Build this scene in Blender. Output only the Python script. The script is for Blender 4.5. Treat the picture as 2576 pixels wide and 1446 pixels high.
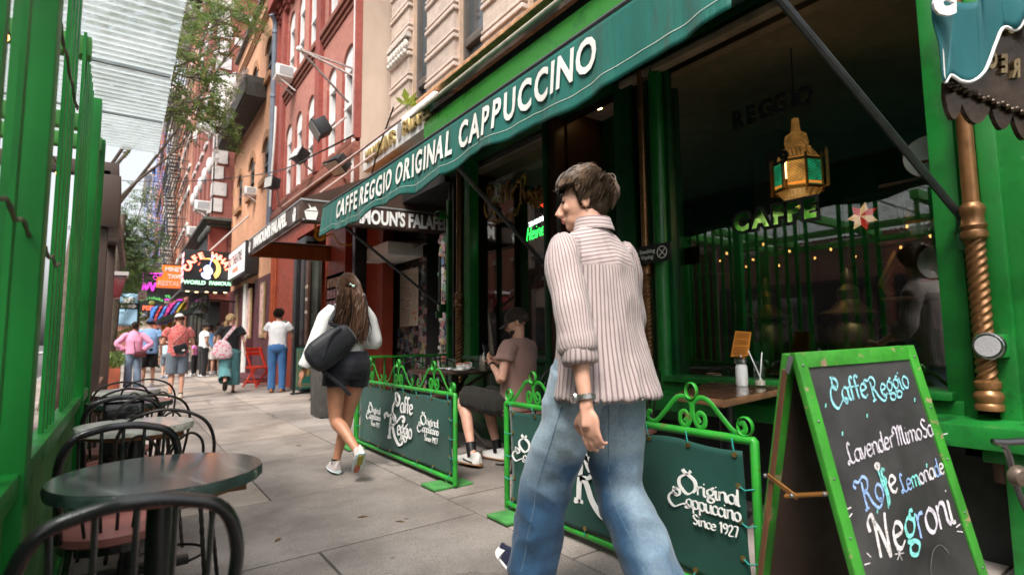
import bpy, bmesh, math, random
from mathutils import Vector as V, Matrix as MX
rd=math.radians; pi=math.pi; sin=math.sin; cos=math.cos
S=bpy.context.scene
for o in list(bpy.data.objects): bpy.data.objects.remove(o)
# ---------------- camera ----------------
CAM=V((0,0,1.07)); PIT,ROL,YAW,FP=rd(5.434),rd(-.522),rd(35.083),1388.0
_f=V((sin(YAW),cos(YAW),0)); _r=V((cos(YAW),-sin(YAW),0)); _u=V((0,0,1))
FW=_f*cos(PIT)+_u*sin(PIT); _u2=_u*cos(PIT)-_f*sin(PIT)
RT=_r*cos(ROL)+_u2*sin(ROL); UP=_u2*cos(ROL)-_r*sin(ROL)
cam=bpy.data.cameras.new('camera'); camo=bpy.data.objects.new('camera',cam); S.collection.objects.link(camo)
camo.matrix_world=MX(((RT.x,UP.x,-FW.x,0),(RT.y,UP.y,-FW.y,0),(RT.z,UP.z,-FW.z,1.07),(0,0,0,1)))
cam.sensor_width=36; cam.lens=FP/2576*36; cam.clip_start=.05; cam.clip_end=1500
cam.dof.use_dof=True; cam.dof.focus_distance=3.2; cam.dof.aperture_fstop=2.4
S.camera=camo
def at(x,y,X=None,Y=None,Z=None,d=None):
    """a point of the place seen in direction (x,y), on a known wall, floor or distance"""
    v=FW*FP+RT*(x-1288)-UP*(y-723)
    if X is not None: t=X/v.x
    elif Y is not None: t=Y/v.y
    elif Z is not None: t=(Z-1.07)/v.z
    else: t=d/FP
    return CAM+v*t
# ---------------- sky and light (bright overcast noon) ----------------
w=bpy.data.worlds.new('World'); S.world=w; w.use_nodes=True; nt=w.node_tree
sky=nt.nodes.new('ShaderNodeTexSky'); sky.sky_type='NISHITA'; sky.sun_disc=False
SUN_EL,SUN_AZ=rd(57),rd(232)
sky.sun_elevation=SUN_EL; sky.sun_rotation=SUN_AZ; sky.dust_density=6; sky.air_density=1.0
hs=nt.nodes.new('ShaderNodeHueSaturation'); hs.inputs['Saturation'].default_value=.22
nt.links.new(sky.outputs[0],hs.inputs['Color']); nt.links.new(hs.outputs[0],nt.nodes['Background'].inputs[0])
nt.nodes['Background'].inputs[1].default_value=.15
sl=bpy.data.lights.new('sun','SUN'); sl.energy=1.5; sl.angle=rd(16); sl.color=(1,.92,.82)
so=bpy.data.objects.new('sun',sl); S.collection.objects.link(so)
sd=V((sin(SUN_AZ)*cos(SUN_EL),cos(SUN_AZ)*cos(SUN_EL),sin(SUN_EL)))
so.rotation_euler=sd.to_track_quat('Z','Y').to_euler()
S.view_settings.view_transform='Standard'; S.view_settings.look='None'; S.view_settings.exposure=1.2; S.view_settings.gamma=1
cy=S.cycles if hasattr(S,'cycles') else None
S.render.engine='CYCLES'
S.cycles.max_bounces=7; S.cycles.transparent_max_bounces=16; S.cycles.glossy_bounces=4; S.cycles.diffuse_bounces=4; S.cycles.use_denoising=True
S.cycles.sample_clamp_indirect=6; S.cycles.caustics_reflective=False; S.cycles.caustics_refractive=False
# ---------------- materials ----------------
MATS={}
def nm(name):
    m=bpy.data.materials.new(name); m.use_nodes=True
    return m,m.node_tree,m.node_tree.nodes['Principled BSDF']
def mth(t,op,a,b=None,c=None):
    n=t.nodes.new('ShaderNodeMath'); n.operation=op
    for i,x in enumerate((a,b,c)):
        if x is None: continue
        if isinstance(x,(int,float)): n.inputs[i].default_value=x
        else: t.links.new(x,n.inputs[i])
    return n.outputs[0]
def mixc(t,f,a,b,mode='MIX'):
    n=t.nodes.new('ShaderNodeMix'); n.data_type='RGBA'; n.blend_type=mode
    for k,x in ((0,f),(6,a),(7,b)):
        if isinstance(x,(int,float)): n.inputs[k].default_value=x
        elif isinstance(x,(tuple,list)): n.inputs[k].default_value=(*x[:3],1)
        else: t.links.new(x,n.inputs[k])
    return n.outputs[2]
def noise(t,sc,det=4,vec=None,rough=.55,out='Fac'):
    n=t.nodes.new('ShaderNodeTexNoise'); n.inputs['Scale'].default_value=sc; n.inputs['Detail'].default_value=det; n.inputs['Roughness'].default_value=rough
    if vec is None:
        tc=t.nodes.new('ShaderNodeTexCoord'); vec=tc.outputs['Object']
    t.links.new(vec,n.inputs['Vector']); return n.outputs[out]
def ramp(t,f,stops):
    n=t.nodes.new('ShaderNodeValToRGB'); e=n.color_ramp.elements
    while len(e)<len(stops): e.new(.5)
    for k,(p,c) in zip(e,stops): k.position=p; k.color=(*c,1) if len(c)==3 else c
    t.links.new(f,n.inputs[0]); return n.outputs[0]
def bump(t,b,h,st=.3,dist=.01):
    n=t.nodes.new('ShaderNodeBump'); n.inputs['Strength'].default_value=st; n.inputs['Distance'].default_value=dist
    t.links.new(h,n.inputs['Height']); t.links.new(n.outputs[0],b.inputs['Normal'])
def wpos(t): return t.nodes.new('ShaderNodeNewGeometry').outputs['Position']
def sep(t,v):
    n=t.nodes.new('ShaderNodeSeparateXYZ'); t.links.new(v,n.inputs[0]); return n.outputs
def comb(t,x,y,z=0.0):
    n=t.nodes.new('ShaderNodeCombineXYZ')
    for i,q in enumerate((x,y,z)):
        if isinstance(q,(int,float)): n.inputs[i].default_value=q
        else: t.links.new(q,n.inputs[i])
    return n.outputs[0]
def attr(t,name):
    n=t.nodes.new('ShaderNodeAttribute'); n.attribute_name=name; return n.outputs
def pm(name,col,rough=.6,var=.18,sc=6,metal=0,bs=0,bsc=60,emit=0,col2=None,wear=None,wsc=14,spec=None,stretch=None,coat=0,sss=0,scuff=None):
    """painted / plain surface with blotchy variation, optional second colour and chipped wear"""
    if name in MATS: return MATS[name]
    m,t,b=nm(name); c=tuple(col)
    vec=None
    if stretch:
        tc=t.nodes.new('ShaderNodeTexCoord'); mp=t.nodes.new('ShaderNodeMapping'); mp.inputs['Scale'].default_value=stretch
        t.links.new(tc.outputs['Object'],mp.inputs[0]); vec=mp.outputs[0]
    n=noise(t,sc,5,vec)
    lo=tuple(x*(1-var) for x in c); hi=tuple(min(1,x*(1+var)) for x in (col2 or c))
    out=ramp(t,n,((.3,lo),(.7,hi)))
    if wear:
        wn=noise(t,wsc,8,vec,.65)
        out=mixc(t,ramp(t,wn,((.60,(0,0,0)),(.66,(1,1,1)))),out,wear)
    if scuff:
        s1=ramp(t,noise(t,38,6,vec,.7),((.66,(0,)*3),(.70,(1,)*3))); s2=ramp(t,noise(t,1.3,3,vec),((.45,(0,)*3),(.62,(1,)*3))); out=mixc(t,mth(t,'MULTIPLY',s1,s2),out,scuff)
        out=mixc(t,1.0,out,ramp(t,noise(t,2.6,7,vec,.68),((.34,(.55,.58,.52)),(.52,(1,)*3))),'MULTIPLY')
    t.links.new(out,b.inputs['Base Color'])
    rn=ramp(t,noise(t,sc*2.3,3),((.3,(max(0,rough-.1),)*3),(.7,(min(1,rough+.1),)*3))); t.links.new(rn,b.inputs['Roughness'])
    b.inputs['Metallic'].default_value=metal
    if spec is not None: b.inputs['Specular IOR Level'].default_value=spec
    if coat: b.inputs['Coat Weight'].default_value=coat; b.inputs['Coat Roughness'].default_value=.15
    if sss: b.inputs['Subsurface Weight'].default_value=sss; b.inputs['Subsurface Radius'].default_value=(.02,.008,.004)
    if emit: b.inputs['Emission Color'].default_value=(*c,1); b.inputs['Emission Strength'].default_value=emit
    if bs: bump(t,b,noise(t,bsc,4,vec),bs,.004)
    MATS[name]=m; return m
def brick(name,c1,c2,mort,bw=.21,bh=.07,ax='Y',off=.5,bs=.35,sootc=None):
    if name in MATS: return MATS[name]
    m,t,b=nm(name); p=sep(t,wpos(t))
    u=mth(t,'ADD',p[0],p[1])
    vec=comb(t,u,p[2])
    k=t.nodes.new('ShaderNodeTexBrick'); k.inputs['Scale'].default_value=1; k.inputs['Brick Width'].default_value=bw; k.inputs['Row Height'].default_value=bh
    k.inputs['Mortar Size'].default_value=.007; k.offset=off
    k.inputs['Color1'].default_value=(*c1,1); k.inputs['Color2'].default_value=(*c2,1); k.inputs['Mortar'].default_value=(*mort,1)
    t.links.new(vec,k.inputs['Vector'])
    n=noise(t,.7,6,wpos(t)); g=ramp(t,n,((.25,(.72,.70,.68)),(.7,(1.1,1.08,1.05))))
    out=mixc(t,1.0,k.outputs['Color'],g,'MULTIPLY')
    n2=noise(t,9,4,wpos(t)); out=mixc(t,1.0,out,ramp(t,n2,((.3,(.85,)*3),(.7,(1.12,)*3))),'MULTIPLY')
    t.links.new(out,b.inputs['Base Color']); b.inputs['Roughness'].default_value=.88
    bump(t,b,mth(t,'SUBTRACT',n2,k.outputs['Fac']),bs,.006)
    MATS[name]=m; return m
def glassm(name,tint=(.9,.95,.93),refl=None,rough=.01):
    if name in MATS: return MATS[name]
    m,t,b=nm(name); t.nodes.remove(b); o=t.nodes['Material Output']
    g=t.nodes.new('ShaderNodeBsdfGlossy'); g.inputs['Roughness'].default_value=rough
    tr=t.nodes.new('ShaderNodeBsdfTransparent'); tr.inputs[0].default_value=(*tint,1)
    mx=t.nodes.new('ShaderNodeMixShader'); ge=t.nodes.new('ShaderNodeNewGeometry'); dp=t.nodes.new('ShaderNodeVectorMath'); dp.operation='DOT_PRODUCT'
    t.links.new(ge.outputs['Normal'],dp.inputs[0]); t.links.new(ge.outputs['Incoming'],dp.inputs[1]); f0=refl or .04
    sc5=mth(t,'POWER',mth(t,'SUBTRACT',1.0,mth(t,'ABSOLUTE',dp.outputs['Value'])),5.0); fr=mth(t,'ADD',mth(t,'MULTIPLY',sc5,1-f0),f0)
    t.links.new(fr,mx.inputs[0]); t.links.new(tr.outputs[0],mx.inputs[1]); t.links.new(g.outputs[0],mx.inputs[2]); t.links.new(mx.outputs[0],o.inputs[0])
    MATS[name]=m; return m
def emitm(name,col,s=3):
    if name in MATS: return MATS[name]
    m,t,b=nm(name); b.inputs['Base Color'].default_value=(*col,1); b.inputs['Emission Color'].default_value=(*col,1); b.inputs['Emission Strength'].default_value=s
    MATS[name]=m; return m
# ---------------- mesh building ----------------
ROOT={}
EACH={'post','pilaster','shopfront_post','shop_pane','roof_beam','picture','ledge','arm_bracket','gear_rod','screw','straw','stretcher','downpipe','arch_trim','music_note','downlight','eyelet','lace','room_woodwork','stall_riser','foot_plate','roof_clip','bulb','support_arm','stone_quoin','carved_capital','gold_text','sign_board','conduit','sock','cornice_tiles','reveal','window_reveal','ring','belt_course','cuff','front_bar','stone_trim','cornice'}
def islands(me):
    n=len(me.vertices); par=list(range(n))
    def fd(a):
        while par[a]!=a: par[a]=par[par[a]]; a=par[a]
        return a
    for p in me.polygons:
        v=p.vertices
        for k in range(1,len(v)): par[fd(v[k])]=fd(v[0])
    gp={}
    for p in me.polygons: gp.setdefault(fd(p.vertices[0]),[]).append(list(p.vertices))
    out=[]
    for fs in gp.values():
        ids=sorted({i for f in fs for i in f}); mp={a:k for k,a in enumerate(ids)}; q=MB(); q.add([me.vertices[i].co for i in ids],[[mp[i] for i in f] for f in fs]); out.append(q)
    return out
class MB:
    def __init__(s): s.v=[]; s.f=[]; s.st={}
    def add(s,vs,fs,st=None):
        k=len(s.v); s.v+= [V(q) for q in vs]; s.f+=[[i+k for i in f] for f in fs]
        if st:
            for i,q in enumerate(st): s.st[k+i]=q
        return s
    def box(s,c,d,R=None):
        c=V(c); vs=[]
        for i in range(8):
            q=V(((i&1)-.5,((i>>1)&1)-.5,((i>>2)&1)-.5)); q=V((q.x*d[0],q.y*d[1],q.z*d[2]))
            vs.append(c+(R@q if R else q))
        return s.add(vs,[(0,2,3,1),(4,5,7,6),(0,1,5,4),(2,6,7,3),(0,4,6,2),(1,3,7,5)])
    def bx(s,a,b):
        a=V(a); b=V(b); return s.box((a+b)/2,(abs(b.x-a.x),abs(b.y-a.y),abs(b.z-a.z)))
    def bar(s,p,q,w,h,up=(0,0,1)):
        p=V(p); q=V(q); d=(q-p); L=d.length; d.normalize(); u=V(up)
        if abs(d.dot(u))>.98: u=V((1,0,0))
        x=d.cross(u).normalized(); z=x.cross(d)
        return s.box((p+q)/2,(w,L,h),MX((x,d,z)).transposed())
    def loft(s,rings,cap=True,closed=False,st=None):
        n=len(rings[0]); vs=[p for r in rings for p in r]; fs=[]
        m=len(rings)
        for i in range(m if closed else m-1):
            a=i*n; b=((i+1)%m)*n
            for j in range(n): fs.append((a+j,a+(j+1)%n,b+(j+1)%n,b+j))
        if cap and not closed: fs.append(list(range(n))[::-1]); fs.append([(m-1)*n+j for j in range(n)])
        return s.add(vs,fs,st)
    def tube(s,pts,r,n=8,cap=True,closed=False,twist=0):
        pts=[V(p) for p in pts]; m=len(pts); rings=[]; pu=None
        for i,p in enumerate(pts):
            a=pts[(i-1)%m] if (i>0 or closed) else p; b=pts[(i+1)%m] if (i<m-1 or closed) else p
            d=(b-a); 
            if d.length<1e-9: d=V((0,0,1))
            d.normalize()
            if pu is None: pu=V((0,0,1)) if abs(d.z)<.9 else V((1,0,0))
            x=pu-d*pu.dot(d); x.normalize(); pu=x; y=d.cross(x)
            rr=r[i] if isinstance(r,(list,tuple)) else r
            ra,rb=rr if isinstance(rr,(list,tuple)) else (rr,rr)
            rings.append([p+x*cos(2*pi*j/n+twist*i)*ra+y*sin(2*pi*j/n+twist*i)*rb for j in range(n)])
        return s.loft(rings,cap,closed)
    def lathe(s,prof,c=(0,0,0),n=20,ax=None,cap=True):
        c=V(c); R=V(ax).to_track_quat('Z','Y').to_matrix() if ax else None; rings=[]
        for r,z in prof:
            ring=[V((r*cos(2*pi*j/n),r*sin(2*pi*j/n),z)) for j in range(n)]
            rings.append([c+(R@q if R else q) for q in ring])
        return s.loft(rings,cap)
    def ell(s,c,r,n=14,m=9,R=None):
        c=V(c); rings=[]
        for i in range(m+1):
            t=pi*i/m; t=min(max(t,.04),pi-.04)
            ring=[V((r[0]*sin(t)*cos(2*pi*j/n),r[1]*sin(t)*sin(2*pi*j/n),-r[2]*cos(t))) for j in range(n)]
            rings.append([c+(R@q if R else q) for q in ring])
        return s.loft(rings)
    def prism(s,poly,o,ux,uy,th):
        """extrude a 2d outline: o + x*ux + y*uy, thickness th along ux x uy"""
        o=V(o); ux=V(ux); uy=V(uy); nn=ux.cross(uy).normalized()*th; n=len(poly)
        a=[o+ux*x+uy*y for x,y in poly]; b=[q+nn for q in a]
        return s.add(a+b,[list(range(n))[::-1],[n+i for i in range(n)]]+[(i,(i+1)%n,n+(i+1)%n,n+i) for i in range(n)])
    def quad(s,*p): return s.add(p,[(0,1,2,3)])
    def grid(s,fn,nu,nv,st=None):
        vs=[fn(i/nu,j/nv) for j in range(nv+1) for i in range(nu+1)]
        return s.add(vs,[(j*(nu+1)+i,j*(nu+1)+i+1,(j+1)*(nu+1)+i+1,(j+1)*(nu+1)+i) for j in range(nv) for i in range(nu)],[st(i/nu,j/nv) for j in range(nv+1) for i in range(nu+1)] if st else None)
    def build(s,name,m,parent=None,smooth=True,bevel=0,ang=40,sub=0,solid=0):
        M=ROOT.get(parent.name) if parent else None
        vs=[M@q for q in s.v] if M else s.v
        me=bpy.data.meshes.new(name); me.from_pydata([tuple(q) for q in vs],[],s.f)
        if s.st:
            a=me.attributes.new('st','FLOAT2','POINT'); buf=[0.0]*(2*len(vs))
            for i,q in s.st.items(): buf[2*i]=q[0]; buf[2*i+1]=q[1]
            a.data.foreach_set('vector',buf)
        me.validate(); 
        bm=bmesh.new(); bm.from_mesh(me); bmesh.ops.recalc_face_normals(bm,faces=bm.faces)
        if bevel: bmesh.ops.bevel(bm,geom=[e for e in bm.edges if len(e.link_faces)==2 and e.calc_face_angle(0)>rd(50)],offset=bevel,segments=2,profile=.6,affect='EDGES')
        bm.to_mesh(me); bm.free()
        if smooth:
            me.shade_smooth()
            try: me.set_sharp_from_angle(angle=rd(ang))
            except Exception: pass
        me.materials.append(m)
        if name in EACH and not s.st:
            ps=islands(me)
            if 1<len(ps)<=100:
                for p_ in ps: p_.build(name,m,None,smooth,0,ang,sub,solid); q_=S.collection.objects[-1]; q_.parent=parent; ROOT[q_.name]=ROOT[parent.name] if parent else MX.Identity(4)
                bpy.data.meshes.remove(me); return q_
        o=bpy.data.objects.new(name,me); S.collection.objects.link(o)
        if sub: md=o.modifiers.new('s','SUBSURF'); md.levels=sub; md.render_levels=sub
        if solid: md=o.modifiers.new('t','SOLIDIFY'); md.thickness=solid; md.offset=0
        if parent: o.parent=parent; ROOT[o.name]=ROOT[parent.name]
        else: ROOT[o.name]=MX.Identity(4)
        return o
def tag(o,label=None,cat=None,group=None,kind=None):
    if label: o['label']=label
    if cat: o['category']=cat
    if group: o['group']=group
    if kind: o['kind']=kind
    return o
def thing(name,label,cat,loc=(0,0,0),rz=0,group=None):
    o=bpy.data.objects.new(name,None); S.collection.objects.link(o); o.location=loc; o.rotation_euler=(0,0,rz); o.empty_display_size=.1
    ROOT[o.name]=(MX.Translation(V(loc))@MX.Rotation(rz,4,'Z')).inverted()
    return tag(o,label,cat,group)
def loc_thing(name,label,cat,group=None):
    """a thing built at the origin in its own coordinates, to be copied and placed"""
    o=bpy.data.objects.new(name,None); S.collection.objects.link(o); ROOT[o.name]=MX.Identity(4); return tag(o,label,cat,group)
def dup(root,loc,rz,label=None,sc=None,cat=None):
    def cp(o,par):
        c=o.copy(); S.collection.objects.link(c); c.parent=par
        for ch in [q for q in o.children]: cp(ch,c)
        return c
    r=cp(root,None); place(r,loc,rz,label,sc); return r
def place(r,loc,rz,label=None,sc=None):
    r.location=loc; r.rotation_euler=(0,0,rz)
    if sc: r.scale=(sc,)*3
    if label: r['label']=label
# ---------------- lettering ----------------
def text(name,s,m,parent,o,ux,uy,size,ext=.004,bold=0,sx=1,shear=0,align='CENTER',spacing=1.0,fn=None,sub=0,fit=None):
    """letters as real thin solids on the plane o + x*ux + y*uy"""
    cu=bpy.data.curves.new('t','FONT'); cu.body=s; cu.size=size; cu.extrude=ext/2; cu.offset=bold; cu.shear=shear; cu.align_x=align; cu.align_y='CENTER'; cu.space_character=spacing; cu.resolution_u=3
    ob=bpy.data.objects.new('t',cu); S.collection.objects.link(ob); dg=bpy.context.evaluated_depsgraph_get()
    me=bpy.data.meshes.new_from_object(ob.evaluated_get(dg)); bpy.data.objects.remove(ob); bpy.data.curves.remove(cu)
    if sub:
        bm=bmesh.new(); bm.from_mesh(me); bmesh.ops.triangulate(bm,faces=bm.faces)
        for _ in range(3): bmesh.ops.subdivide_edges(bm,edges=[e for e in bm.edges if e.calc_length()>sub],cuts=1,use_grid_fill=False); bmesh.ops.triangulate(bm,faces=bm.faces)
        bm.to_mesh(me); bm.free()
    if fit: xs=[q.co.x for q in me.vertices]; sx=fit/(max(xs)-min(xs))
    o=V(o); ux=V(ux).normalized(); uy=V(uy).normalized(); nn=ux.cross(uy).normalized()
    b=MB(); vs=[]
    for q in me.vertices:
        x,y,z=q.co.x*sx,q.co.y,q.co.z
        if fn: x,y,z=fn(x,y,z)
        vs.append(o+ux*x+uy*y+nn*(z+ext/2))
    b.add(vs,[list(p.vertices) for p in me.polygons]); bpy.data.meshes.remove(me)
    return b.build(name,m,parent,smooth=False)
def smooth(pts,k=5,closed=False):
    """Catmull-Rom through points"""
    pts=[V(p) if len(p)==3 else V((p[0],p[1],0)) for p in pts]; n=len(pts); out=[]
    for i in range(n if closed else n-1):
        g=lambda j: pts[j%n] if closed else pts[min(max(j,0),n-1)]
        a,b,c,d=g(i-1),g(i),g(i+1),g(i+2)
        for j in range(k):
            t=j/k; out.append(.5*((2*b)+(c-a)*t+(2*a-5*b+4*c-d)*t*t+(3*b-a-3*c+d)*t**3))
    if not closed: out.append(pts[-1])
    return out
# one-stroke hand lettering, glyphs on a unit x-height grid (baseline 0, x-height 1, cap 1.7)
GL={'a':(.9,[[(.75,.85),(.45,1),(.12,.7),(.15,.2),(.45,0),(.75,.3)],[(.78,1),(.75,.3),(.9,.02)]]),'f':(.6,[[(.62,1.55),(.42,1.7),(.25,1.4),(.25,.0)],[(.02,.95),(.55,.95)]]),
'e':(.8,[[(.1,.5),(.65,.62),(.6,.92),(.35,1),(.1,.7),(.12,.2),(.4,0),(.7,.22)]]),'g':(.85,[[(.7,.85),(.4,1),(.12,.7),(.2,.32),(.5,.3),(.7,.6),(.72,.95)],[(.3,.3),(.15,.08),(.55,.02),(.75,-.2),(.5,-.5),(.15,-.4),(.2,-.1),(.5,.0)],[(.55,1.0),(.62,1.2),(.8,1.2)]]),
'i':(.38,[[(.15,1),(.15,.15),(.35,0)],[(.15,1.35),(.2,1.42)]]),'o':(.85,[[(.4,1),(.1,.7),(.12,.25),(.4,0),(.7,.25),(.7,.75),(.4,1)]]),'r':(.65,[[(.15,1),(.15,0)],[(.15,.65),(.35,.95),(.6,.95)]]),
'n':(.85,[[(.12,1),(.12,0)],[(.12,.65),(.35,1),(.65,.9),(.68,.2),(.85,0)]]),'l':(.38,[[(.15,1.7),(.15,.15),(.35,0)]]),'p':(.85,[[(.12,1),(.12,-.6)],[(.12,.75),(.4,1),(.72,.75),(.7,.2),(.4,0),(.12,.2)]]),
'u':(.88,[[(.12,1),(.12,.25),(.4,0),(.7,.3)],[(.7,1),(.7,.2),(.88,0)]]),'c':(.72,[[(.65,.82),(.4,1),(.1,.7),(.12,.22),(.4,0),(.68,.2)]]),'d':(.88,[[(.7,.8),(.4,1),(.1,.7),(.14,.2),(.42,0),(.7,.3)],[(.72,1.7),(.7,.3),(.86,.02)]]),
'v':(.8,[[(.05,1),(.35,0),(.7,1)]]),'m':(1.25,[[(.1,1),(.1,0)],[(.1,.65),(.32,1),(.55,.85),(.55,0)],[(.55,.65),(.78,1),(1.02,.85),(1.02,.2),(1.18,0)]]),'s':(.6,[[(.55,1.5),(.35,1.65),(.25,1.3),(.3,.2),(.2,-.4),(.05,-.3)]]),
'C':(1.2,[[(.75,1.15),(.5,1.3),(.55,1.7),(.9,1.75),(1.0,1.35),(.75,1.0),(.4,1.25),(.1,.7),(.15,.1),(.5,-.35),(.85,-.1),(1.25,.25),(1.6,.2),(1.6,-.1),(1.35,-.05)],[(.45,1.95),(.6,1.75),(.8,1.95)]]),
'R':(1.25,[[(-.25,1.35),(-.35,1.6),(-.15,1.75),(.1,1.6),(.55,1.8),(.85,1.5),(.7,1.05),(.3,.95),(.55,.8),(.8,.15),(1.2,-.3),(1.55,-.15),(1.5,.15),(1.3,.05)],[(.35,1.55),(.25,.6),(.2,0),(.02,0)],[(.2,0),(.4,0)]]),
'O':(1.15,[[(.5,1.8),(.1,1.3),(.08,.6),(.5,0),(.92,.5),(.92,1.3),(.5,1.8)],[(.28,2.15),(.35,1.95),(.5,1.85),(.65,1.95),(.72,2.15)]]),'S':(.85,[[(.75,1.45),(.45,1.7),(.15,1.4),(.35,.95),(.7,.6),(.5,.05),(.1,.2)]]),
'L':(.95,[[(.6,1.5),(.4,1.75),(.25,1.3),(.3,.3),(.1,.0),(.0,.2),(.3,.25),(.6,0),(.95,.15)]]),'M':(1.35,[[(-.2,1.1),(-.3,1.5),(0,1.75),(.2,1.3),(.2,0)],[(.2,1.3),(.55,1.75),(.6,0)],[(.6,1.2),(.9,1.7),(1.0,.3),(1.2,0)]]),
'N':(1.2,[[(-.1,1.1),(-.15,1.5),(.15,1.7),(.25,1.2),(.22,0)],[(.2,1.5),(.5,.9),(.8,-.15)],[(.8,-.15),(.85,1.0),(.95,1.6)]]),'1':(.5,[[(.1,1.35),(.28,1.7),(.28,0)]]),'9':(.75,[[(.62,1.2),(.35,.85),(.1,1.2),(.3,1.65),(.6,1.4),(.6,.6),(.3,0)]]),
'2':(.75,[[(.1,1.3),(.35,1.7),(.62,1.3),(.1,0),(.68,.0)]]),'7':(.7,[[(.05,1.65),(.62,1.65),(.3,0)]]),'H':(1.0,[[(.15,1.7),(.1,0)],[(.8,1.7),(.75,0)],[(.1,.85),(.8,.9)]]),'k':(.8,[[(.12,1.7),(.12,0)],[(.65,1.0),(.12,.5),(.7,0)]]),'t':(.5,[[(.2,1.5),(.2,.1),(.4,0)],[(.0,1),(.42,1)]]),
'E':(.8,[[(.65,1.7),(.1,1.7),(.1,0),(.7,0)],[(.1,.9),(.55,.9)]]),'T':(.85,[[(0,1.7),(.8,1.7)],[(.4,1.7),(.4,0)]]),'A':(.95,[[(.0,0),(.42,1.7),(.85,0)],[(.15,.6),(.7,.6)]]),'P':(.8,[[(.1,0),(.1,1.7),(.6,1.6),(.6,.95),(.1,.85)]]),' ':(.5,[]),'D':(.9,[[(.1,0),(.1,1.7),(.6,1.5),(.7,.8),(.5,.1),(.1,0)]]),"é":(.8,[[(.1,.5),(.65,.62),(.6,.92),(.35,1),(.1,.7),(.12,.2),(.4,0),(.7,.22)],[(.3,1.3),(.55,1.6)]])}
def strokes(s,h,slant=0,jit=0,rnd=None,sp=1.0):
    out=[]; x=0
    for ch in s:
        wd,st=GL.get(ch,GL[' '])
        for p in st:
            q=[(x+a+slant*b+(rnd.uniform(-jit,jit) if rnd else 0),b+(rnd.uniform(-jit,jit) if rnd else 0)) for a,b in p]
            out.append([(a*h,b*h) for a,b in q])
        x+=wd*sp
    return out,x*h
def pen(b,strk,o,ux,uy,wmin,wmax,nib=.7,lift=.0015,k=5):
    """broad-nib pen strokes as thin raised ribbons"""
    o=V(o); ux=V(ux).normalized(); uy=V(uy).normalized(); nn=ux.cross(uy).normalized()
    for st in strk:
        p=smooth(st,k) if len(st)>2 else [V((*st[0],0)),V((*st[-1],0))]
        L=[];R_=[]
        for i,q in enumerate(p):
            d=(p[min(i+1,len(p)-1)]-p[max(i-1,0)])
            if d.length<1e-9: d=V((1,0,0))
            d.normalize(); a=math.atan2(d.y,d.x); wd=wmin+(wmax-wmin)*abs(sin(a-nib)); e=min(1,(i+1)/2,(len(p)-i)/2)
            n2=V((-d.y,d.x,0))*wd/2*(.5+.5*e)
            for lst,s_ in ((L,1),(R_,-1)): 
                z=q+n2*s_; lst.append(o+ux*z.x+uy*z.y+nn*lift)
        n=len(p); b.add(L+R_,[(i,i+1,n+i+1,n+i) for i in range(n-1)])
    return b
rng=random.Random(7)
def gnd(X): return .025*(X-1.5) if X<3.3 else .045
# ---------------- ground ----------------
def concrete(name,base,spk=1.0):
    m,t,b=nm(name); p=wpos(t)
    tint=attr(t,'st')[1]; tx=sep(t,tint)[0]
    col=mixc(t,1.0,base,ramp(t,tx,((0,(.80,.80,.82)),(1,(1.16,1.12,1.08)))),'MULTIPLY')
    col=mixc(t,1.0,col,ramp(t,noise(t,1.7,7,p,.62),((.30,(.58,.56,.54)),(.60,(1.10,1.08,1.06)))),'MULTIPLY')
    col=mixc(t,1.0,col,ramp(t,noise(t,160,2,p),((.30,(.45,.43,.42)),(.44,(1,1,1)),(.62,(1,1,1)),(.70,(1.7,1.65,1.6)))),'MULTIPLY')
    v=t.nodes.new('ShaderNodeTexVoronoi'); v.inputs['Scale'].default_value=2.3; t.links.new(p,v.inputs['Vector'])
    col=mixc(t,1.0,col,ramp(t,v.outputs['Distance'],((.035,(.55,.53,.52)),(.055,(1,1,1)))),'MULTIPLY')
    v2=t.nodes.new('ShaderNodeTexVoronoi'); v2.feature='DISTANCE_TO_EDGE'; v2.inputs['Scale'].default_value=.62; pj=t.nodes.new('ShaderNodeVectorMath'); pj.operation='MULTIPLY_ADD'; nn_=noise(t,3,5,p,.7,'Color'); t.links.new(nn_,pj.inputs[0]); pj.inputs[1].default_value=(.35,.35,0); t.links.new(p,pj.inputs[2]); t.links.new(pj.outputs[0],v2.inputs['Vector'])
    crk=mth(t,'MULTIPLY',ramp(t,v2.outputs['Distance'],((.0,(1,)*3),(.010,(0,)*3))),ramp(t,noise(t,.5,2,p),((.50,(0,)*3),(.58,(1,)*3))))
    col=mixc(t,mth(t,'MULTIPLY',crk,.75),col,(.05,.045,.04))
    col=mixc(t,1.0,col,ramp(t,noise(t,.45,4,p,.5),((.35,(.74,.72,.70)),(.62,(1.08,)*3))),'MULTIPLY')
    v3=t.nodes.new('ShaderNodeTexVoronoi'); v3.inputs['Scale'].default_value=5.5; v3.inputs['Randomness'].default_value=1; t.links.new(p,v3.inputs['Vector'])
    col=mixc(t,mth(t,'MULTIPLY',ramp(t,v3.outputs['Distance'],((.085,(1,)*3),(.11,(0,)*3))),ramp(t,sep(t,v3.outputs['Color'])[0],((.80,(0,)*3),(.82,(.7,)*3)))),col,(.06,.055,.05))
    t.links.new(col,b.inputs['Base Color']); b.inputs['Roughness'].default_value=.78; b.inputs['Specular IOR Level'].default_value=.35
    bump(t,b,noise(t,120,5,p),.35,.004); return m
conc=concrete('concrete',(.325,.295,.27))
dirt=pm('joint dirt',(.07,.06,.05),.95,.4,30)
b=MB(); lanes=[-2.2,-1.2,-.32,.885,1.84,3.3]
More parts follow.
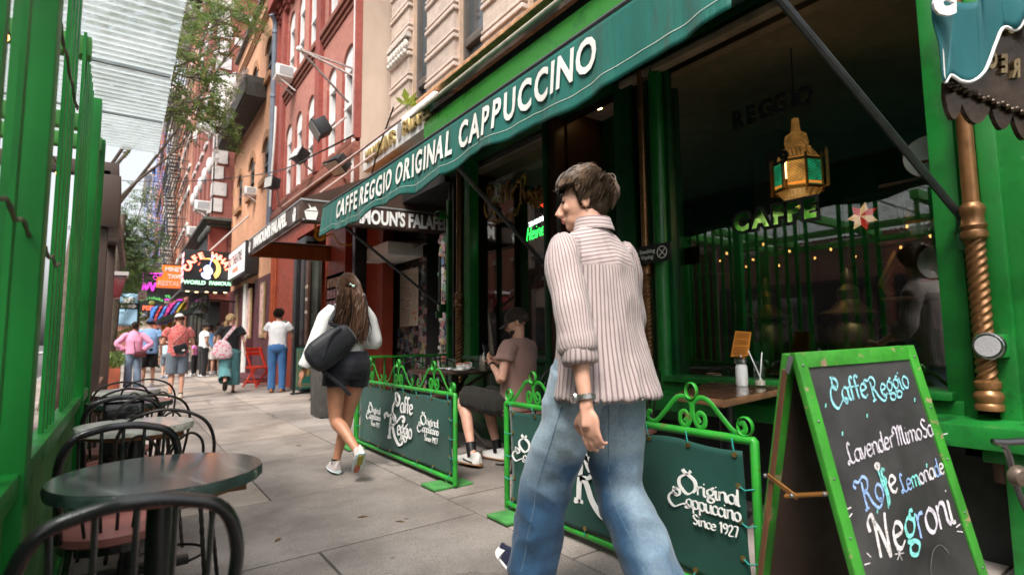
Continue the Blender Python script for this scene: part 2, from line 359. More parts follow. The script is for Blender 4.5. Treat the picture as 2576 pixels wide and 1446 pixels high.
for li in range(5):
    x0,x1=lanes[li],lanes[li+1]; y=-8.0+(0,.35,.12,0,.45)[li]
    rows=[-8.6,-7.2,-5.9,-4.6,-3.3,-2,-.8,.45,1.75,3.02,4.17,5.49,6.75,8.0,9.2]
    k=9.2
    while k<75: k+=1.35+rng.uniform(-.15,.2); rows.append(k)
    if li==4: rows=[q-.0+(.38 if q<5 else .1) for q in rows]
    if li in (0,1): rows=[q+.5 for q in rows]
    for a,c in zip(rows,rows[1:]):
        xs=[x0,x1]
        if li==2 and abs(a-3.02)<.1: xs=[x0,1.84]   # the one wide dark slab
        if li==3 and abs(a-3.02)<.1: continue
        g=.006; tn=rng.random(); tn=.06 if (li==2 and abs(a-3.02)<.1) else (.1 if li==4 and a<6 else tn)
        q=[(xs[0]+g,a+g),(xs[1]-g,a+g),(xs[1]-g,c-g),(xs[0]+g,c-g)]
        h=rng.uniform(-.002,.002)
        top=[V((x,y_,gnd(x)+h)) for x,y_ in q]; bot=[V((x,y_,gnd(x)-.05)) for x,y_ in q]
        b.add(top+bot,[(0,1,2,3),(0,4,5,1),(1,5,6,2),(2,6,7,3),(3,7,4,0)],[(tn,0)]*8)
sw=tag(b.build('sidewalk',conc,bevel=.004),kind='structure')
b=MB(); b.add([(-2.25,-9,gnd(-2.25)-.02),(3.6,-9,gnd(3.3)-.02),(3.6,80,gnd(3.3)-.02),(-2.25,80,gnd(-2.25)-.02)],[(0,1,2,3)]); tag(b.build('pavement',dirt,smooth=False),kind='structure')
asp=pm('asphalt',(.06,.058,.056),.9,.3,3,bs=.5,bsc=180)
b=MB(); b.quad((-400,-300,-.24),(400,-300,-.24),(400,700,-.24),(-400,700,-.24)); tag(b.build('ground',asp,smooth=False),kind='structure')
b=MB(); b.quad((-8.6,-30,-.235),(-2.2,-30,-.235),(-2.2,200,-.235),(-8.6,200,-.235)); tag(b.build('road',pm('road asphalt',(.075,.072,.07),.9,.25,2,bs=.5,bsc=160),smooth=False),kind='structure')
b=MB(); b.bx((-2.4,-9,-.3),(-2.2,80,gnd(-2.2))); b.bx((-8.75,-30,-.3),(-8.6,120,-.09)); tag(b.build('kerb',pm('granite kerb',(.28,.27,.26),.85,.2,20,bs=.3),bevel=.02),kind='structure')
b=MB(); b.bx((-12.2,-30,-.3),(-8.75,120,-.1)); tag(b.build('opposite_sidewalk',pm('grey pavement',(.3,.29,.28),.85,.15,3),smooth=False),kind='structure')
# ---------------- paints ----------------
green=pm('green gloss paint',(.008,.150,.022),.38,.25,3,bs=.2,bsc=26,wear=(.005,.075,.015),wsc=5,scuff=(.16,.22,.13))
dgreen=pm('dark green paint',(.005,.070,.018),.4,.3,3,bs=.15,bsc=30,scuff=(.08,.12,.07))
lgreen=pm('bright green paint',(.022,.260,.024),.38,.25,4,bs=.3,bsc=50,wear=(.10,.10,.03),wsc=16,scuff=(.22,.26,.16))
bronze=pm('bronze paint',(.20,.095,.035),.36,.3,9,metal=.55,bs=.15,bsc=40)
wood=pm('dark brown wood',(.055,.022,.012),.45,.35,4,bs=.15,bsc=40,stretch=(6,6,1))
black=pm('black paint',(.012,.012,.013),.4,.2,8)
white=pm('white paint',(.78,.77,.74),.5,.06,5)
steel=pm('grey steel',(.16,.165,.17),.42,.2,8,metal=.6)
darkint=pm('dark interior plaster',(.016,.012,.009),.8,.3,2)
XF=3.2
# ---------------- cafe building ----------------
cafe=thing('cafe_building','pale brick cafe building with green painted shopfront and bronze rope columns','building',(3.2,3,0))
beigeb=brick('beige brick',(.56,.46,.40),(.50,.41,.35),(.48,.40,.34),bw=.22,bh=.065,bs=.3)
tanb=brick('tan brick return',(.62,.42,.29),(.56,.40,.30),(.5,.42,.36),bw=.22,bh=.075)
b=MB()
piers=[(-2.5,-1.6),(-.6,.4),(1.2,2.0),(2.9,3.7),(4.30,4.99),(5.76,6.44),(7.34,7.97),(7.97,8.75)]
piers=[(-2.5,-1.6),(-.5,.3),(1.1,1.85),(2.65,3.35),(4.15,4.99),(5.76,6.51),(7.34,7.35),(8.0,8.73)]
piers=[(-3,-1.9),(-1.1,-.4),(.4,1.1),(1.9,2.6),(3.4,4.1),(4.86,5.72),(6.48,7.34),(8.0,8.73)]
for a,c in piers: b.bx((3.6,a,3.3),(4.2,c,13)); 
b.bx((3.62,-3,8.0),(4.2,8.73,9.0)); b.bx((3.62,-3,3.3),(4.2,8.73,4.2)); b.bx((3.62,-3,12.2),(4.2,8.73,13.2)); b.bx((4.2,-3,3.2),(9,-2.6,13)); b.bx((4.2,8.4,3.2),(9,8.73,13)); b.bx((3.4,-3,3.2),(9,8.73,3.3))
b.bx((4.2,-3,13.2),(9,8.73,13.3))
b.build('upper_wall',beigeb,cafe,smooth=False)
b=MB()
for a,c in piers:
    if a<1.5: continue
    for k in range(9):
        z=3.62+.42*k
        b.bx((3.57,a-.03,z),(3.66,c+.02,z+.055)); b.bx((3.58,a-.025,z+.10),(3.66,c+.02,z+.135))
b.build('belt_course',pm('pale stone trim',(.55,.45,.39),.8,.12,9,bs=.2),cafe,bevel=.006)
b=MB()
for k in range(7):
    y=8.0+.11*k; b.ell((3.56,y+.03,5.9),(.05,.05,.09)); b.ell((3.55,y+.05,5.78),(.04,.045,.05))
b.bx((3.52,7.97,6.02),(3.62,8.76,6.1)); b.build('carved_capital',pm('carved stone',(.52,.47,.42),.85,.3,30,bs=.6,bsc=50),cafe)
wfr=pm('dark taupe window frame',(.10,.085,.075),.5,.15,8); wgl=pm('dark window glass',(.055,.065,.07),.06,.25,1.5,spec=.8)
for (a0,a),(c,c1) in zip(piers,piers[1:]):
    for zl,zh in ((4.2,8.0),(9.0,12.2)):
        f=MB()
        for q in ((a,a+.09),(c-.09,c)): f.bx((3.72,q[0],zl),(3.86,q[1],zh))
        f.bx((3.74,a+.09,zl),(3.86,c-.09,zl+.1)); f.bx((3.73,a+.09,5.15 if zl<5 else 10.4),(3.86,c-.09,5.27 if zl<5 else 10.5)); f.bx((3.74,a+.09,zh-.12),(3.86,c-.09,zh))
        fo=f.build('window',wfr,cafe,bevel=.01)
        g=MB(); g.bx((3.80,a+.08,zl+.05),(3.82,c-.08,zh-.05)); g.build('pane',wgl,fo,smooth=False)
b=MB()
for (a0,a),(c,c1) in zip(piers,piers[1:]):
    b.bx((3.66,a-.002,4.2),(3.95,a+.05,8)); b.bx((3.66,c-.05,4.2),(3.95,c+.002,8))
b.build('window_reveal',tanb,cafe,smooth=False)
# shopfront: fascia, hood, pipe, mouldings
fasc=pm('bright green fascia',(.035,.30,.022),.32,.12,2,wear=(.02,.2,.02),wsc=3)
b=MB(); b.bx((3.10,-1.5,3.62),(3.2,6.4,3.92)); b.build('fascia',fasc,cafe,bevel=.01)
b=MB(); b.bx((3.12,-1.5,3.92),(3.3,6.4,4.02)); b.build('fascia_shade',black,cafe)  # black strip put in for the shade of the recess above the fascia
b=MB(); b.prism([(0,0),(.34,.24),(.34,.20),(.02,-.04)],(2.98,6.4,4.06),(1,0,0),(0,0,1),7.9); b.build('hood',dgreen,cafe,smooth=False)
b=MB(); b.tube([(2.96,-1.5,4.0),(2.96,6.5,4.0)],.022,8); b.build('hood_pipe',pm('chalky beige paint',(.42,.37,.29),.7,.25,9),cafe)
b=MB()
for k in range(46):
    y=-1.4+.18*k; b.box((3.34,y,4.36),(.34,.172,.05),MX.Rotation(rng.uniform(-.03,.03),3,'X'))
b.build('cornice_tiles',pm('orange brick ledge',(.46,.24,.12),.85,.3,9,bs=.3),cafe,bevel=.006)
b=MB()
for z,x,h in ((3.10,3.17,.05),(3.15,3.14,.06),(3.21,3.11,.05),(3.26,3.13,.12)):
    b.bx((x,-.6,z),(3.3,2.95,z+h)); 
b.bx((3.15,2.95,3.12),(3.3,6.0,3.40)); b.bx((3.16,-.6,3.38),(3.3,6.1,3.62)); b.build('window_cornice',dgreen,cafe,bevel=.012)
b=MB(); b.bx((3.12,-.6,3.045),(3.2,2.95,3.10)); b.build('cornice_rail',pm('chalky beige rail',(.30,.23,.16),.7,.3,9),cafe,bevel=.008)
b=MB(); b.bx((3.26,-.6,3.09),(3.34,6,3.7)); b.build('lintel',black,cafe)
# pilasters and frames
def post(name,y0,y1,z0,z1,m,x0=3.14,x1=3.26,bev=.008): 
    q=MB(); q.bx((x0,y0,z0),(x1,y1,z1)); return q.build(name,m,cafe,bevel=bev)
post('post',5.83,5.89,gnd(3.2),2.78,green,3.16,3.22)
post('window_frame',5.29,5.43,.5,3.2,green)
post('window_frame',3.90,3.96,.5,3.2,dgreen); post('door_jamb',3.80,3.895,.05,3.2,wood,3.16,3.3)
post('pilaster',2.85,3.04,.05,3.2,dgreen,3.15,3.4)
b=MB(); b.tube([(3.17,2.625,.72),(3.17,2.625,3.08)],.052,14); b.build('pillar',green,cafe)
b=MB(); b.bx((3.20,2.55,.5),(3.26,2.83,3.1)); b.build('window_frame',dgreen,cafe)
post('window_frame',.86,.965,.70,3.08,green,3.14,3.3); post('window_frame',.865,.97,.5,.70,green,3.3,3.34)
b=MB(); b.bx((3.12,.10,.04),(3.3,.775,3.08)); b.bx((3.10,.70,.04),(3.13,.775,3.08)); b.build('pilaster',green,cafe,bevel=.01)
# bronze rope columns
def rope(y,x,zb,zr,zt,r):
    q=MB(); n=28; m=int((zr-zb)/.0045); rings=[]
    for i in range(m+1):
        z=zb+(zr-zb)*i/m; tw=z/.034*2*pi*(.033/r)/1.9
        rings.append([V((x+cos(2*pi*j/n)*r*(1+.17*cos(4*(2*pi*j/n)-tw*1.9)),y+sin(2*pi*j/n)*r*(1+.17*cos(4*(2*pi*j/n)-tw*1.9)),z)) for j in range(n)])
    q.loft(rings); c=q.build('rope_column',bronze,cafe,ang=60)
    q=MB(); q.lathe([(r*.92,zr),(r*.86,zt)],(x,y,0),16); q.build('shaft',bronze,c)
    q=MB(); q.lathe([(r*1.1,zr-.01),(r*1.45,zr),(r*1.5,zr+.02),(r*1.3,zr+.035),(r*1.5,zr+.055),(r*1.25,zr+.07),(r*1.2,zr+.10),(r*1.4,zr+.12),(r*1.4,zr+.14),(r*.95,zr+.16)],(x,y,0),18)
    q.lathe([(r*1.5,zb-.10),(r*1.55,zb-.08),(r*1.35,zb-.07),(r*1.6,zb-.045),(r*1.55,zb-.03),(r*1.2,zb-.015),(r*1.45,zb),(r*1.4,zb+.02),(r*1.05,zb+.03)],(x,y,0),18); q.build('ring',bronze,c)
rope(.80,3.075,.85,1.50,3.1,.034); rope(2.735,3.13,.70,1.54,3.1,.030); rope(5.51,3.13,.40,1.46,3.15,.040)
# window two: sill, ledge, glass
b=MB(); b.bx((3.08,.93,.775),(3.34,2.6,.815)); b.bx((3.12,.90,.70),(3.3,2.6,.775)); b.build('sill',green,cafe,bevel=.008)
b=MB(); b.prism([(2.93,.60),(3.2,.60),(3.2,.72),(2.93,.695)],(0,2.6,0),(1,0,0),(0,0,1),1.96); b.bx((3.0,.66,.54),(3.2,.82,.60)); b.build('ledge',green,cafe,bevel=.006)
b=MB(); b.bx((3.3,-.6,.04),(3.36,3.0,.80)); b.build('stall_riser',pm('shade black paint',(.008,.012,.009),.7,.3,4),cafe)  # riser coloured black to stand for the deep shade under the ledge
b=MB(); b.bx((3.14,3.04,.04),(3.3,3.1,.5)); b.bx((3.16,3.9,.04),(3.3,5.9,.86)); b.bx((3.12,3.9,.86),(3.56,5.45,.90)); b.build('stall_riser',dgreen,cafe,bevel=.006)
for k in range(3):
    q=MB(); q.bx((3.14,4.05+k*.48,.2),(3.165,4.42+k*.48,.75)); q.build('riser_panel',green,cafe,bevel=.01)
b=MB(); b.tube([(3.14,.79,.44),(3.14,.79,.60)],.035,12); b.build('lower_shaft',pm('rusty brown',(.07,.035,.02),.6,.3,8),cafe)
shopg=glassm('shop window glass',(.86,.89,.87),.15)
b=MB(); b.bx((3.235,.95,.80),(3.243,2.6,3.06)); b.build('shop_window',shopg,cafe,smooth=False)
b=MB(); b.bx((3.55,3.9,.80),(3.558,5.99,3.4)); b.build('shop_window',shopg,cafe,smooth=False)
# recessed entrance with panelled green door
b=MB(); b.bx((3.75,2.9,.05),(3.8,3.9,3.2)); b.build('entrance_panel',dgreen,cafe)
b=MB()
for z0,z1 in ((.2,.9),(1.05,1.9),(2.05,2.9)):
    for y0 in (3.0,3.45): 
        b.bx((3.735,y0,z0),(3.75,y0+.38,z1)); b.bx((3.725,y0+.05,z0+.05),(3.736,y0+.33,z1-.05))
b.build('panel_moulding',dgreen,cafe,bevel=.004)
b=MB(); b.bx((3.3,3.78,.05),(3.75,3.82,3.2)); b.build('entrance_cheek',wood,cafe)
# room behind the windows
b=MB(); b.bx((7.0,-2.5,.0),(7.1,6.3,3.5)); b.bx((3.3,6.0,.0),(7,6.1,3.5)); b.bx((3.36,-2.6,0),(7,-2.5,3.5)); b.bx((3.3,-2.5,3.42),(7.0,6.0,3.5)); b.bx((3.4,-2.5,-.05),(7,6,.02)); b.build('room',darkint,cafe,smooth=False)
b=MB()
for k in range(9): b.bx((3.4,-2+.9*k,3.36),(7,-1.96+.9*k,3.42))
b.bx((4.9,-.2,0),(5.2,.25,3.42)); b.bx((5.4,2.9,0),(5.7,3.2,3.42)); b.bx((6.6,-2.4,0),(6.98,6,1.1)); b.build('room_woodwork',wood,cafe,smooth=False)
b=MB(); b.bx((3.36,.28,0.8),(3.55,.47,3.4)); b.build('inner_post',pm('reddish brown wood',(.07,.022,.012),.4,.3,4),cafe)
b=MB()
for y,z,wd,h in ((4.6,2.0,.5,.7),(3.6,1.9,.5,.6),(2.4,1.9,.6,.8),(1.2,2.0,.5,.7)): b.bx((6.93,y,z),(6.99,y+wd,z+h))
fo=b.build('picture_frame',pm('old gilt',(.14,.09,.04),.5,.3,6),cafe)
b=MB()
for y,z,wd,h in ((4.6,2.0,.5,.7),(3.6,1.9,.5,.6),(2.4,1.9,.6,.8),(1.2,2.0,.5,.7)): b.bx((6.92,y+.05,z+.05),(6.935,y+wd-.05,z+h-.05))
b.build('picture',pm('dark canvas',(.05,.045,.035),.6,.5,5),fo)
# doorway right of the pilaster
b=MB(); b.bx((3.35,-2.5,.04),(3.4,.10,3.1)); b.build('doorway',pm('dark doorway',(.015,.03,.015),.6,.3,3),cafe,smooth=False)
b=MB(); b.bx((3.17,.06,.04),(3.3,.10,3.0)); b.build('door_edge',black,cafe)
for (x0,y0,x1,y1) in ((2560,545,2600,740),): 
    p=at(x0,y0,X=3.16); q=at(x1,y1,X=3.16); bb=MB(); bb.bx((3.155,q.y,q.z),(3.168,p.y,p.z)); bb.build('paper_menu',pm('orange paper',(.55,.20,.06),.7,.15,12),cafe,smooth=False)
# ---------------- lettering on the glass ----------------
UXF=(0,-1,0); UZ=(0,0,1)
gold=pm('gold leaf',(.50,.28,.07),.4,.15,20,metal=.4)
def gl(s,pts,m,sizes,bold=.004,fx=.218):
    for ch,(x,y),sz in zip(s,pts,sizes):
        text('lettering',ch,m,cafe,at(x,y,X=fx),UXF,UZ,sz,.002,bold,sx=1.0)
pts=[(1865,562),(1912,552),(1957,543),(1993,536),(2036,527)]
lime=pm('lime mirror leaf',(.62,.95,.22),.03,.05,9,metal=1)
for nme,m,off in (('letter',lime,0),('letter_outline',black,.018)):
    for ch,(x,y) in zip('CAFFE',pts):
        p=at(x,y,X=3.228+.003*(off>0)); text(nme,ch,m,cafe,p,UXF,UZ,.145,.002,.008+off,sx=.95)
ltd=pm('black letter paint',(.008,.008,.008),.3,.1,9)
for ch,(x,y) in zip('REGGIO',[(1855,303),(1888,290),(1925,276),(1962,262),(1995,252),(2022,246)]): text('letter',ch,ltd,cafe,at(x,y,X=3.228),UXF,UZ,.16,.002,.008,sx=.8)
for ch,(x,y) in zip('119',[(1930,405),(1950,402),(1972,398)]): text('letter',ch,ltd,cafe,at(x,y,X=3.228),UXF,UZ,.11,.002,.006)
b=MB(); c0=at(1292,500,X=3.54)
for s,x,y,h in (('C',1226,530,.17),('a',1248,530,.105),('f',1266,505,.13),('f',1280,495,.13),('é',1292,492,.11),('R',1313,505,.17),('e',1331,500,.11),('g',1346,500,.11),('g',1358,500,.11),('i',1368,490,.13),('o',1376,488,.11)):
    st,wd=strokes(s,h*.95); pen(b,st,at(x-8,y+10,X=3.54),(0,-1,.22),(0,0,1),.014,.046,.7)
b.build('gilt_script',gold,cafe,solid=.002)
text('gilt_lettering','SINCE 1927',gold,cafe,at(1270,548,X=3.54),(0,-1,.08),UZ,.115,.002,.001,shear=.15)
# no smoking plate
ns=thing('no_smoking_sign','black no smoking or vaping plate fixed across the slim bronze column','sign',(3.08,2.62,1.68))
b=MB(); b.bx((3.07,2.46,1.61),(3.085,2.79,1.74)); b.build('plate',black,ns,bevel=.004)
text('lettering','No Smoking\nOr Vaping',white,ns,(3.069,2.70,1.675),UXF,UZ,.042,.002,.0005)
b=MB(); b.lathe([(.045,0),(.045,.003),(.038,.003),(.038,0)],(3.066,2.53,1.675),24,(-1,0,0),cap=False)
b.bar((3.067,2.555,1.70),(3.067,2.505,1.65),.004,.006); b.bar((3.067,2.505,1.70),(3.067,2.555,1.65),.004,.006); b.build('emblem',white,ns)
# silver siamese pipe cap
gp=at(2490,870,X=3.03); g=thing('fire_pipe_cap','round chrome fire pipe cap on green pilaster beside the thick rope column','pipe cap',gp)
b=MB(); b.lathe([(.052,.03),(.055,-.01),(.05,-.03),(.03,-.04)],gp,24,(-1,0,0)); b.lathe([(.05,-.01),(.058,.0),(.058,.012),(.05,.014)],gp,24,(-1,0,0)); b.build('rim',pm('chrome',(.6,.6,.62),.2,.1,9,metal=1),g)
b=MB(); b.lathe([(0.001,.0305),(.044,.0305),(.044,.034),(0.001,.034)],gp,24,(-1,0,0)); b.build('grille',pm('grey mesh',(.33,.33,.34),.55,.3,200),g)
b=MB(); b.bx(gp+V((.0,-.05,-.05)),gp+V((.10,.05,.05))); b.build('mount',green,g,bevel=.01)

lp=thing('ledge_plant','yellow green leafy seedling growing on the cornice above the awning','plant',at(1025,262,X=3.3)); p0=at(1025,268,X=3.3); b=MB(); r0=random.Random(5)
for k in range(26):
    a=r0.uniform(0,6.28); e=r0.uniform(.3,1.3); d=V((cos(a)*cos(e),sin(a)*cos(e),sin(e)))*r0.uniform(.12,.30); n_=d.cross(V((0,.2,1))).normalized()*d.length*.22
    for j in range(1): b.add([p0+d*.2,p0+d*.6+n_,p0+d,p0+d*.6-n_],[(0,1,2,3)])
b.build('leaf',pm('yellow green leaf paint',(.38,.36,.03),.5,.3,20,col2=(.20,.30,.04)),lp,smooth=False); b=MB(); b.tube([p0+V((0,0,-.06)),p0+V((0,0,.1))],.008,5); b.build('stem',pm('green stem',(.1,.16,.03),.6,.2,9),lp)
# ---------------- brick fronts with real openings ----------------
def opening(yc,w,zb,zs,rise,n=8):
    """outline of an opening in (y,z): flat sill at zb, springing at zs, segmental arch of the given rise"""
    p=[(yc-w/2,zb),(yc-w/2,zs)]
    if rise>0:
        for i in range(1,n): 
            a=pi-pi*i/n; p.append((yc+cos(a)*w/2,zs+sin(a)*rise))
    p+= [(yc+w/2,zs),(yc+w/2,zb)]; return p
def front(b,X,Y0,Y1,floors,dep=.4,face=-1):
    """wall in the plane X; floors = (z0,z1,[(yc,w,zb,zs,rise)])"""
    nx=V((-face*dep,0,0))
    def pr(poly): 
        a=[V((X,y,z)) for y,z in poly]; c=[q+nx for q in a]; n=len(poly)
        b.add(a+c,[list(range(n)),[n+i for i in range(n)][::-1]]+[(i,(i+1)%n,n+(i+1)%n,n+i) for i in range(n)])
    for z0,z1,ws in floors:
        ws=sorted(ws); ed=[Y0]+[(p[0]+q[0])/2 for p,q in zip(ws,ws[1:])]+[Y1]
        if not ws: pr([(Y0,z0),(Y1,z0),(Y1,z1),(Y0,z1)]); continue
        for (yc,wd,zb,zs,ri),e0,e1 in zip(ws,ed,ed[1:]):
            o=opening(yc,wd,zb,zs,ri); k=len(o)//2
            if len(o)%2: L=o[:k+1]; R=o[k:]; 
            else: L=o[:k]; R=o[k:]
            top=max(z for _,z in o)
            if ri>0:
                pr([(e0,zb),(o[0][0],zb)]+L[1:]+[(yc,z1),(e0,z1)]); pr([(e1,zb),(e1,z1),(yc,z1)]+R[:-1]+[(o[-1][0],zb)])
            else:
                pr([(e0,zb),(yc-wd/2,zb),(yc-wd/2,z1),(e0,z1)]); pr([(yc+wd/2,zb),(e1,zb),(e1,z1),(yc+wd/2,z1)]); pr([(yc-wd/2,zs),(yc+wd/2,zs),(yc+wd/2,z1),(yc-wd/2,z1)])
            if zb>z0: pr([(e0,z0),(e1,z0),(e1,zb),(e0,zb)])
def sash(par,X,yc,w,zb,zs,ri,fm,gm,sillm,face=-1,simple=False):
    s=-face; top=zs+ri*.92; f=MB(); t=.055 if simple else .10
    x0=X+s*(.16 if simple else .05); x1=X+s*.23
    for y in (yc-w/2,yc+w/2-t): f.bx((x0,y,zb),(x1,y+t,zs+(ri*.3 if ri else 0)))
    f.bx((x0,yc-w/2,zb),(x1,yc+w/2,zb+.07)); mid=zb+(zs-zb)*.5; f.bx((x0-s*.01,yc-w/2,mid-.03),(x1,yc+w/2,mid+.03))
    if ri: f.prism([(y,z) for y,z in opening(yc,w,zs-.12,zs,ri)],(x0-s*.005,0,0),(0,1,0),(0,0,1),.06)
    else: f.bx((x0,yc-w/2,zs-.08),(x1,yc+w/2,zs))
    fo=f.build('window',fm,par,smooth=False)
    if not simple:
        g=MB(); g.bx((X+s*.2,yc-w/2,zb),(X+s*.215,yc+w/2,top)); g.build('pane',gm,fo,smooth=False)
        q=MB(); q.bx((X-s*.07,yc-w/2-.08,zb-.12),(X+s*.2,yc+w/2+.08,zb)); q.build('sill',sillm,fo,bevel=.01)
    else:
        g=MB(); g.bx((X+s*.2,yc-w/2,zb),(X+s*.215,yc+w/2,top)); g.build('pane',gm,fo,smooth=False)
redb=brick('red painted brick',(.45,.185,.145),(.41,.165,.13),(.43,.18,.145),bs=.3)
redd=brick('deep red brick',(.31,.075,.058),(.28,.066,.052),(.29,.075,.06),bs=.4)
sand=pm('red brown stone',(.22,.075,.05),.85,.2,6,bs=.2)
orb=brick('orange painted brick',(.66,.35,.205),(.62,.32,.19),(.63,.34,.21),bs=.22)
orsill=pm('ochre sill',(.34,.17,.08),.8,.2,6)
winw=pm('white sash paint',(.74,.73,.72),.5,.06,6); wdark=pm('dark sash',(.06,.055,.05),.5,.2,5)
pane=pm('window pane',(.07,.08,.085),.05,.3,1.1,spec=.9); stucco=pm('stained tan stucco',(.44,.34,.27),.9,.22,1.1,bs=.4,bsc=18,stretch=(1,1,.5))
# red building
rb=thing('red_brick_building','red brick building with arched white windows beside the tan stucco wall','building',(3.1,12,0))
b=MB(); W5=[9.52,10.55,12.03,13.05,14.01]; ww=[.74,.60,.62,.62,.66]
fl=[(4.30,7.0,[(y,w,4.60,6.10,.34) for y,w in zip(W5,ww)]),(7.0,9.75,[(y,w,7.42,9.05,.34) for y,w in zip(W5,ww)]),(9.75,12.5,[])]
front(b,3.12,8.9,15.45,fl); b.bx((3.12,8.9,12.5),(9,15.45,12.55)); b.bx((8.6,8.9,0),(9,15.45,12.5)); b.build('wall',redb,rb,smooth=False)
b=MB(); b.bx((3.13,8.88,3.0),(9,8.93,12.4)); b.build('side_wall',stucco,rb,smooth=False)
b=MB()
for y0,y1 in ((8.88,9.06),(11.12,11.45),(14.42,14.75),(15.15,15.45)): b.bx((3.03,y0,4.5),(3.14,y1,9.7))
for y,w in zip(W5,ww):
    for z0,z1 in ((4.60,6.1),(7.42,9.05)):
        for s in (-1,1): b.bx((3.10,y+s*(w/2+.06)-.055,z0),(3.3,y+s*(w/2+.06)+.055-.055*0,z1)) if False else None
b.build('pilaster',redd,rb,smooth=False)
b=MB()
for y0,y1 in ((9.06,11.12),(11.45,14.42)):
    for z in (7.08,):
        for k,(dx,h) in enumerate(((.03,.1),(.07,.1),(.11,.12))): b.bx((3.12-dx,y0,z+.1*k),(3.2,y1,z+.1*k+h))
b.bx((2.98,8.9,4.20),(3.2,15.45,4.34)); b.bx((3.02,8.9,4.34),(3.2,15.45,4.44)); b.bx((3.04,8.9,3.72),(3.2,15.45,4.20)); b.build('band',sand,rb,bevel=.012)
b=MB()
for k in range(15):
    y=8.95+k*.44
    for j in range(3): b.bx((2.92+.05*j,y,9.85-.13*j),(3.2,y+.22,9.95-.13*j))
b.bx((2.8,8.9,9.98),(3.2,15.45,10.3)); b.build('cornice',redd,rb,smooth=False)
for y,w in zip(W5,ww):
    for z0,z1 in ((4.60,6.1),(7.42,9.05)): sash(rb,3.12,y,w,z0,z1,.34,winw,pane,sand)
b=MB()
for y,w in zip(W5,ww):
    for z0,z1 in ((4.60,6.1),(7.42,9.05)):
        for s in (-1,1):
            yy=y+s*w/2; b.bx((3.115,min(yy,yy-s*.004),z0),(3.45,max(yy,yy-s*.004),z1))
b.build('reveal',redd,rb,smooth=False)
# its ground floor: red shopfront, black posts
tred=pm('brick red paint',(.30,.045,.018),.5,.2,4,bs=.15)
b=MB(); b.bx((3.12,12.9,.04),(3.3,15.45,3.75)); b.bx((3.6,9.0,.04),(3.8,12.9,3.75)); b.bx((3.24,9.9,.04),(3.6,11.1,3.4)); b.bx((3.12,8.95,3.4),(3.6,12.9,3.75)); b.build('ground_floor_wall',tred,rb,smooth=False)
b=MB()
for y in (11.9,12.55): b.bx((3.04,y,.05),(3.3,y+.28,3.2))
b.bx((3.1,8.95,.05),(3.3,9.1,3.4)); b.bx((3.06,11.9,2.95),(3.3,12.8,3.3)); b.build('shopfront_post',black,rb,bevel=.01)
b=MB(); b.tube([(3.1,15.2,.1),(3.1,15.2,3.6)],.06,8); b.tube([(3.1,14.9,.1),(3.1,14.9,3.6)],.04,8); b.build('downpipe',pm('orange red pipe',(.36,.07,.02),.5,.2,5),rb)
b=MB(); b.bx((3.13,11.2,.3),(3.2,11.85,2.9)); b.build('shop_window',pm('shop pane',(.05,.06,.05),.05,.6,1.5,spec=.9),rb,smooth=False)
b=MB(); b.tube([(2.99,15.32,4.0),(2.99,15.32,9.6),(2.96,15.28,9.75),(2.86,15.2,9.85)],.075,10); 
for z in (5.2,7.6,9.4): b.lathe([(.09,z),(.09,z+.08)],(2.99,15.32,0),10)
b.build('rain_pipe',pm('blue grey pipe',(.17,.20,.25),.5,.15,4),rb)
b=MB(); b.tube(smooth([(2.98,14.9,7.2),(2.98,14.95,6.4),(2.98,15.15,5.4),(2.98,15.25,4.6)]),.028,6); b.build('white_pipe',white,rb)
b=MB(); b.tube([(3.05,9.02,3.2),(3.05,9.02,8.9),(2.9,9.1,9.05),(2.75,9.3,9.1)],.028,6); b.tube([(3.05,8.96,3.0),(3.05,8.96,5.2),(3.04,9.0,7),(3.04,9.0,9)],.022,6); b.build('conduit',pm('pale conduit',(.62,.56,.54),.5,.1,6),rb)
# sign brackets with ball ends
for zz,yy,nm_ in ((5.62,9.25,0),(8.55,9.4,0)):
    s=thing('sign_bracket','rusty empty sign bracket with white ball tip, '+('lower of two on the red brick front' if zz<6 else 'upper of two on the red brick front'),'bracket',(3.1,yy,zz),0,'iron sign brackets')
    q=MB(); tip=(2.15,yy-.15,zz+.25)
    for e in ((3.1,yy,zz+.25),(3.1,yy-.2,zz),(3.1,yy+.2,zz-.3)): q.tube([e,tip],.022,6)
    q.build('strut',pm('flaking white iron',(.5,.42,.4),.7,.3,20,wear=(.10,.05,.03),wsc=9),s)
    q=MB(); q.ell(tip,(.05,.05,.05)); q.build('ball',white,s)
# wall flood lights
def flood(pos,aim,arm,label):
    t=thing('flood_light',label,'flood light',pos,0,'wall flood lights'); p=V(pos); a=V(aim).normalized(); R=a.to_track_quat('Y','Z').to_matrix()
    q=MB(); q.box(p,(.30,.20,.24),R); q.box(p+a*.11,(.36,.02,.30),R); q.build('housing',black,t,bevel=.015)
    q=MB(); q.box(p+a*.125,(.30,.01,.24),R); q.build('lens',pm('lamp glass',(.5,.5,.48),.15,.1,5),t)
    q=MB(); q.tube([p-a*.08,p-a*.1+V((0,0,-.12)),V(arm)],.018,6); q.build('arm',pm('flaking white iron',(.5,.42,.4)),t)
flood(tuple(at(809,322,X=2.35)),(-.75,.1,-.5),(3.1,9.6,5.1),'black flood light under the ball tipped sign bracket')
flood(tuple(at(757,393,X=2.75)),(-.9,-.2,.45),(3.1,11.4,4.5),'dark flood light tilted upward beside the white windows')
flood(tuple(at(687,462,X=2.7)),(-.9,-.3,.1),(3.1,14.6,4.4),'pale flood light at the foot of the grey rain pipe')
flood(tuple(at(853,412,X=2.75)),(-.6,-.2,-.8),(3.1,9.6,3.9),'large flat flood light above the brown awning')
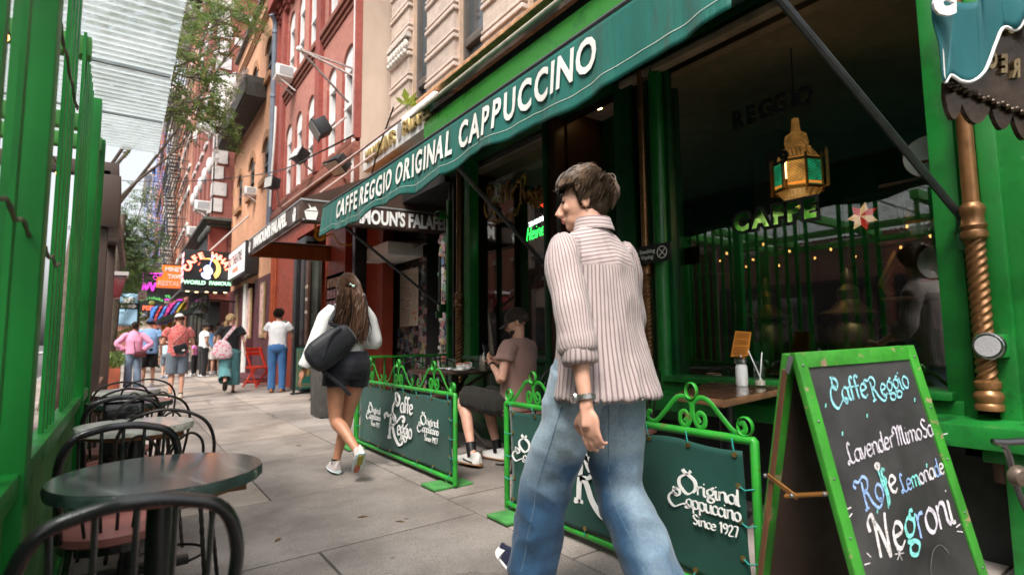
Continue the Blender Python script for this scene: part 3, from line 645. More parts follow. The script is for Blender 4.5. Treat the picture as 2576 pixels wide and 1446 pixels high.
# window air conditioner
def aircon(c,l,sc=1):
    t=thing('air_conditioner',l,'air conditioner',c,0,'window air conditioners'); c=V(c); s=sc
    q=MB(); q.box(c,(.75*s,.62*s,.46*s)); q.build('case',white,t,bevel=.015)
    q=MB(); q.box(c+V((0,-.312*s,.01)),(.5*s,.01,.34*s)); 
    for k in range(7): q.box(c+V((-.378*s,0,-.16*s+.055*s*k)),(.012,.5*s,.018*s))
    q.build('grille',pm('grey grille',(.35,.35,.36),.5,.2,60),t)
    q=MB(); q.bar(c+V((-.3*s,.2*s,-.24*s)),c+V((.37*s,.2*s,-.65*s)),.04*s,.04*s); q.bar(c+V((-.3*s,-.2*s,-.24*s)),c+V((.37*s,-.2*s,-.65*s)),.04*s,.04*s); q.bar(c+V((-.37*s,0,-.25*s)),c+V((.37*s,0,-.25*s)),.5*s,.03*s); q.build('bracket',white,t)
aircon(tuple(at(716,187,X=2.86)),'white air conditioner on brackets at an upper red brick window',.62)
# orange building
ob=thing('orange_brick_building','orange painted brick building with arched windows next to the grey rain pipe','building',(3.1,19,0))
WO=[16.6,18.75,20.95]; b=MB()
front(b,3.10,15.5,22.4,[(2.9,5.3,[]),(5.3,7.6,[(y,.86,5.70,6.62,.30) for y in WO]),(7.6,8.4,[]),(8.4,11.6,[(y,.86,8.70,9.62,.30) for y in WO])])
b.bx((3.1,15.5,11.6),(9,22.4,11.65)); b.bx((8.6,15.5,0),(9,22.4,11.6)); b.bx((3.5,22.0,0),(9,22.4,11.6)); b.build('wall',orb,ob,smooth=False)
b=MB()
for y in WO:
    for z in (6.62,9.62):
        o=opening(y,.86,z,z,.30); oo=opening(y,1.16,z,z,.52); 
        b.prism(oo[1:-1]+o[1:-1][::-1],(3.07,0,0),(0,1,0),(0,0,1),.06)
    for z in (5.7,8.7): b.bx((3.0,y-.55,z-.16),(3.3,y+.55,z))
b.build('arch_trim',orsill,ob,smooth=False)
b=MB()
for k in range(9):
    for y in (15.52,22.28): b.bx((3.075,y-.08,5.2+.62*k),(3.12,y+.10,5.5+.62*k))
for k in range(3): b.bx((3.06-.02*k,15.5,10.7+.12*k),(3.12,22.4,10.75+.12*k))
b.build('brick_trim',orsill,ob,smooth=False)
for y in WO:
    for z0,z1 in ((5.7,6.62),(8.7,9.62)): sash(ob,3.1,y,.86,z0,z1,.3,wdark,pane,orsill)
b=MB(); b.bx((2.98,15.5,11.6),(3.3,22.5,11.72)); b.build('roof_edge',wdark,ob)
purp=pm('maroon wall paint',(.085,.020,.028),.6,.2,3,bs=.1)
b=MB(); b.bx((3.1,15.5,.04),(3.4,17.6,2.9)); b.bx((3.1,18.7,.04),(3.4,22.4,2.9)); b.bx((3.35,17.6,.04),(3.5,18.7,2.9)); b.bx((2.55,15.4,.03),(3.1,18.8,.16)); b.build('ground_floor_wall',purp,ob,smooth=False)
b=MB(); b.bx((3.04,18.72,.1),(3.1,19.15,2.9)); b.build('white_strip',white,ob)
for y in (16.0,17.9,20.3):
    q=MB(); q.bx((3.05,y,1.2),(3.09,y+.55,2.7)); fo=q.build('poster_case',pm('gilt case',(.35,.25,.10),.5,.2,9),ob)
    q=MB(); q.bx((3.04,y+.06,1.27),(3.052,y+.49,2.63)); q.build('poster',pm('faded poster',(.5,.42,.38),.5,.5,6,col2=(.6,.35,.3)),fo)
lb=thing('theatre_sign','long white light box sign with dark lettering on the maroon front','sign',(3.0,19,3.5))
b=MB(); b.bx((2.72,17.05,3.02),(3.09,21.3,3.98)); b.build('case',black,lb,bevel=.02)
b=MB(); b.bx((2.705,17.1,3.1),(2.72,21.25,3.92)); b.build('face',pm('milky acrylic',(.80,.78,.75),.4,.05,4,emit=.25),lb)
text('lettering','PLAYERS THEATRE',black,lb,(2.70,19.2,3.6),UXF,UZ,.42,.004,.006)
text('lettering','AVAILABLE',pm('orange sign red',(.7,.15,.05),.5,.1,4),lb,(2.70,18.6,3.28),UXF,UZ,.22,.004,.004)
aircon(tuple(at(630,482,X=2.95)),'small white air conditioner in a lower window of the orange wall',.5)
fb=thing('flower_box','long dark flower box with silvery tinsel along its rim on orange wall','flower box',(3.0,19.6,8.3))
b=MB(); b.bx((2.55,16.8,8.15),(3.09,22.4,8.2)); b.bx((2.5,16.8,8.2),(2.56,22.4,8.75)); b.bx((2.56,16.8,8.2),(3.09,16.86,8.75)); b.bx((2.56,22.34,8.2),(3.09,22.4,8.75)); b.build('trough',pm('dark weathered wood',(.05,.045,.04),.8,.4,8,bs=.4),fb,bevel=.01)
b=MB(); r2=random.Random(3)
for k in range(1500):
    y=r2.uniform(16.8,22.5); p=V((2.5+r2.gauss(0,.05),y,8.75+r2.gauss(0,.09))); d=V((r2.gauss(0,1),r2.gauss(0,1),r2.gauss(0,1)+.3)).normalized()*.10; e=d.cross(V((.3,.2,1))).normalized()*.018
    b.add([p,p+d+e,p+d-e],[(0,1,2)])
for k in range(120):
    z=r2.uniform(7.3,8.7); p=V((2.5+r2.gauss(0,.03),22.45+r2.gauss(0,.03),z)); d=V((r2.gauss(0,1),r2.gauss(0,1),r2.gauss(0,1))).normalized()*.1; e=d.cross(V((.3,.2,1))).normalized()*.02; b.add([p,p+d+e,p+d-e],[(0,1,2)])
b.build('tinsel',pm('silver tinsel',(.62,.57,.53),.35,.2,20),fb)
# white banner
fgp=[at(x,y,Y=22.9) for x,y in ((546,192),(594,182),(594,290),(556,302))]
fl_=thing('white_banner','hanging white cloth banner with a pale figure beside the flower box','banner',(fgp[1].x,22.9,10))
def bf(u,v):
    p=fgp[0].lerp(fgp[1],u).lerp(fgp[3].lerp(fgp[2],u),v); return p+V((0,.12*sin(u*9+v*4)*v,0.03*sin(u*14)*v))
b=MB(); b.grid(bf,16,16); b.build('cloth',pm('white banner cloth',(.72,.70,.68),.8,.08,3,col2=(.80,.79,.78)),fl_,solid=.01)
b=MB(); b.ell(bf(.55,.30)+V((0,-.06,0)),(.28,.03,.26)); b.ell(bf(.55,.62)+V((0,-.06,0)),(.32,.03,.42)); b.build('emblem',white,fl_)
b=MB(); b.tube([fgp[0]+V((0,0,.03)),fgp[1]+V((.35,0,.1))],.025,6); b.build('pole',wdark,fl_)
# quoined corner building
qx=at(545,300,Y=23).x
qb=thing('quoined_brick_building','tall dark red brick corner building with pale stone quoins behind the orange one','building',(qx,26,0))
b=MB(); WQ=[24.3,25.9,27.5,29.1,30.7]
front(b,qx,23.0,32,[(5.6+3.2*k,8.8+3.2*k,[(y,.8,6.2+3.2*k,7.9+3.2*k,.2) for y in WQ]) for k in range(4)]+[(18.4,19.2,[])],.4)
b.bx((qx,22.95,2.8),(9,23.3,19.2)); b.bx((qx,31.8,0),(9,32,19.2)); b.bx((qx,23,19.2),(9,32,19.3)); b.build('wall',brick('dark red brick',(.34,.115,.09),(.30,.10,.08),(.30,.11,.09),bs=.3),qb,smooth=False)
b=MB()
for k in range(21):
    wd=.42 if k%2 else .30; z=5.95+.62*k; b.bx((qx-.05,22.9,z),(qx+wd,23.0,z+.5)); b.bx((qx-.05,22.9,z),(qx,22.9+wd*1.4,z+.5))
for k in range(4): b.bx((qx+.5,22.9,12.6+k*1.05),(9,22.97,12.9+k*1.05))
for y in WQ:
    for k in range(4):
        z=7.9+3.2*k; b.ell((qx-.02,y,z+.15),(.14,.20,.34)); b.bx((qx-.08,y-.5,6.05+3.2*k),(qx+.2,y+.5,6.2+3.2*k))
b.build('stone_quoin',pm('pale grey stone',(.58,.56,.55),.8,.12,6,bs=.2),qb,smooth=False)
b=MB(); b.bx((qx-.1,22.9,2.9),(qx+.5,23.2,5.4)); 
for z in (3.5,4.1,4.7): b.bx((qx,22.93,z),(4,22.98,z+.08))
b.bx((qx+.02,22.96,2.6),(4,23.1,5.4)); b.build('lower_wall',redd,qb,smooth=False)
b=MB(); 
for k,(d,h) in enumerate(((.12,.1),(.22,.12),(.34,.12))): b.bx((qx-d,22.9-d,5.35+.1*k),(4.2,32,5.35+.1*k+h))
for k in range(6): b.ell((qx-.15,22.72+.5*k,5.2),(.1,.1,.16))
for d,z in ((.3,18.6),(.6,18.9),(.8,19.3)): b.bx((qx-d,22.9-d*.4,z),(9,32,z+.35))
b.build('cornice',pm('dark green grey stone',(.075,.08,.07),.8,.3,8,bs=.3),qb,bevel=.02)
for y in WQ:
    for k in range(4): sash(qb,qx,y,.8,6.2+3.2*k,7.9+3.2*k,.2,wdark,pane,sand,simple=True)
for y,z in ((24.4,6.4),(27.4,5.9),(24.2,9.6)): aircon((qx-.2,y,z),'white air conditioner in the dark red corner building, '+('nearest the quoins' if z==6.4 else 'farther along the front' if z==5.9 else 'one floor above'),.8)
# dark shopfront at its foot
b=MB(); b.bx((qx+.05,23.2,.04),(qx+.4,32,5.3)); b.build('shopfront',pm('charcoal paint',(.022,.025,.026),.5,.2,3),qb,smooth=False)
b=MB()
for k in range(4): 
    y=23.5+1.6*k; b.bx((qx-.02,y,.9),(qx+.06,y+1.2,2.3)); b.bx((qx-.02,y,2.4),(qx+.06,y+1.2,2.9))
b.build('shop_pane',pane,qb,smooth=False)
b=MB(); b.prism([(0,0),(-.9,-.45),(-.9,-.55),(0,-.2)],(qx+.1,22.6,3.6),(1,0,0),(0,0,1),-9); b.build('pent_roof',pm('slate grey',(.12,.12,.13),.5,.3,8),qb,smooth=False)
def fire_escape(par,X,y0,y1,zs,m,dep=1.0):
    q=MB()
    for i,z in enumerate(zs):
        [q.bx((X-dep+.13*k,y0,z),(X-dep+.13*k+.05,y1,z+.04)) for k in range(8)]
        for r_ in (.45,.9):
            q.bx((X-dep,y0,z+r_),(X-dep+.03,y1,z+r_+.035)); q.bx((X-dep,y0,z+r_),(X,y0+.03,z+r_+.035)); q.bx((X-dep,y1-.03,z+r_),(X,y1,z+r_+.035))
        n=int((y1-y0)/.45)
        for k in range(n+1): q.bx((X-dep,y0+k*.45,z),(X-dep+.02,y0+k*.45+.02,z+.9))
        for k in range(5): q.bx((X-dep+k*.22,y0,z),(X-dep+k*.22+.02,y0+.02,z+.9))
        if i<len(zs)-1:
            z2=zs[i+1]; q.bar((X-dep+.15,y0+.3,z+.06),(X-dep+.15,y1-.4,z2),.04,.12); q.bar((X-dep+.6,y0+.3,z+.06),(X-dep+.6,y1-.4,z2),.04,.12)
            for k in range(10): f_=k/10; q.bx((X-dep+.15,y0+.3+(y1-y0-.7)*f_,z+(z2-z)*f_),(X-dep+.6,y0+.5+(y1-y0-.7)*f_,z+(z2-z)*f_+.03))
    return q.build('fire_escape',m,par,smooth=False)
def tenement(label,X,Y0,Y1,H,m,ncol,face=-1,fe=None,fm=None,trim=None,z0=3.4,fh=3.1,sashm=None,shop=None,name='tenement_building'):
    t=thing(name,label,'building',(X,(Y0+Y1)/2,0)); q=MB(); nf=int((H-z0)/fh); wd=(Y1-Y0)/ncol
    ys=[Y0+wd*(k+.5) for k in range(ncol)]
    front(q,X,Y0,Y1,[(0,z0,[])]+[(z0+fh*k,z0+fh*(k+1),[(y,min(.95,wd*.5),z0+fh*k+.75,z0+fh*k+2.45,0) for y in ys]) for k in range(nf)]+[(z0+fh*nf,H,[])],.4,face)
    s=-face; q.bx((X+s*.4,Y0,0),(X+s*7,Y0+.3,H)); q.bx((X+s*.4,Y1-.3,0),(X+s*7,Y1,H)); q.bx((X+s*.4,Y0,H-.1),(X+s*7,Y1,H)); q.build('wall',m,t,smooth=False)
    for k in range(nf):
        for y in ys: sash(t,X,y,min(.95,wd*.5),z0+fh*k+.75,z0+fh*k+2.45,0,sashm or wdark,pane,sand,face,simple=True)
    q=MB()
    for k in range(nf):
        for y in ys: q.bx((X-s*.08,y-.62,z0+fh*k+.6),(X+s*.1,y+.62,z0+fh*k+.75)); q.bx((X-s*.06,y-.62,z0+fh*k+2.45),(X+s*.1,y+.62,z0+fh*k+2.7))
    for d,z in ((.2,H-.7),(.45,H-.4),(.6,H-.15)): q.bx((X-s*d,Y0,z),(X+s*.3,Y1,z+.3))
    q.build('stone_trim',trim or sand,t,smooth=False)
    if shop: 
        q=MB(); q.bx((X-s*.06,Y0+.2,-.1),(X+s*.1,Y1-.2,2.9)); q.build('shopfront',shop,t,smooth=False)
        q=MB(); 
        for k in range(ncol): q.bx((X-s*.08,Y0+wd*k+.3,.7),(X,Y0+wd*(k+1)-.3,2.4))
        q.build('shop_pane',pane,t,smooth=False)
    if fe: fire_escape(t,X,fe[0],fe[1],[z0+fh*k+.1 for k in range(nf)],fm)
    return t
salmon=brick('salmon brick',(.55,.24,.17),(.5,.22,.16),(.5,.28,.2)); cream=brick('cream brick',(.56,.49,.42),(.52,.46,.40),(.5,.45,.4)); orr=brick('orange red brick',(.55,.17,.07),(.5,.15,.07),(.4,.2,.12)); brn=brick('brown brick',(.22,.13,.10),(.19,.11,.085),(.2,.15,.12)); reds=brick('street red brick',(.36,.13,.09),(.32,.11,.08),(.3,.2,.16))
chshop=pm('charcoal shop paint',(.03,.03,.032),.5,.2,3)
blueiron=pm('blue iron paint',(.10,.20,.50),.5,.2,5); iron=pm('black iron',(.018,.018,.02),.5,.2,5)
tenement('salmon tenement with black fire escape past the quoined corner',2.45,32.2,39,19,salmon,4,fe=(33,37.5),fm=iron,trim=white,shop=chshop)
tenement('orange red tenement with black iron stairs on the right hand row',2.5,39.2,46,17,orr,4,fe=(40,45),fm=iron,trim=cream,shop=chshop)
tenement('cream tenement with bright blue fire escape farther down the row',2.3,46.2,56,20,cream,5,fe=(48,51),fm=blueiron,trim=white,shop=pm('red shop paint',(.25,.03,.02),.5,.2,3))
tenement('red tenement with blue iron balconies near the end of the row',2.0,56.2,66,21,orr,5,fe=(58,60),fm=blueiron,trim=white)
tenement('pale end tenement closing the right hand row of houses',1.6,66.2,82,19,cream,7,trim=white)
tenement('far brick house across the end of the street',-2,110,130,15,reds,8)
# the other side of the street, seen in the windows
for a in ((-9,-1,13,brn,4,'brown brick house opposite the cafe windows',None),(-1.0,7,12,reds,4,'red brick house opposite the green dining shed',None),(7,16,14,brn,5,'dark brick house opposite the falafel shop',(8,13)),(16,26,13,cream,5,'pale brick house opposite the maroon theatre front',None),(26,38,15,reds,6,'red brick house opposite the quoined corner',(28,34))):
    tenement(a[5],-12.2,a[0],a[1],a[2],a[3],a[4],1,fe=None,fm=iron,trim=pm('grey stone trim',(.35,.33,.3),.8,.1,5),sashm=winw,shop=chshop,name='row_house')
# ---------------- trees ----------------
def leafm(name,c,c2):
    if name in MATS: return MATS[name]
    m,t,b=nm(name); s=attr(t,'st')[1]; x=sep(t,s)[0]
    t.links.new(ramp(t,x,((0,c),(1,c2))),b.inputs['Base Color']); b.inputs['Roughness'].default_value=.5; b.inputs['Specular IOR Level'].default_value=.3
    tr=t.nodes.new('ShaderNodeBsdfTranslucent'); t.links.new(ramp(t,x,((0,c),(1,c2))),tr.inputs[0]); mx=t.nodes.new('ShaderNodeMixShader'); mx.inputs[0].default_value=.4
    t.links.new(b.outputs[0],mx.inputs[1]); t.links.new(tr.outputs[0],mx.inputs[2]); t.links.new(mx.outputs[0],t.nodes['Material Output'].inputs[0]); MATS[name]=m; return m
lf1=leafm('locust leaf',(.07,.14,.04),(.22,.30,.09)); lf2=leafm('dark leaf',(.06,.12,.05),(.18,.27,.12)); bark=pm('grey brown bark',(.12,.10,.075),.9,.3,9,bs=.6,bsc=25)
def tree(label,base,top,clusters,lm,n,seed,lsz=.075,tr=.16,name='street_tree',limbs=True):
    r=random.Random(seed); t=thing(name,label,'tree',base); b=MB(); base=V(base); top=V(top)
    tp=smooth([base,base.lerp(top,.35)+V((r.uniform(-.15,.15),r.uniform(-.2,.2),0)),base.lerp(top,.7)+V((r.uniform(-.2,.2),r.uniform(-.2,.2),0)),top],5)
    b.tube(tp,[tr*(1-.65*i/len(tp)) for i in range(len(tp))],9)
    if limbs:
        for c,rad in clusters:
            c=V(c); s=tp[r.randint(len(tp)//3,len(tp)-1)]
            pts=smooth([s,s.lerp(c,.4)+V((r.uniform(-.2,.2),r.uniform(-.2,.2),.2)),s.lerp(c,.75),c],4); b.tube(pts,[.032*(1-.8*i/len(pts))+.006 for i in range(len(pts))],6)
            for k in range(5):
                e=c+V((r.gauss(0,1),r.gauss(0,1),r.gauss(0,.8)))*rad*.6; b.tube([pts[-5],pts[-5].lerp(e,.5)+V((0,0,.05)),e],[.012,.008,.004],5)
    b.build('trunk',bark,t)
    f=MB(); tot=sum(c[1]**2 for c in clusters)
    for c,rad in clusters:
        c=V(c); m=int(n*rad*rad/tot/9)
        for k in range(m):
            d=V((r.gauss(0,1),r.gauss(0,1),r.gauss(0,1))); d.normalize(); q=c+d*rad*(r.random()**.45)*V((1,1,.75)).length/1.6; sh=r.random()
            ax=V((r.gauss(0,1),r.gauss(0,1),-.4+r.gauss(0,.5))).normalized(); sd_=ax.cross(V((r.gauss(0,.4),r.gauss(0,.4),1))).normalized(); 
            for j in range(9):   # a small compound leaf
                s2=(-1 if j%2 else 1); a=q+ax*lsz*1.05*(j//2)*.55; e=(sd_*s2*.8+ax*.45+V((r.gauss(0,.2),r.gauss(0,.2),r.gauss(0,.25)))).normalized()*lsz; w_=ax.cross(e).cross(e).normalized()*lsz*.24
                f.add([a,a+e*.5+w_,a+e,a+e*.5-w_],[(0,1,2,3)],[(min(1,max(0,sh*.7+r.random()*.3)),0)]*4)
    f.build('crown',lm,t,smooth=False)
def cl(spec,Y): return [(tuple(at(x,y,Y=Y+dy)),r) for x,y,dy,r in spec]
tree('locust tree arching its leafy branches in front of the orange building',(-1.0,12.5,-.1),(-.6,13.0,7.5),cl([(520,45,1,.60),(560,30,1.5,.65),(600,25,1.5,.65),(635,60,2.5,.55),(475,95,0,.32),(500,165,0,.50),(530,195,0,.5),(545,240,0,.5),(505,270,0,.55),(545,290,1,.55),(575,330,1.5,.36),(470,245,-1,.30),(490,320,-.5,.30),(620,-10,3,.7),(555,120,1,.36),(455,290,-1,.22),(590,365,1.5,.25),(380,60,-3,.9),(300,120,-3,1.0),(340,220,-3,.7),(420,20,-2,.7),(300,280,-3,.6)],14),lf1,15000,5,lsz=.08)
tree('slim leaning street tree behind the brown shed frame',(-.55,24,-.1),(-.2,23,5.5),cl([(310,540,0,.6),(345,575,0,.7),(330,620,0,1.1),(300,660,0,1.1),(390,590,2,.6),(360,500,2,.6),(285,580,0,1.1),(345,680,1,.8),(290,740,0,.7)],24),lf2,11000,6,lsz=.10,tr=.22)
tree('bright green tree beyond the one way sign',(-1.2,36,-.1),(-.9,36,5),cl([(350,720,0,1.5),(320,760,0,1.5),(380,690,0,1.0),(300,690,0,1.6),(290,790,0,1.4),(340,780,0,1.1)],36),leafm('yellow green leaf',(.10,.16,.03),(.26,.32,.07)),14000,8,lsz=.14,tr=.2)
tree('big tree closing the far end of the street',(-.8,60,-.1),(-.5,60,9),cl([(330,640,0,2.0),(300,660,0,2.3),(360,680,0,1.7),(380,730,0,1.2),(320,720,0,2.2),(350,760,0,2.0)],60),lf2,12000,9,lsz=.22,tr=.3)
# overhead cables
for k,(pts,rad) in enumerate((([at(280,450,Y=30),at(330,456,Y=27),at(480,456,Y=22),at(600,446,X=2.9),at(700,430,X=2.8),at(800,385,X=2.7),at(890,340,X=2.95)],.016),([at(990,270,X=2.9),at(940,420,X=2.95),at(916,560,X=3.0)],.012))):
    b=MB(); b.tube(smooth(pts,6),rad,5); tag(b.build('overhead_cable',black),['black cable sagging across the street to the red front','thin cable dropping down the tan stucco wall'][k],'cable')
# ---------------- cafe awning ----------------
def cloth(name,col,wr=.5,trans=.25,rough=.6,sc=9,stretch=(1,1,.25),streak=None):
    if name in MATS: return MATS[name]
    m,t,b=nm(name); tc=t.nodes.new('ShaderNodeTexCoord'); mp=t.nodes.new('ShaderNodeMapping'); mp.inputs['Scale'].default_value=stretch; t.links.new(tc.outputs['Object'],mp.inputs[0])
    n=noise(t,sc*.4,5,mp.outputs[0]); out=mixc(t,1.0,col,ramp(t,n,((.3,(.78,)*3),(.7,(1.18,)*3))),'MULTIPLY')
    if streak: out=mixc(t,ramp(t,noise(t,5,6,mp.outputs[0],.7),((.5,(0,0,0)),(.72,(.75,)*3))),out,streak)
    t.links.new(out,b.inputs['Base Color']); b.inputs['Roughness'].default_value=rough; b.inputs['Specular IOR Level'].default_value=.3
    b.inputs['Sheen Weight'].default_value=.1
    bump(t,b,noise(t,sc,3,mp.outputs[0]),wr,.02)
    if trans:
        tr=t.nodes.new('ShaderNodeBsdfTranslucent'); t.links.new(out,tr.inputs[0]); mx=t.nodes.new('ShaderNodeMixShader'); mx.inputs[0].default_value=trans
        t.links.new(b.outputs[0],mx.inputs[1]); t.links.new(tr.outputs[0],mx.inputs[2]); t.links.new(mx.outputs[0],t.nodes['Material Output'].inputs[0])
    MATS[name]=m; return m
teal=cloth('teal awning canvas',(.010,.150,.120),.9,.30,sc=7,stretch=(1,1.6,.22),streak=(.055,.065,.05))
aw=thing('cafe_awning','teal green canvas awning with white cafe lettering on its valance','awning',(2.4,3.4,2.6))
def wob(y): return .008*sin(y*9.3)+.004*sin(y*21+1)+.002*sin(y*37)
BZ=lambda y:2.50-.02*sin((y-1)/4.9*pi)
y0a,y1a=1.03,5.92
def vb(u,v):
    y=y1a+(y0a-y1a)*u; drop=.325+.02*sin(y*4.1)+.012*sin(y*11)
    return V((1.69+wob(y)*v*1.3-.02*v+.0015*sin(y*50+v*3)*v,y+.012*sin(y*13)*v,BZ(y)-drop*v))
b=MB(); b.grid(vb,240,14); b.build('valance',teal,aw,solid=.003)
b=MB(); b.grid(lambda u,v: vb(u,.80+.012*v)+V((-.004,0,0)),240,1); b.build('seam',pm('pale thread',(.35,.42,.36),.8,.1,9),aw)
def top(u,v):
    y=y1a+(y0a-y1a)*u; x=1.70+(3.06-1.70)*v; return V((x,y,BZ(y)+.68*v-.06*sin(v*pi)))
b=MB(); b.grid(top,60,10); b.build('canopy',cloth('canopy canvas',(.010,.11,.09),.3,.12),aw,solid=.003)
b=MB(); b.tube([(1.70,y,BZ(y)+.008) for y in [y1a+(y0a-y1a)*k/20 for k in range(21)]],.018,8); b.build('front_bar',pm('dark bar',(.03,.035,.035),.5,.2,9),aw)
b=MB(); b.tube([(3.04,6.0,3.24),(3.04,.3,3.24)],.085,14); b.build('roller',cloth('rolled canvas',(.008,.07,.06),.3,0),aw)
b=MB(); b.lathe([(.09,0),(.09,.06),(.05,.07)],(3.04,6.0,3.24),14,(0,1,0)); b.build('roller_cap',white,aw)
b=MB(); b.bx((2.98,.3,3.34),(3.16,6.0,3.37)); b.build('roller_cover',black,aw)
for k,(p,q) in enumerate((((3.17,.84,1.57),(1.72,1.06,2.49)),((3.17,5.95,1.46),(1.72,5.86,2.44)),((3.17,3.72,1.55),(1.74,3.40,2.46)))):
    b=MB(); b.tube([p,q],.017,8); b.build('support_arm',pm('dark grey arm',(.05,.055,.06),.4,.2,9,metal=.4),aw)
b=MB(); 
for y,z in ((.84,1.57),(5.95,1.46)): b.bx((3.1,y-.03,z-.05),(3.2,y+.03,z+.05)); b.bx((3.06,y-.02,z-.12),(3.14,y+.02,z-.04))
b.build('arm_bracket',dgreen,aw,bevel=.008)
b=MB(); b.tube([(3.13,5.99,1.42),(3.13,5.99,2.1)],.02,6); b.tube([(3.13,3.72,1.5),(3.13,3.72,2.4)],.02,6); b.build('gear_rod',steel,aw)
TX='CAFFE REGGIO ORIGINAL CAPPUCCINO'
awl=pm('worn white lettering',(.70,.68,.63),.75,.08,20,col2=(.60,.58,.54))
YL0,YL1=at(848,530,X=1.68).y,at(1507,95,X=1.68).y
cu=[.5,.55,.5,.5,.5]
adv={'I':.30,' ':.34,'F':.58,'E':.60,'L':.56,'N':.74,'O':.80,'G':.78,'C':.74,'A':.70,'R':.68,'P':.64,'U':.72}
tot=sum(adv[c] for c in TX); pos=0
for ch in TX:
    wd=adv[ch]; yc=YL0+(YL1-YL0)*(pos+wd/2)/tot; pos+=wd
    if ch==' ': continue
    sc_=abs(YL1-YL0)/tot*1.06
    def fn(x,y,z,yc=yc): 
        yy=yc-x; v=.44-(y)/.33
        for _ in range(4): yy=yc-x-.012*sin(yy*13)*v
        return (x,y,z-(wob(yy)*v*1.3-.02*v+.0015*sin(yy*50+v*3)*v)*1)
    text('lettering',ch,awl,aw,(1.679,yc,BZ(yc)-.143),UXF,UZ,.235,.002,.006,sx=sc_/.235*.86,fn=fn,sub=.03)
# small green security camera on the slim post
sc=thing('security_camera','small green painted camera clamped high on the slim post','camera',(3.1,5.84,2.0)); cp=at(1112,542,X=3.1)
b=MB(); b.lathe([(.055,-.02),(.06,.05),(.045,.11),(.02,.12)],cp,16,(-.75,-.5,-.1)); b.build('housing',lgreen,sc)
b=MB(); b.lathe([(.025,.118),(.035,.122),(.03,.128)],cp,16,(-.75,-.5,-.1)); b.build('lens',black,sc)
b=MB(); b.bar(cp,cp+V((.07,0.0,-.02)),.03,.03); b.build('clamp',lgreen,sc)
# ---------------- falafel awning and shopfront ----------------
brown=cloth('brown awning canvas',(.080,.046,.034),.25,.25,.55); brownu=cloth('lit brown canvas',(.34,.14,.05),.2,.55)  # brownu repeats the brown canvas, its colour brightened for daylight coming through
fa=thing('falafel_awning','large brown box awning with white falafel lettering and cone emblem','awning',(3,9,2.8))
C0=V((1.79,7.26,2.90)); C1=V((1.77,10.73,2.90)); W0=V((3.95,7.30,2.97)); W1=V((3.6,10.76,2.93)); dz=V((0,0,-.285)); U0=V((3.6,7.3,3.80)); U1=V((3.12,10.7,3.80))
def strip(nm_,a,c,h,m,bow=.0,par=fa):
    q=MB(); d=V((a.y-c.y,c.x-a.x,0)).normalized()
    q.grid(lambda u,v: a.lerp(c,u)+h*v+d*(.012*sin(u*31)*v+bow*sin(u*pi)*v),50,6); return q.build(nm_,m,par,solid=.004)
strip('front_valance',C0,C1,dz,brown); strip('side_valance',W0,C0,V((0,0,-.31)),brown)
strip('end_panel',C1,W1,V((0,0,-.3)),brownu)
q=MB(); q.grid(lambda u,v: C0.lerp(C1,u).lerp(U0.lerp(U1,u),v)-V((0,0,.10*sin(v*pi))),20,10); q.build('top_canvas',brownu,fa,solid=.004)
q=MB(); q.add([C0,W0,U0],[(0,1,2)]); q.build('end_gusset',brown,fa)
q=MB(); q.tube([C1+V((.02,-.02,-.02)),W1+V((0,-.02,-.02))],.012,6); q.tube([C0.lerp(C1,.5),U0.lerp(U1,.5)],.012,6); q.build('inner_frame',black,fa)
q=MB(); q.tube([C0,C1],.016,6); q.tube([W0,C0],.016,6); q.tube([C0+dz*.9+V((.04,0,0)),C1+dz*.9+V((.04,0,0))],.014,6); q.tube([C1,W1],.016,6); q.build('frame_tube',pm('silver tube',(.5,.5,.5),.4,.1,9,metal=.8),fa)
dS=(C0-W0).normalized(); uS=-dS
pS=at(1003,545,Y=7.27); text('lettering','MAMOUN\'S FALAFEL',white,fa,W0.lerp(C0,(W0.x-pS.x)/(W0.x-C0.x))+V((0,-.014,-.16)),uS,UZ,.27,.004,.010,fit=1.60)
uF=(C0-C1).normalized()
text('lettering','MAMOUN\'S FALAFEL',white,fa,C0.lerp(C1,.52)+V((-.02,0,-.145)),uF,UZ,.24,.004,.014,fit=2.3)
def cone(o,ux):
    q=MB(); q.prism([(-.06,-.10),(.06,-.10),(.09,.01),(-.09,.01)],o,ux,UZ,.003); q.prism([(-.08,.02),(.08,.02),(.05,.08),(0,.06),(-.04,.11),(-.02,.05)],o,ux,UZ,.003); q.build('cone_emblem',white,fa,smooth=False)
cone(C0.lerp(C1,.07)+V((-.02,0,-.15)),uF); cone(C0.lerp(C1,.95)+V((-.02,0,-.15)),uF); cone(W0.lerp(C0,.94)+V((0,-.012,-.16)),uS)
b=MB(); p0=at(625,600,X=2.0); b.tube([at(712,520,X=2.2),at(800,455,X=2.35),at(905,380,X=2.7),at(1010,300,X=3.05)],.022,6); b.tube([at(805,485,X=2.3),at(945,385,X=3.0)],.018,6); tag(b.build('awning_rail',pm('pinkish old rail',(.42,.30,.27),.6,.2,9)),'pinkish pipe rail slanting above the brown awning to the sign','rail')
yc=thing('cable_reel','yellow extension cord reel hanging under the brown awning','cord reel',at(805,592,Y=8.8)); yp=at(805,592,Y=8.8); ym=pm('yellow plastic',(.65,.36,.03),.45,.1,9)
b=MB(); b.lathe([(.085,-.04),(.085,.04),(.055,.045),(.055,-.045)],yp,18,(-.6,-.8,0)); b.build('drum',ym,yc)
b=MB(); b.tube([yp+V((-.06,0,.0)),yp+V((-.08,.0,.22))],.02,6); b.tube(smooth([yp+V((.08,-.02,-.02)),yp+V((.2,0,.04)),yp+V((.32,.05,-.1)),yp+V((.55,.1,-.08))]),.013,6); b.build('cord',ym,yc)
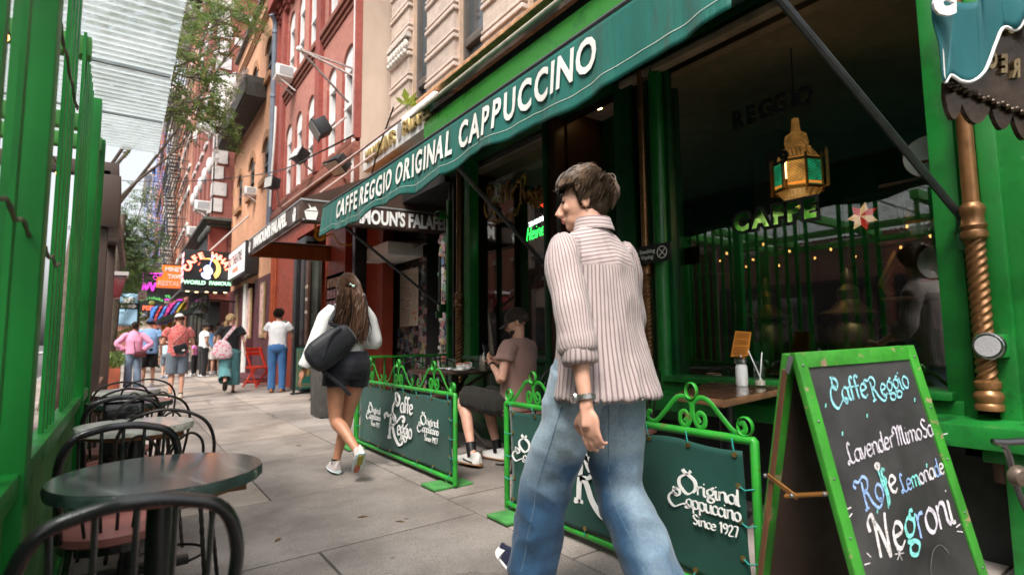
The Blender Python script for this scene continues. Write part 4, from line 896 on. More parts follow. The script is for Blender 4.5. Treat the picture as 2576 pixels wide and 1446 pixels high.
# sign above
fs=thing('falafel_sign','white box sign with raised gold letters and a portrait emblem above the awning','sign',(3.3,7.6,4.1))
b=MB(); b.prism([(-8.72,3.86),(-6.15,3.86),(-6.15,4.27),(-8.72,4.27)],(3.22,0,0),(0,-1,0),(0,0,1),.1) ; b.bx((3.22,6.15,3.88),(3.5,8.72,4.30)); b.build('board',white,fs,bevel=.01)
goldl=pm('brass letter',(.62,.46,.20),.35,.2,20,metal=.7)
text('lettering',"MAMOUN'S",goldl,fs,(3.112,7.92,4.03),UXF,UZ,.27,.04,.006,fit=1.15); text('lettering',"FALAFEL",goldl,fs,(3.112,6.62,4.03),UXF,UZ,.27,.04,.006,fit=.85)
b=MB(); b.prism([(.07*cos(a)*1.1,.16*sin(a)) for a in [2*pi*k/20 for k in range(20)]],(3.115,7.22,4.08),UXF,UZ,.006); b.build('portrait_emblem',pm('grey ink',(.25,.24,.23),.7,.4,40),fs,smooth=False)
# shopfront under it: dark recess, stickers, menu board
fsf=thing('falafel_shopfront','dark recessed falafel shopfront covered in small stickers','shopfront',(4.0,7.5,0))
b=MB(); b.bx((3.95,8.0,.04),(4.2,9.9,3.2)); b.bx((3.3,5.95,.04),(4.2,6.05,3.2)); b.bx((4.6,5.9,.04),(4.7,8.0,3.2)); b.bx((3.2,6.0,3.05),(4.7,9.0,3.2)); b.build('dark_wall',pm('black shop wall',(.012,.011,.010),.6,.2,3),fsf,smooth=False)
b=MB(); b.bx((3.55,6.62,.04),(3.72,6.80,2.55)); b.build('sticker_post',pm('black door frame',(.02,.018,.016),.5,.2,5),fsf)
b=MB(); b.prism([(0,0),(1.3,0),(1.3,.05),(0,.05)],(3.3,6.3,3.0),(1,.25,-.25),(0,1,0),.02) if False else b.add([at(985,642,X=3.6),at(1075,612,X=3.8),at(1065,598,X=4.0),at(960,602,X=4.0)],[(0,1,2,3)]); b.build('white_soffit',pm('grey white soffit',(.35,.34,.33),.7,.1,20),fsf,solid=.02)
b=MB(); b.bx((3.3,8.05,2.42),(3.9,9.2,2.62)); b.build('light_box',white,fsf)
cols=[(.6,.58,.52),(.5,.05,.04),(.05,.05,.05),(.55,.45,.10),(.08,.2,.4),(.5,.25,.15),(.4,.4,.38),(.1,.3,.15),(.55,.2,.25),(.7,.68,.64)]
smats=[pm('sticker colour %d'%i,tuple(.42*x+.04 for x in c),.6,.5,70,col2=tuple(.35*x+.06 for x in c)) for i,c in enumerate(cols)]
sb=[MB() for _ in cols]; r3=random.Random(11)
def stick(o,ux,uy,wd,ht,n,nz):
    o=V(o); ux=V(ux); uy=V(uy); 
    for k in range(n):
        i=r3.randrange(len(cols)); a,c=r3.uniform(0,wd),r3.uniform(0,ht); w_,h_=r3.uniform(.03,.13),r3.uniform(.025,.10); an=r3.gauss(0,.15)
        p=[(a+(x*cos(an)-y*sin(an)),c+(x*sin(an)+y*cos(an))) for x,y in ((-w_/2,-h_/2),(w_/2,-h_/2),(w_/2,h_/2),(-w_/2,h_/2))]
        if r3.random()<.2: p=[(a+w_/2*cos(t),c+w_/2*sin(t)) for t in [2*pi*j/10 for j in range(10)]]
        nn=V(nz)*(.002+.0004*k%.01+.0008*r3.random())
        sb[i].add([o+ux*x+uy*y+nn for x,y in p],[list(range(len(p)))])
stick((3.95,9.1,.3),(0,-1,0),UZ,1.05,1.15,200,(-1,0,0)); stick((3.95,8.22,.3),(0,-1,0),UZ,.22,2.2,70,(-1,0,0))
stick((3.55,6.80,.25),(0,-1,0),UZ,.18,2.25,170,(-1,0,0)); stick((3.55,6.62,.25),(1,0,0),UZ,.17,2.25,90,(0,-1,0)); stick((3.95,9.0,2.22),(0,-1,0),UZ,.9,.08,16,(-1,0,0))
for q,m in zip(sb,smats): q.build('stickers',m,fsf,smooth=False)
mb_=thing('menu_board','large cream paper menu board on the dark falafel shopfront','menu board',(3.9,8.6,1.7))
b=MB(); b.bx((3.92,8.28,1.32),(3.935,8.98,2.28)); b.build('sheet',pm('cream paper',(.56,.47,.38),.75,.08,6),mb_,smooth=False)
b=MB(); 
for k in range(34):
    z=2.24-.027*k
    if k in (1,9,17,23): b.bx((3.915,8.80,z-.008),(3.92,8.94,z+.008)); continue
    for a,c in ((8.93-r3.uniform(.28,.40),8.93),(8.46,8.48),(8.36,8.38)): b.bx((3.916,a,z-.003),(3.92,c,z+.003))
for y in (8.335,8.41,8.50): b.bx((3.917,y,1.75),(3.92,y+.003,2.2))
b.build('printing',pm('menu ink',(.06,.05,.05),.7,.2,9),mb_,smooth=False)
b=MB(); b.bx((3.915,8.33,1.40),(3.92,8.37,1.47)); b.bx((3.915,8.4,1.52),(3.92,8.48,1.55)); b.bx((3.915,8.31,1.52),(3.92,8.37,1.55)); b.build('food_picture',pm('orange print',(.55,.22,.06),.7,.3,30),mb_,smooth=False)
no=thing('warning_sticker_disc','round yellow sticker with a red rim on the dark doorway','sticker',(4.59,7.2,1.2)); c0=at(1033,832,X=4.58)
b=MB(); b.lathe([(.001,0),(.20,0),(.20,.006),(.001,.006)],c0,28,(-1,0,0)); b.build('disc',pm('dim red',(.25,.04,.02),.6,.1,9),no)
b=MB(); b.lathe([(.001,.006),(.16,.006),(.16,.009),(.001,.009)],c0,28,(-1,0,0)); b.build('face',pm('dim yellow',(.35,.24,.05),.6,.1,9),no)
b=MB(); b.lathe([(.001,.009),(.03,.009),(.03,.011),(.001,.011)],c0+V((0,.08,.05)),12,(-1,0,0)); b.bx(c0+V((-.012,.05,-.1)),c0+V((-.009,.11,.02))); b.lathe([(.001,.009),(.03,.009),(.03,.011),(.001,.011)],c0+V((0,-.08,.05)),12,(-1,0,0)); b.bx(c0+V((-.012,-.11,-.1)),c0+V((-.009,-.05,.02))); b.build('figures',black,no)
# olive tree cafe strip sign, poster grid, green panel barriers
ol=thing('vertical_shop_sign','tall narrow brown sign with stacked pale words on the red front','sign',(3.0,11.75,1.6))
b=MB(); b.bx((3.05,11.62,.95),(3.10,11.84,2.75)); b.build('board',wood,ol,bevel=.008)
for k,s in enumerate(('OLIVE','TREE','CAFE')): text('lettering',s,pm('pale sign paint',(.55,.5,.42),.6,.1,9),ol,(3.049,11.73,2.2-.26*k),(0,0,-1) if False else UXF,UZ,.085,.003,.001)
pg=thing('poster_frame','black iron poster frame with small red and pink pictures on red wall','poster frame',(3.2,10.3,1.5))
b=MB(); b.bx((3.24,9.95,.75),(3.27,11.0,2.35)); b.build('frame',black,pg)
b=MB(); b2=MB()
for i in range(5):
    for j in range(7): (b if (i*3+j)%3 else b2).bx((3.232,10.02+.19*i,.82+.215*j),(3.24,10.02+.19*i+.15,.82+.215*j+.17))
b.build('picture',pm('dark pink print',(.18,.05,.07),.4,.6,14,col2=(.45,.2,.2)),pg,smooth=False); b2.build('picture',pm('amber print',(.35,.14,.05),.4,.6,14),pg,smooth=False)
gb=pm('teal green board',(.020,.16,.12),.5,.15,5); gdl=pm('dull gold line',(.35,.22,.08),.5,.2,9)
def panelbar(y,label):
    t=thing('panel_barrier',label,'barrier',(3.05,y,0),0,'teal panel barriers at the red front'); x0,x1=2.82,3.35; dy=.12; g=gnd(2.8)
    q=MB(); q.bx((x0,y,g+.1),(x1,y+.03,g+.92)); q.build('board',gb,t,bevel=.004)
    q=MB()
    for a in (x0-.02,x1-.02): q.bx((a,y-.01,g),(a+.04,y+.04,g+1.0))
    q.bx((x0,y-.01,g+.94),(x1,y+.04,g+.98)); q.bx((x0-.05,y-.05,g),(x1+.05,y+.08,g+.03)); q.build('frame',black,t)
    q=MB()
    for d in (.05,.09):
        for (a,z0,c,z1) in ((x0+d,.1+d,x1-d,.11+d),(x0+d,.92-d,x1-d,.93-d)): q.bx((a,y-.006,g+z0),(c,y,g+z1))
        for a in (x0+d,x1-d): q.bx((a,y-.006,g+.1+d),(a+.01,y,g+.92-d))
    q.prism([(.09*cos(a)*(1+.3*cos(4*a)),.12*sin(a)*(1+.3*cos(4*a))) for a in [2*pi*k/40 for k in range(40)]],((x0+x1)/2,y-.001,g+.5),(1,0,0),UZ,.004); q.build('gold_line',gdl,t,smooth=False)
panelbar(11.6,'teal panel barrier with gold line scroll, just behind the white T-shirt man'); panelbar(10.2,'teal panel barrier with gold line scroll, nearer one beside the trash can')
tc_=thing('trash_can','dark grey scratched square trash can behind the walking woman','trash can',(2.45,8.0,gnd(2.45)))
b=MB(); b.prism([(-.20,0),(.22,0),(.24,.86),(-.22,.86)],(2.45,7.8,gnd(2.45)),(1,0,0),UZ,-.5); b.build('bin',pm('charcoal plastic',(.06,.055,.05),.6,.3,6,wear=(.16,.15,.14),wsc=11),tc_,bevel=.03)
b=MB(); b.bx((2.2,7.77,.86),(2.7,8.33,.92)); b.build('lid',black,tc_,bevel=.02)
text('sticker_mark','@',white,tc_,(2.34,7.795,.55),(1,0,0),UZ,.14,.003,.003)
# folding bistro chairs (red)
redm=pm('red enamel',(.50,.035,.015),.4,.12,6)
def fold():
    t=loc_thing('folding_chair','red slatted folding chair','chair','red folding chairs'); 
    q=MB()
    for k in range(4): q.bx((-.2,-.19+.1*k,.44),(.2,-.19+.1*k+.08,.46))
    q.build('seat',redm,t)
    q=MB()
    for z in (.74,.84): q.bx((-.2,.20,z),(.2,.225,z+.07))
    q.build('backrest',redm,t)
    for s in (-.2,.2):
        q=MB(); q.bar((s,.21,.92),(s,-.24,0),.02,.03); q.build('leg',redm,t)
        q=MB(); q.bar((s*.9,-.18,.45),(s*.9,.26,0),.02,.03); q.build('leg',redm,t)
    q=MB(); q.bar((-.2,-.2,.08),(.2,-.2,.08),.02,.02); q.bar((-.2,.2,.1),(.2,.2,.1),.02,.02); q.build('stretcher',redm,t); return t
f0=fold(); place(f0,(2.62,14.2,gnd(2.6)),.5,'red slatted folding chair, the nearer of two by the maroon wall'); dup(f0,(2.75,14.9,gnd(2.7)),2.4,'red slatted folding chair, the farther of two by the maroon wall')
# ---------------- street signs ----------------
cw=thing('cafe_wha_sign','big black box sign with neon crescent moon and red arched letters','sign',(2.2,20,3.4))
b=MB(); b.bx((1.45,20,2.72),(2.80,20.9,4.02)); b.bx((2.8,20.2,3.2),(3.1,20.4,3.5)); b.build('box',pm('black sign enamel',(.012,.014,.016),.35,.2,4),cw,bevel=.02)
nr=emitm('red neon',(1,.16,.08),1.3); nw=emitm('white neon',(.8,.85,1),2.0); ng=emitm('mint neon',(.40,.85,.5),.7); ny=emitm('amber neon',(1,.55,.12),.8); nb=emitm('blue neon',(.25,.3,1),1.8)
cream_l=pm('cream letter face',(.85,.6,.45),.5,.1,9,emit=.5)
for s,cx,a0,a1 in (('CAFE',2.2,168,112),('WHA?',2.2,72,16)):
    for k,ch in enumerate(s):
        a=rd(a0+(a1-a0)*k/(len(s)-1)); R=.56; p=V((2.13+cos(a)*R*1.05,19.99,3.30+sin(a)*R)); ux=V((sin(a),0,-cos(a))); uz=V((cos(a),0,sin(a)))
        text('neon_letter',ch,nr,cw,p,ux,uz,.27,.03,.016); text('letter_face',ch,cream_l,cw,p+V((0,-.035,0)),ux,uz,.27,.01,.0)
text('lettering','WORLD  FAMOUS',ng,cw,(2.13,19.985,2.97),(1,0,0),UZ,.165,.02,.006)
b=MB(); b.prism([(.33*cos(a),.36*sin(a)) for a in [rd(-55+10*k) for k in range(18)]]+[(-.06+.27*cos(a),.04+.28*sin(a)) for a in [rd(115-10*k) for k in range(17)]],(2.15,19.985,3.42),(1,0,0),UZ,.02); b.build('moon',ny,cw,smooth=False)
b=MB(); b.prism([(.12*cos(a)*(1+.25*cos(2*a)),.17*sin(a)) for a in [2*pi*k/24 for k in range(24)]],(2.12,19.97,3.38),(.9,0,-.3),UZ,.02); b.prism([(.15*cos(a),.10*sin(a)) for a in [2*pi*k/24 for k in range(24)]],(2.06,19.968,3.20),(.9,0,-.3),UZ,.02); b.build('guitar_body',pm('pale blue face',(.6,.65,.95),.5,.1,5,emit=.8),cw,smooth=False)
b=MB(); b.bar((2.14,19.965,3.45),(2.24,19.965,3.85),.05,.02); b.bar((2.19,19.964,3.86),(2.30,19.964,3.83),.03,.02); b.build('guitar_neck',nb,cw)
b=MB(); 
for x,z in ((1.85,3.55),(2.35,3.3),(1.9,3.35)): b.bar((x,19.98,z),(x+.03,19.98,z+.07),.02,.02); b.ell((x,19.98,z),(.025,.01,.02))
b.build('music_note',nr,cw)
b=MB(); 
for k in range(5): b.bx((1.443,20.1,3.0+.2*k),(1.45,20.8,3.14+.2*k))
b.build('side_neon',pm('pink side neon',(.9,.4,.45),.5,.2,4,emit=.9),cw,smooth=False)
b=MB(); 
for k in range(5): b.lathe([(.001,0),(.05,0),(.05,-.02),(.001,-.02)],(1.6+.27*k,20.3+.2*(k%2),2.72),10)
b.build('downlight',emitm('warm lamp',(1,.7,.35),2.5),cw)
b=MB(); b.tube([(2.15,20.1,4.02),(3.1,19.0,5.1)],.03,6); b.build('stay_pole',pm('pale conduit',(.62,.56,.54)),cw)
mt=thing('tavern_sign','orange shaped neon sign with white tavern lettering over the pavement','sign',(1.8,30,4.1))
b=MB(); b.prism([(1.12,3.62),(2.5,3.62),(2.5,4.66),(1.32,4.66),(1.30,4.5),(1.38,4.35),(1.30,4.15),(1.12,4.05)],(0,30.15,0),(1,0,0),UZ,.3); b.build('board',pm('orange sign',(.80,.16,.02),.45,.1,4,emit=.35),mt,smooth=False)
for s,z,h,m,xx in (('MINETTA',4.46,.27,white,1.92),('TAVERN',4.13,.27,white,1.98),('RESTAURANT',3.80,.30,pm('pink white letters',(.85,.5,.42),.5,.1,9),1.98)): text('lettering',s,m,mt,(xx,29.835,z),(1,0,0),UZ,h,.02,.010,sx=.88)
b=MB(); b.tube([(.7,30,4.72),(3,30,4.72)],.03,6); b.build('bracket',iron,mt)
ps=thing('purple_bar_sign','black sign with bright magenta neon border behind the orange sign','sign',(1.2,33,4.2)); pk=emitm('magenta neon',(.75,.04,.6),.6)
b=MB(); b.bx((.65,33,3.25),(2.5,33.2,4.6)); b.build('board',black,ps)
b=MB(); 
for p,q in (((.67,3.28),(.67,4.57)),((.67,4.57),(2.4,4.57)),((.67,3.28),(2.4,3.28))): b.bar((p[0],32.98,p[1]),(q[0],32.98,q[1]),.05,.05)
b.build('neon_border',pk,ps)
text('lettering','OF',pk,ps,(1.25,32.97,4.35),(1,0,0),UZ,.3,.02,.01); text('lettering','W',pk,ps,(.95,32.97,3.88),(1,0,0),UZ,.55,.02,.03); text('lettering','OPEN UNTIL 4AM',pm('green letters',(.1,.5,.15),.5,.1,9,emit=.6),ps,(1.55,32.97,3.42),(1,0,0),UZ,.19,.02,.004); text('lettering','*',pk,ps,(.9,32.97,4.3),(1,0,0),UZ,.3,.02,.01)
ar=thing('pizza_sign','small black sign with green arched word above red PIZZA','sign',(1,30,2.9))
b=MB(); b.bx((.50,30.02,2.50),(1.47,30.14,3.32)); b.build('board',pm('soft black',(.02,.025,.022),.5,.2,4),ar)
gl_=pm('leaf green letters',(.12,.45,.12),.5,.1,9,emit=.4)
for k,ch in enumerate('Artichoke'): a=(k-4)/4; text('lettering',ch,gl_,ar,(.98+.39*a,30.015,3.13-.09*a*a),(cos(.25*a),0,-sin(.25*a)),(sin(.25*a),0,cos(.25*a)),.19,.01,.006)
text('lettering','PIZZA',pm('red letters',(.75,.10,.05),.5,.1,9,emit=.8),ar,(.98,30.015,2.66),(1,0,0),UZ,.25,.01,.016)
b=MB(); b.ell((.98,30.0,2.90),(.12,.02,.10)); b.build('emblem',pm('olive green',(.25,.25,.06),.5,.3,30),ar)
pl=thing('sign_pole','grey street sign pole with one way arrow and small white notice','street sign',(.42,25.5,gnd(.42))); px_=.42
b=MB(); b.tube([(px_,25.5,-.03),(px_,25.5,3.15)],.035,8); b.build('pole',pm('dark green pole',(.03,.06,.045),.5,.2,9),pl)
b=MB(); b.bx((-.17,25.44,2.36),(.40,25.46,2.60)); b.build('arrow_plate',black,pl)
b=MB(); b.prism([(-.14,-.05),(.24,-.05),(.24,-.10),(.36,0),(.24,.10),(.24,.05),(-.14,.05)],(0,25.437,2.48),(1,0,0),UZ,.003); b.build('arrow',white,pl,smooth=False)
text('lettering','ONE WAY',black,pl,(.04,25.432,2.48),(1,0,0),UZ,.085,.003,.001)
b=MB(); b.bx((.36,25.4,2.72),(.66,25.42,3.12)); b.build('notice_plate',pm('pinkish white plate',(.72,.60,.58),.5,.1,4),pl)
b=MB(); b.bx((.42,25.395,2.78),(.60,25.4,2.81)); b.bx((.45,25.395,2.95),(.58,25.4,2.97)); b.build('notice_text',pm('dull red',(.4,.06,.05),.5,.1,4),pl)
bb=thing('street_banner','pale blue hanging banner with a white cloud beside the street pole','banner',(.0,28,2.5))
b=MB(); b.grid(lambda u,v: V((-.25+.72*u,28+.04*sin(u*6+v*5),3.15-1.35*v)),8,12); b.build('cloth',pm('sky blue cloth',(.30,.50,.66),.7,.12,3),bb,solid=.01)
b=MB(); b.prism([(.2*cos(a)*(1+.15*cos(5*a)),.14*sin(a)*(1+.15*cos(5*a))) for a in [2*pi*k/30 for k in range(30)]],(.1,27.92,2.85),(1,0,0),UZ,.01); b.build('emblem',white,bb,smooth=False)
b=MB(); b.tube([(-.4,28,3.2),(.6,28,3.2)],.02,6); b.build('rod',iron,bb)
for k,(x,y,z,c,l) in enumerate(((1.75,26.2,2.35,[(.7,.05,.3),(.1,.25,.7),(.75,.55,.05)],'many coloured flag drooping over the dark shopfront'),(1.2,27.5,2.25,[(.06,.2,.62),(.5,.05,.05),(.06,.2,.62)],'blue and red cloth hanging behind the white cap'),(1.55,29,2.1,[(.7,.3,.03),(.75,.7,.6),(.7,.3,.03)],'orange and white cloth low over the far stalls'))):
    t=thing('street_flag',l,'flag',(x,y,z),0,'bright flags along the far shops')
    for j,cc in enumerate(c):
        q=MB(); q.grid(lambda u,v: V((x+.35*(u-.5)+.25*v*(k-1)*.6+j*.16-.16,y+.06*sin(u*7+v*6),z+.3-.75*v+.12*u)),6,8); q.build('stripe',pm('flag %d %d'%(k,j),cc,.7,.15,4),t,solid=.01)
    q=MB(); q.tube([(x-.3,y,z+.34),(x+.5,y,z+.5)],.015,6); q.build('rod',iron,t)
aws=thing('far_awning','dark green slanting awning over the far charcoal shopfront','awning',(1.6,27,2.1))
b=MB(); b.prism([(0,0),(-1.35,-.55),(-1.35,-.72),(0,-.2)],(2.42,24.0,2.55),(1,0,0),(0,0,1),-5); b.build('canopy',pm('near black green cloth',(.015,.022,.018),.7,.2,3),aws,smooth=False)
bk=thing('black_menu_sign','small black gold edged menu sign beside the white cap man','sign',(1.5,17,1.6)); p=at(565,855,Y=21)
b=MB(); b.bx((p.x-.33,21,p.z-.34),(p.x+.33,21.04,p.z+.34)); b.build('board',black,bk)
b=MB(); 
for a in (-.33,.30): b.bx((p.x+a,20.98,p.z-.34),(p.x+a+.03,21,p.z+.34))
for k in range(6): b.bx((p.x-.2,20.985,p.z-.2+.08*k),(p.x+.2,20.99,p.z-.17+.08*k))
b.build('gold_text',gdl,bk)
wl=thing('wall_lamp','black conical wall lamp by the white strip of the maroon front','lamp',at(505,782,Y=20.5)); p=at(505,780,Y=20.5)
b=MB(); b.lathe([(.03,.18),(.06,.14),(.24,-.1),(.22,-.1)],p,14); b.build('shade',black,wl)
b=MB(); b.tube([p+V((0,0,.17)),p+V((.05,0,.35)),p+V((.5,.1,.35)),(3.1,20.6,p.z+.3)],.03,6); b.build('arm',black,wl)
# ---------------- left: brown shed frame ----------------
bs=thing('brown_shed_frame','dark brown steel frame of a second dining shed behind the green one','shed',(-.3,7,0))
bm_=pm('brown steel',(.055,.032,.024),.5,.2,3)
b=MB()
for y in (5.75,9.6): b.bx((-.28,y,-.05),(-.15,y+.12,2.55))
b.bx((-.28,5.75,2.45),(-.1,9.7,2.62)); b.bx((-1.9,5.8,2.5),(-.1,5.9,2.62)); b.bx((-.30,5.7,2.05),(-.08,6.5,2.5)); b.bar((-.16,5.9,2.5),(-.05,9.6,2.2),.05,.14); b.bx((-1.95,5.75,-.1),(-1.8,9.7,2.6)); b.build('frame',bm_,bs,bevel=.008)
b=MB(); b.bx((-.26,6.2,-.04),(-.2,9.5,.62)); b.build('low_wall',pm('brown planks',(.11,.05,.03),.7,.3,5,stretch=(1,1,8)),bs)
pb=thing('planter_box','orange red planter box with low green plants by pink shirt woman','planter',(-.2,13.5,0))
b=MB(); b.bx((-.45,12.2,-.04),(-.02,16.8,.62)); b.build('box',pm('rust planks',(.30,.07,.03),.7,.3,5),pb,bevel=.01)
b=MB(); r4=random.Random(4)
for k in range(2500):
    q=V((r4.uniform(-.45,0),r4.uniform(12.2,16.8),.62+r4.random()*.22)); d=V((r4.gauss(0,1),r4.gauss(0,1),r4.random()+.2)).normalized()*.08; e=d.cross(V((0,.3,1))).normalized()*.02; b.add([q,q+d*.5+e,q+d,q+d*.5-e],[(0,1,2,3)],[(r4.random(),0)]*4)
b.build('leaves',lf1,pb,smooth=False)
lm=thing('street_lantern','maroon glass lantern box on a black post left of the street trees','lantern',(-.2,11,0)); p=at(280,725,Y=11)
b=MB(); b.prism([(-.12,-.16),(.12,-.16),(.2,.2),(-.2,.2)],p+V((0,.17,0)),(1,0,0),UZ,.34) ; b.build('lantern_glass',pm('maroon glass',(.16,.02,.025),.25,.2,5,spec=.8),lm,bevel=.01)
b=MB(); b.bx(p+V((-.22,-.2,.2)),p+V((.22,.2,.26))); b.build('cap',pm('pale cap',(.5,.45,.45),.4,.1,5),lm); b=MB(); b.tube([(p.x,11,-.05),(p.x,11,p.z-.17)],.03,6); b.build('post',black,lm)
# ---------------- green dining shed ----------------
slatg=pm('shed green paint',(.005,.185,.024),.5,.35,2.2,bs=.1,bsc=20,spec=.3); paleg=pm('dusty green paint',(.06,.21,.06),.65,.3,3,bs=.1,spec=.3)
sh=thing('dining_shed','bright green slatted dining shed with a clear corrugated roof','shed',(-1.2,1.5,0))
b=MB()
for y in (-2.9,-1.55,-.2,.72,1.86,4.25,5.1): b.bx((-.27,y-.05,-.06),(-.18,y+.05,2.6))
for y in (-2.9,-.2,2.5,5.1): b.bx((-2.35,y-.05,-.25),(-2.25,y+.05,2.5))
b.build('post',slatg,sh,bevel=.008)
ys=[]; y=-2.8
while y<5.05: ys.append(y); y+=.128
for k,y in enumerate(ys):
    if any(abs(y-a)<.08 for a in (-2.9,-1.55,-.2,.72,1.86,4.25,5.1)) or 1.45<y<1.62 or 2.2<y<2.55 or 3.0<y<3.3 or 1.92<y<2.02: continue
    q=MB(); q.bx((-.230,y-.022,.76),(-.218,y+.022,2.60)); q.build('slat',slatg,sh,smooth=False)
b=MB(); b.bx((-.25,-2.9,.70),(-.19,5.1,.76)); b.bx((-.26,-2.9,-.04),(-.20,5.1,.03)); b.build('rail',slatg,sh,bevel=.006)
b=MB()
for k in range(66): b.bx((-.232,-2.85+.12*k,.03),(-.214,-2.85+.12*k+.108,.70))
b.build('lower_panel',paleg,sh,bevel=.004)
b=MB(); b.bx((-2.36,-2.9,-.24),(-2.3,5.1,1.0)); b.bx((-2.3,5.04,-.05),(-1.2,5.1,1.0)); b.bx((-2.3,-2.9,-.2),(-.25,5.1,-.06)); b.build('roadside_wall',dgreen,sh)
b=MB()
for y in (-2.6,-1.4,-.2,1.0,2.2,3.4,4.6,5.05): b.bx((-2.45,y-.04,2.50),(-.20,y+.04,2.60))
for x in (-2.3,-1.2): b.bx((x-.04,-2.9,2.42),(x+.04,5.15,2.50))
b.build('roof_beam',pm('light green beam',(.07,.30,.05),.5,.2,4),sh,bevel=.006)
m,t,bs_=nm('corrugated clear roof'); p=wpos(t); n=noise(t,2.2,6,p,.65); st_=noise(t,9,5,comb(t,mth(t,'MULTIPLY',sep(t,p)[0],1.0),mth(t,'MULTIPLY',sep(t,p)[1],9.0)),.6)
bs_.inputs['Base Color'].default_value=(.62,.66,.66,1); bs_.inputs['Roughness'].default_value=.25
tr=t.nodes.new('ShaderNodeBsdfTransparent'); tr.inputs[0].default_value=(.82,.87,.88,1); tl=t.nodes.new('ShaderNodeBsdfTranslucent'); tl.inputs[0].default_value=(.70,.76,.78,1)
mx=t.nodes.new('ShaderNodeMixShader'); mx2=t.nodes.new('ShaderNodeMixShader'); mx.inputs[0].default_value=.55
t.links.new(bs_.outputs[0],mx.inputs[1]); t.links.new(tl.outputs[0],mx.inputs[2]); t.links.new(ramp(t,mth(t,'MULTIPLY',n,mth(t,'ADD',st_,.45)),((.30,(.12,)*3),(.62,(.62,)*3))),mx2.inputs[0]); t.links.new(mx.outputs[0],mx2.inputs[1]); t.links.new(tr.outputs[0],mx2.inputs[2]); t.links.new(mx2.outputs[0],t.nodes['Material Output'].inputs[0])
b=MB(); b.grid(lambda u,v: V((-2.5+2.66*u,-3.0+8.22*v,2.61+.014*sin(v*8.22/.068*2*pi)+.05*(1-u)*0)),2,960); b.build('roof_sheet',m,sh,ang=80)
b=MB(); 
for y in (1.6,2.6,3.6,4.4): b.bx((-2.5,y,2.585),(.15,y+.02,2.60))
b.build('roof_clip',pm('grey clip',(.3,.33,.35),.5,.2,6),sh)
slt=thing('string_lights','black cord string of small warm bulbs hung under the shed roof','string lights',(-1.2,1,2.3)); bulb=emitm('warm bulb',(1,.5,.13),4)
b=MB(); q=MB()
for j,x in enumerate((-.45,-1.1,-1.8)):
    pts=[]
    for k in range(15):
        y=-2.6+.55*k; z=2.36-.05*(k%2)-.04*j; pts.append((x,y,z)); q.ell((x,y+.02,z-.05),(.014,.014,.020),8,6)
    b.tube(pts,.006,5)
for zz,y0,y1 in ((2.05,1.3,2.9),(1.35,1.2,2.6)):
    pts=[V((-.205,y0+(y1-y0)*k/40,zz+.01*sin(k))) for k in range(41)]; b.tube(pts,[.004+.002*(k%2) for k in range(41)],6)
b.build('cord',pm('olive cord',(.09,.09,.045),.6,.3,20),slt); q.build('bulb',bulb,slt)
for (x,y) in ((-1.2,.4),(-1.3,2.6),(-1.2,4.1)):
    t=thing('bistro_table','plain wooden dining table inside the green shed, '+('nearest the camera' if y<1 else 'in the middle' if y<3 else 'at the far end'),'table',(x,y,-.05),0,'tables inside the green shed')
    q=MB(); q.bx((x-.4,y-.35,.68),(x+.4,y+.35,.71)); q.build('tabletop',pm('orange wood',(.33,.12,.04),.5,.2,4),t,bevel=.006)
    q=MB(); q.bx((x-.04,y-.04,-.06),(x+.04,y+.04,.68)); q.bx((x-.25,y-.25,-.06),(x+.25,y+.25,-.03)); q.build('pedestal',black,t)
# ---------------- cafe tables and chairs on the kerb side ----------------
def marble(name,c,v,dark):
    m,t,bb_=nm(name); n=noise(t,4,8,None,.7); 
    tc=t.nodes.new('ShaderNodeTexCoord'); wv=t.nodes.new('ShaderNodeTexWave'); wv.inputs['Scale'].default_value=1.6; wv.inputs['Distortion'].default_value=9; wv.inputs['Detail'].default_value=4; t.links.new(tc.outputs['Object'],wv.inputs[0])
    out=mixc(t,ramp(t,wv.outputs['Fac'],((.0,(.30,)*3),(.10,(0,)*3))),ramp(t,n,((.3,c),(.7,v))),dark)
    t.links.new(out,bb_.inputs['Base Color']); bb_.inputs['Roughness'].default_value=.16; bb_.inputs['Specular IOR Level'].default_value=.6; return m
mg=marble('dark green marble',(.045,.062,.060),(.10,.125,.12),(.34,.37,.36)); mw=marble('white marble',(.62,.62,.58),(.74,.74,.70),(.45,.46,.44)); mgy=marble('grey marble',(.18,.20,.20),(.26,.28,.28),(.4,.42,.4))
medge=pm('chipped marble edge',(.025,.05,.040),.5,.5,12,wear=(.22,.25,.21),wsc=18,bs=.5,bsc=30); wedge=pm('chipped white edge',(.5,.5,.44),.5,.3,12,wear=(.25,.22,.16),wsc=18,bs=.5,bsc=30)
ply=pm('worn plywood',(.20,.09,.035),.7,.5,8)
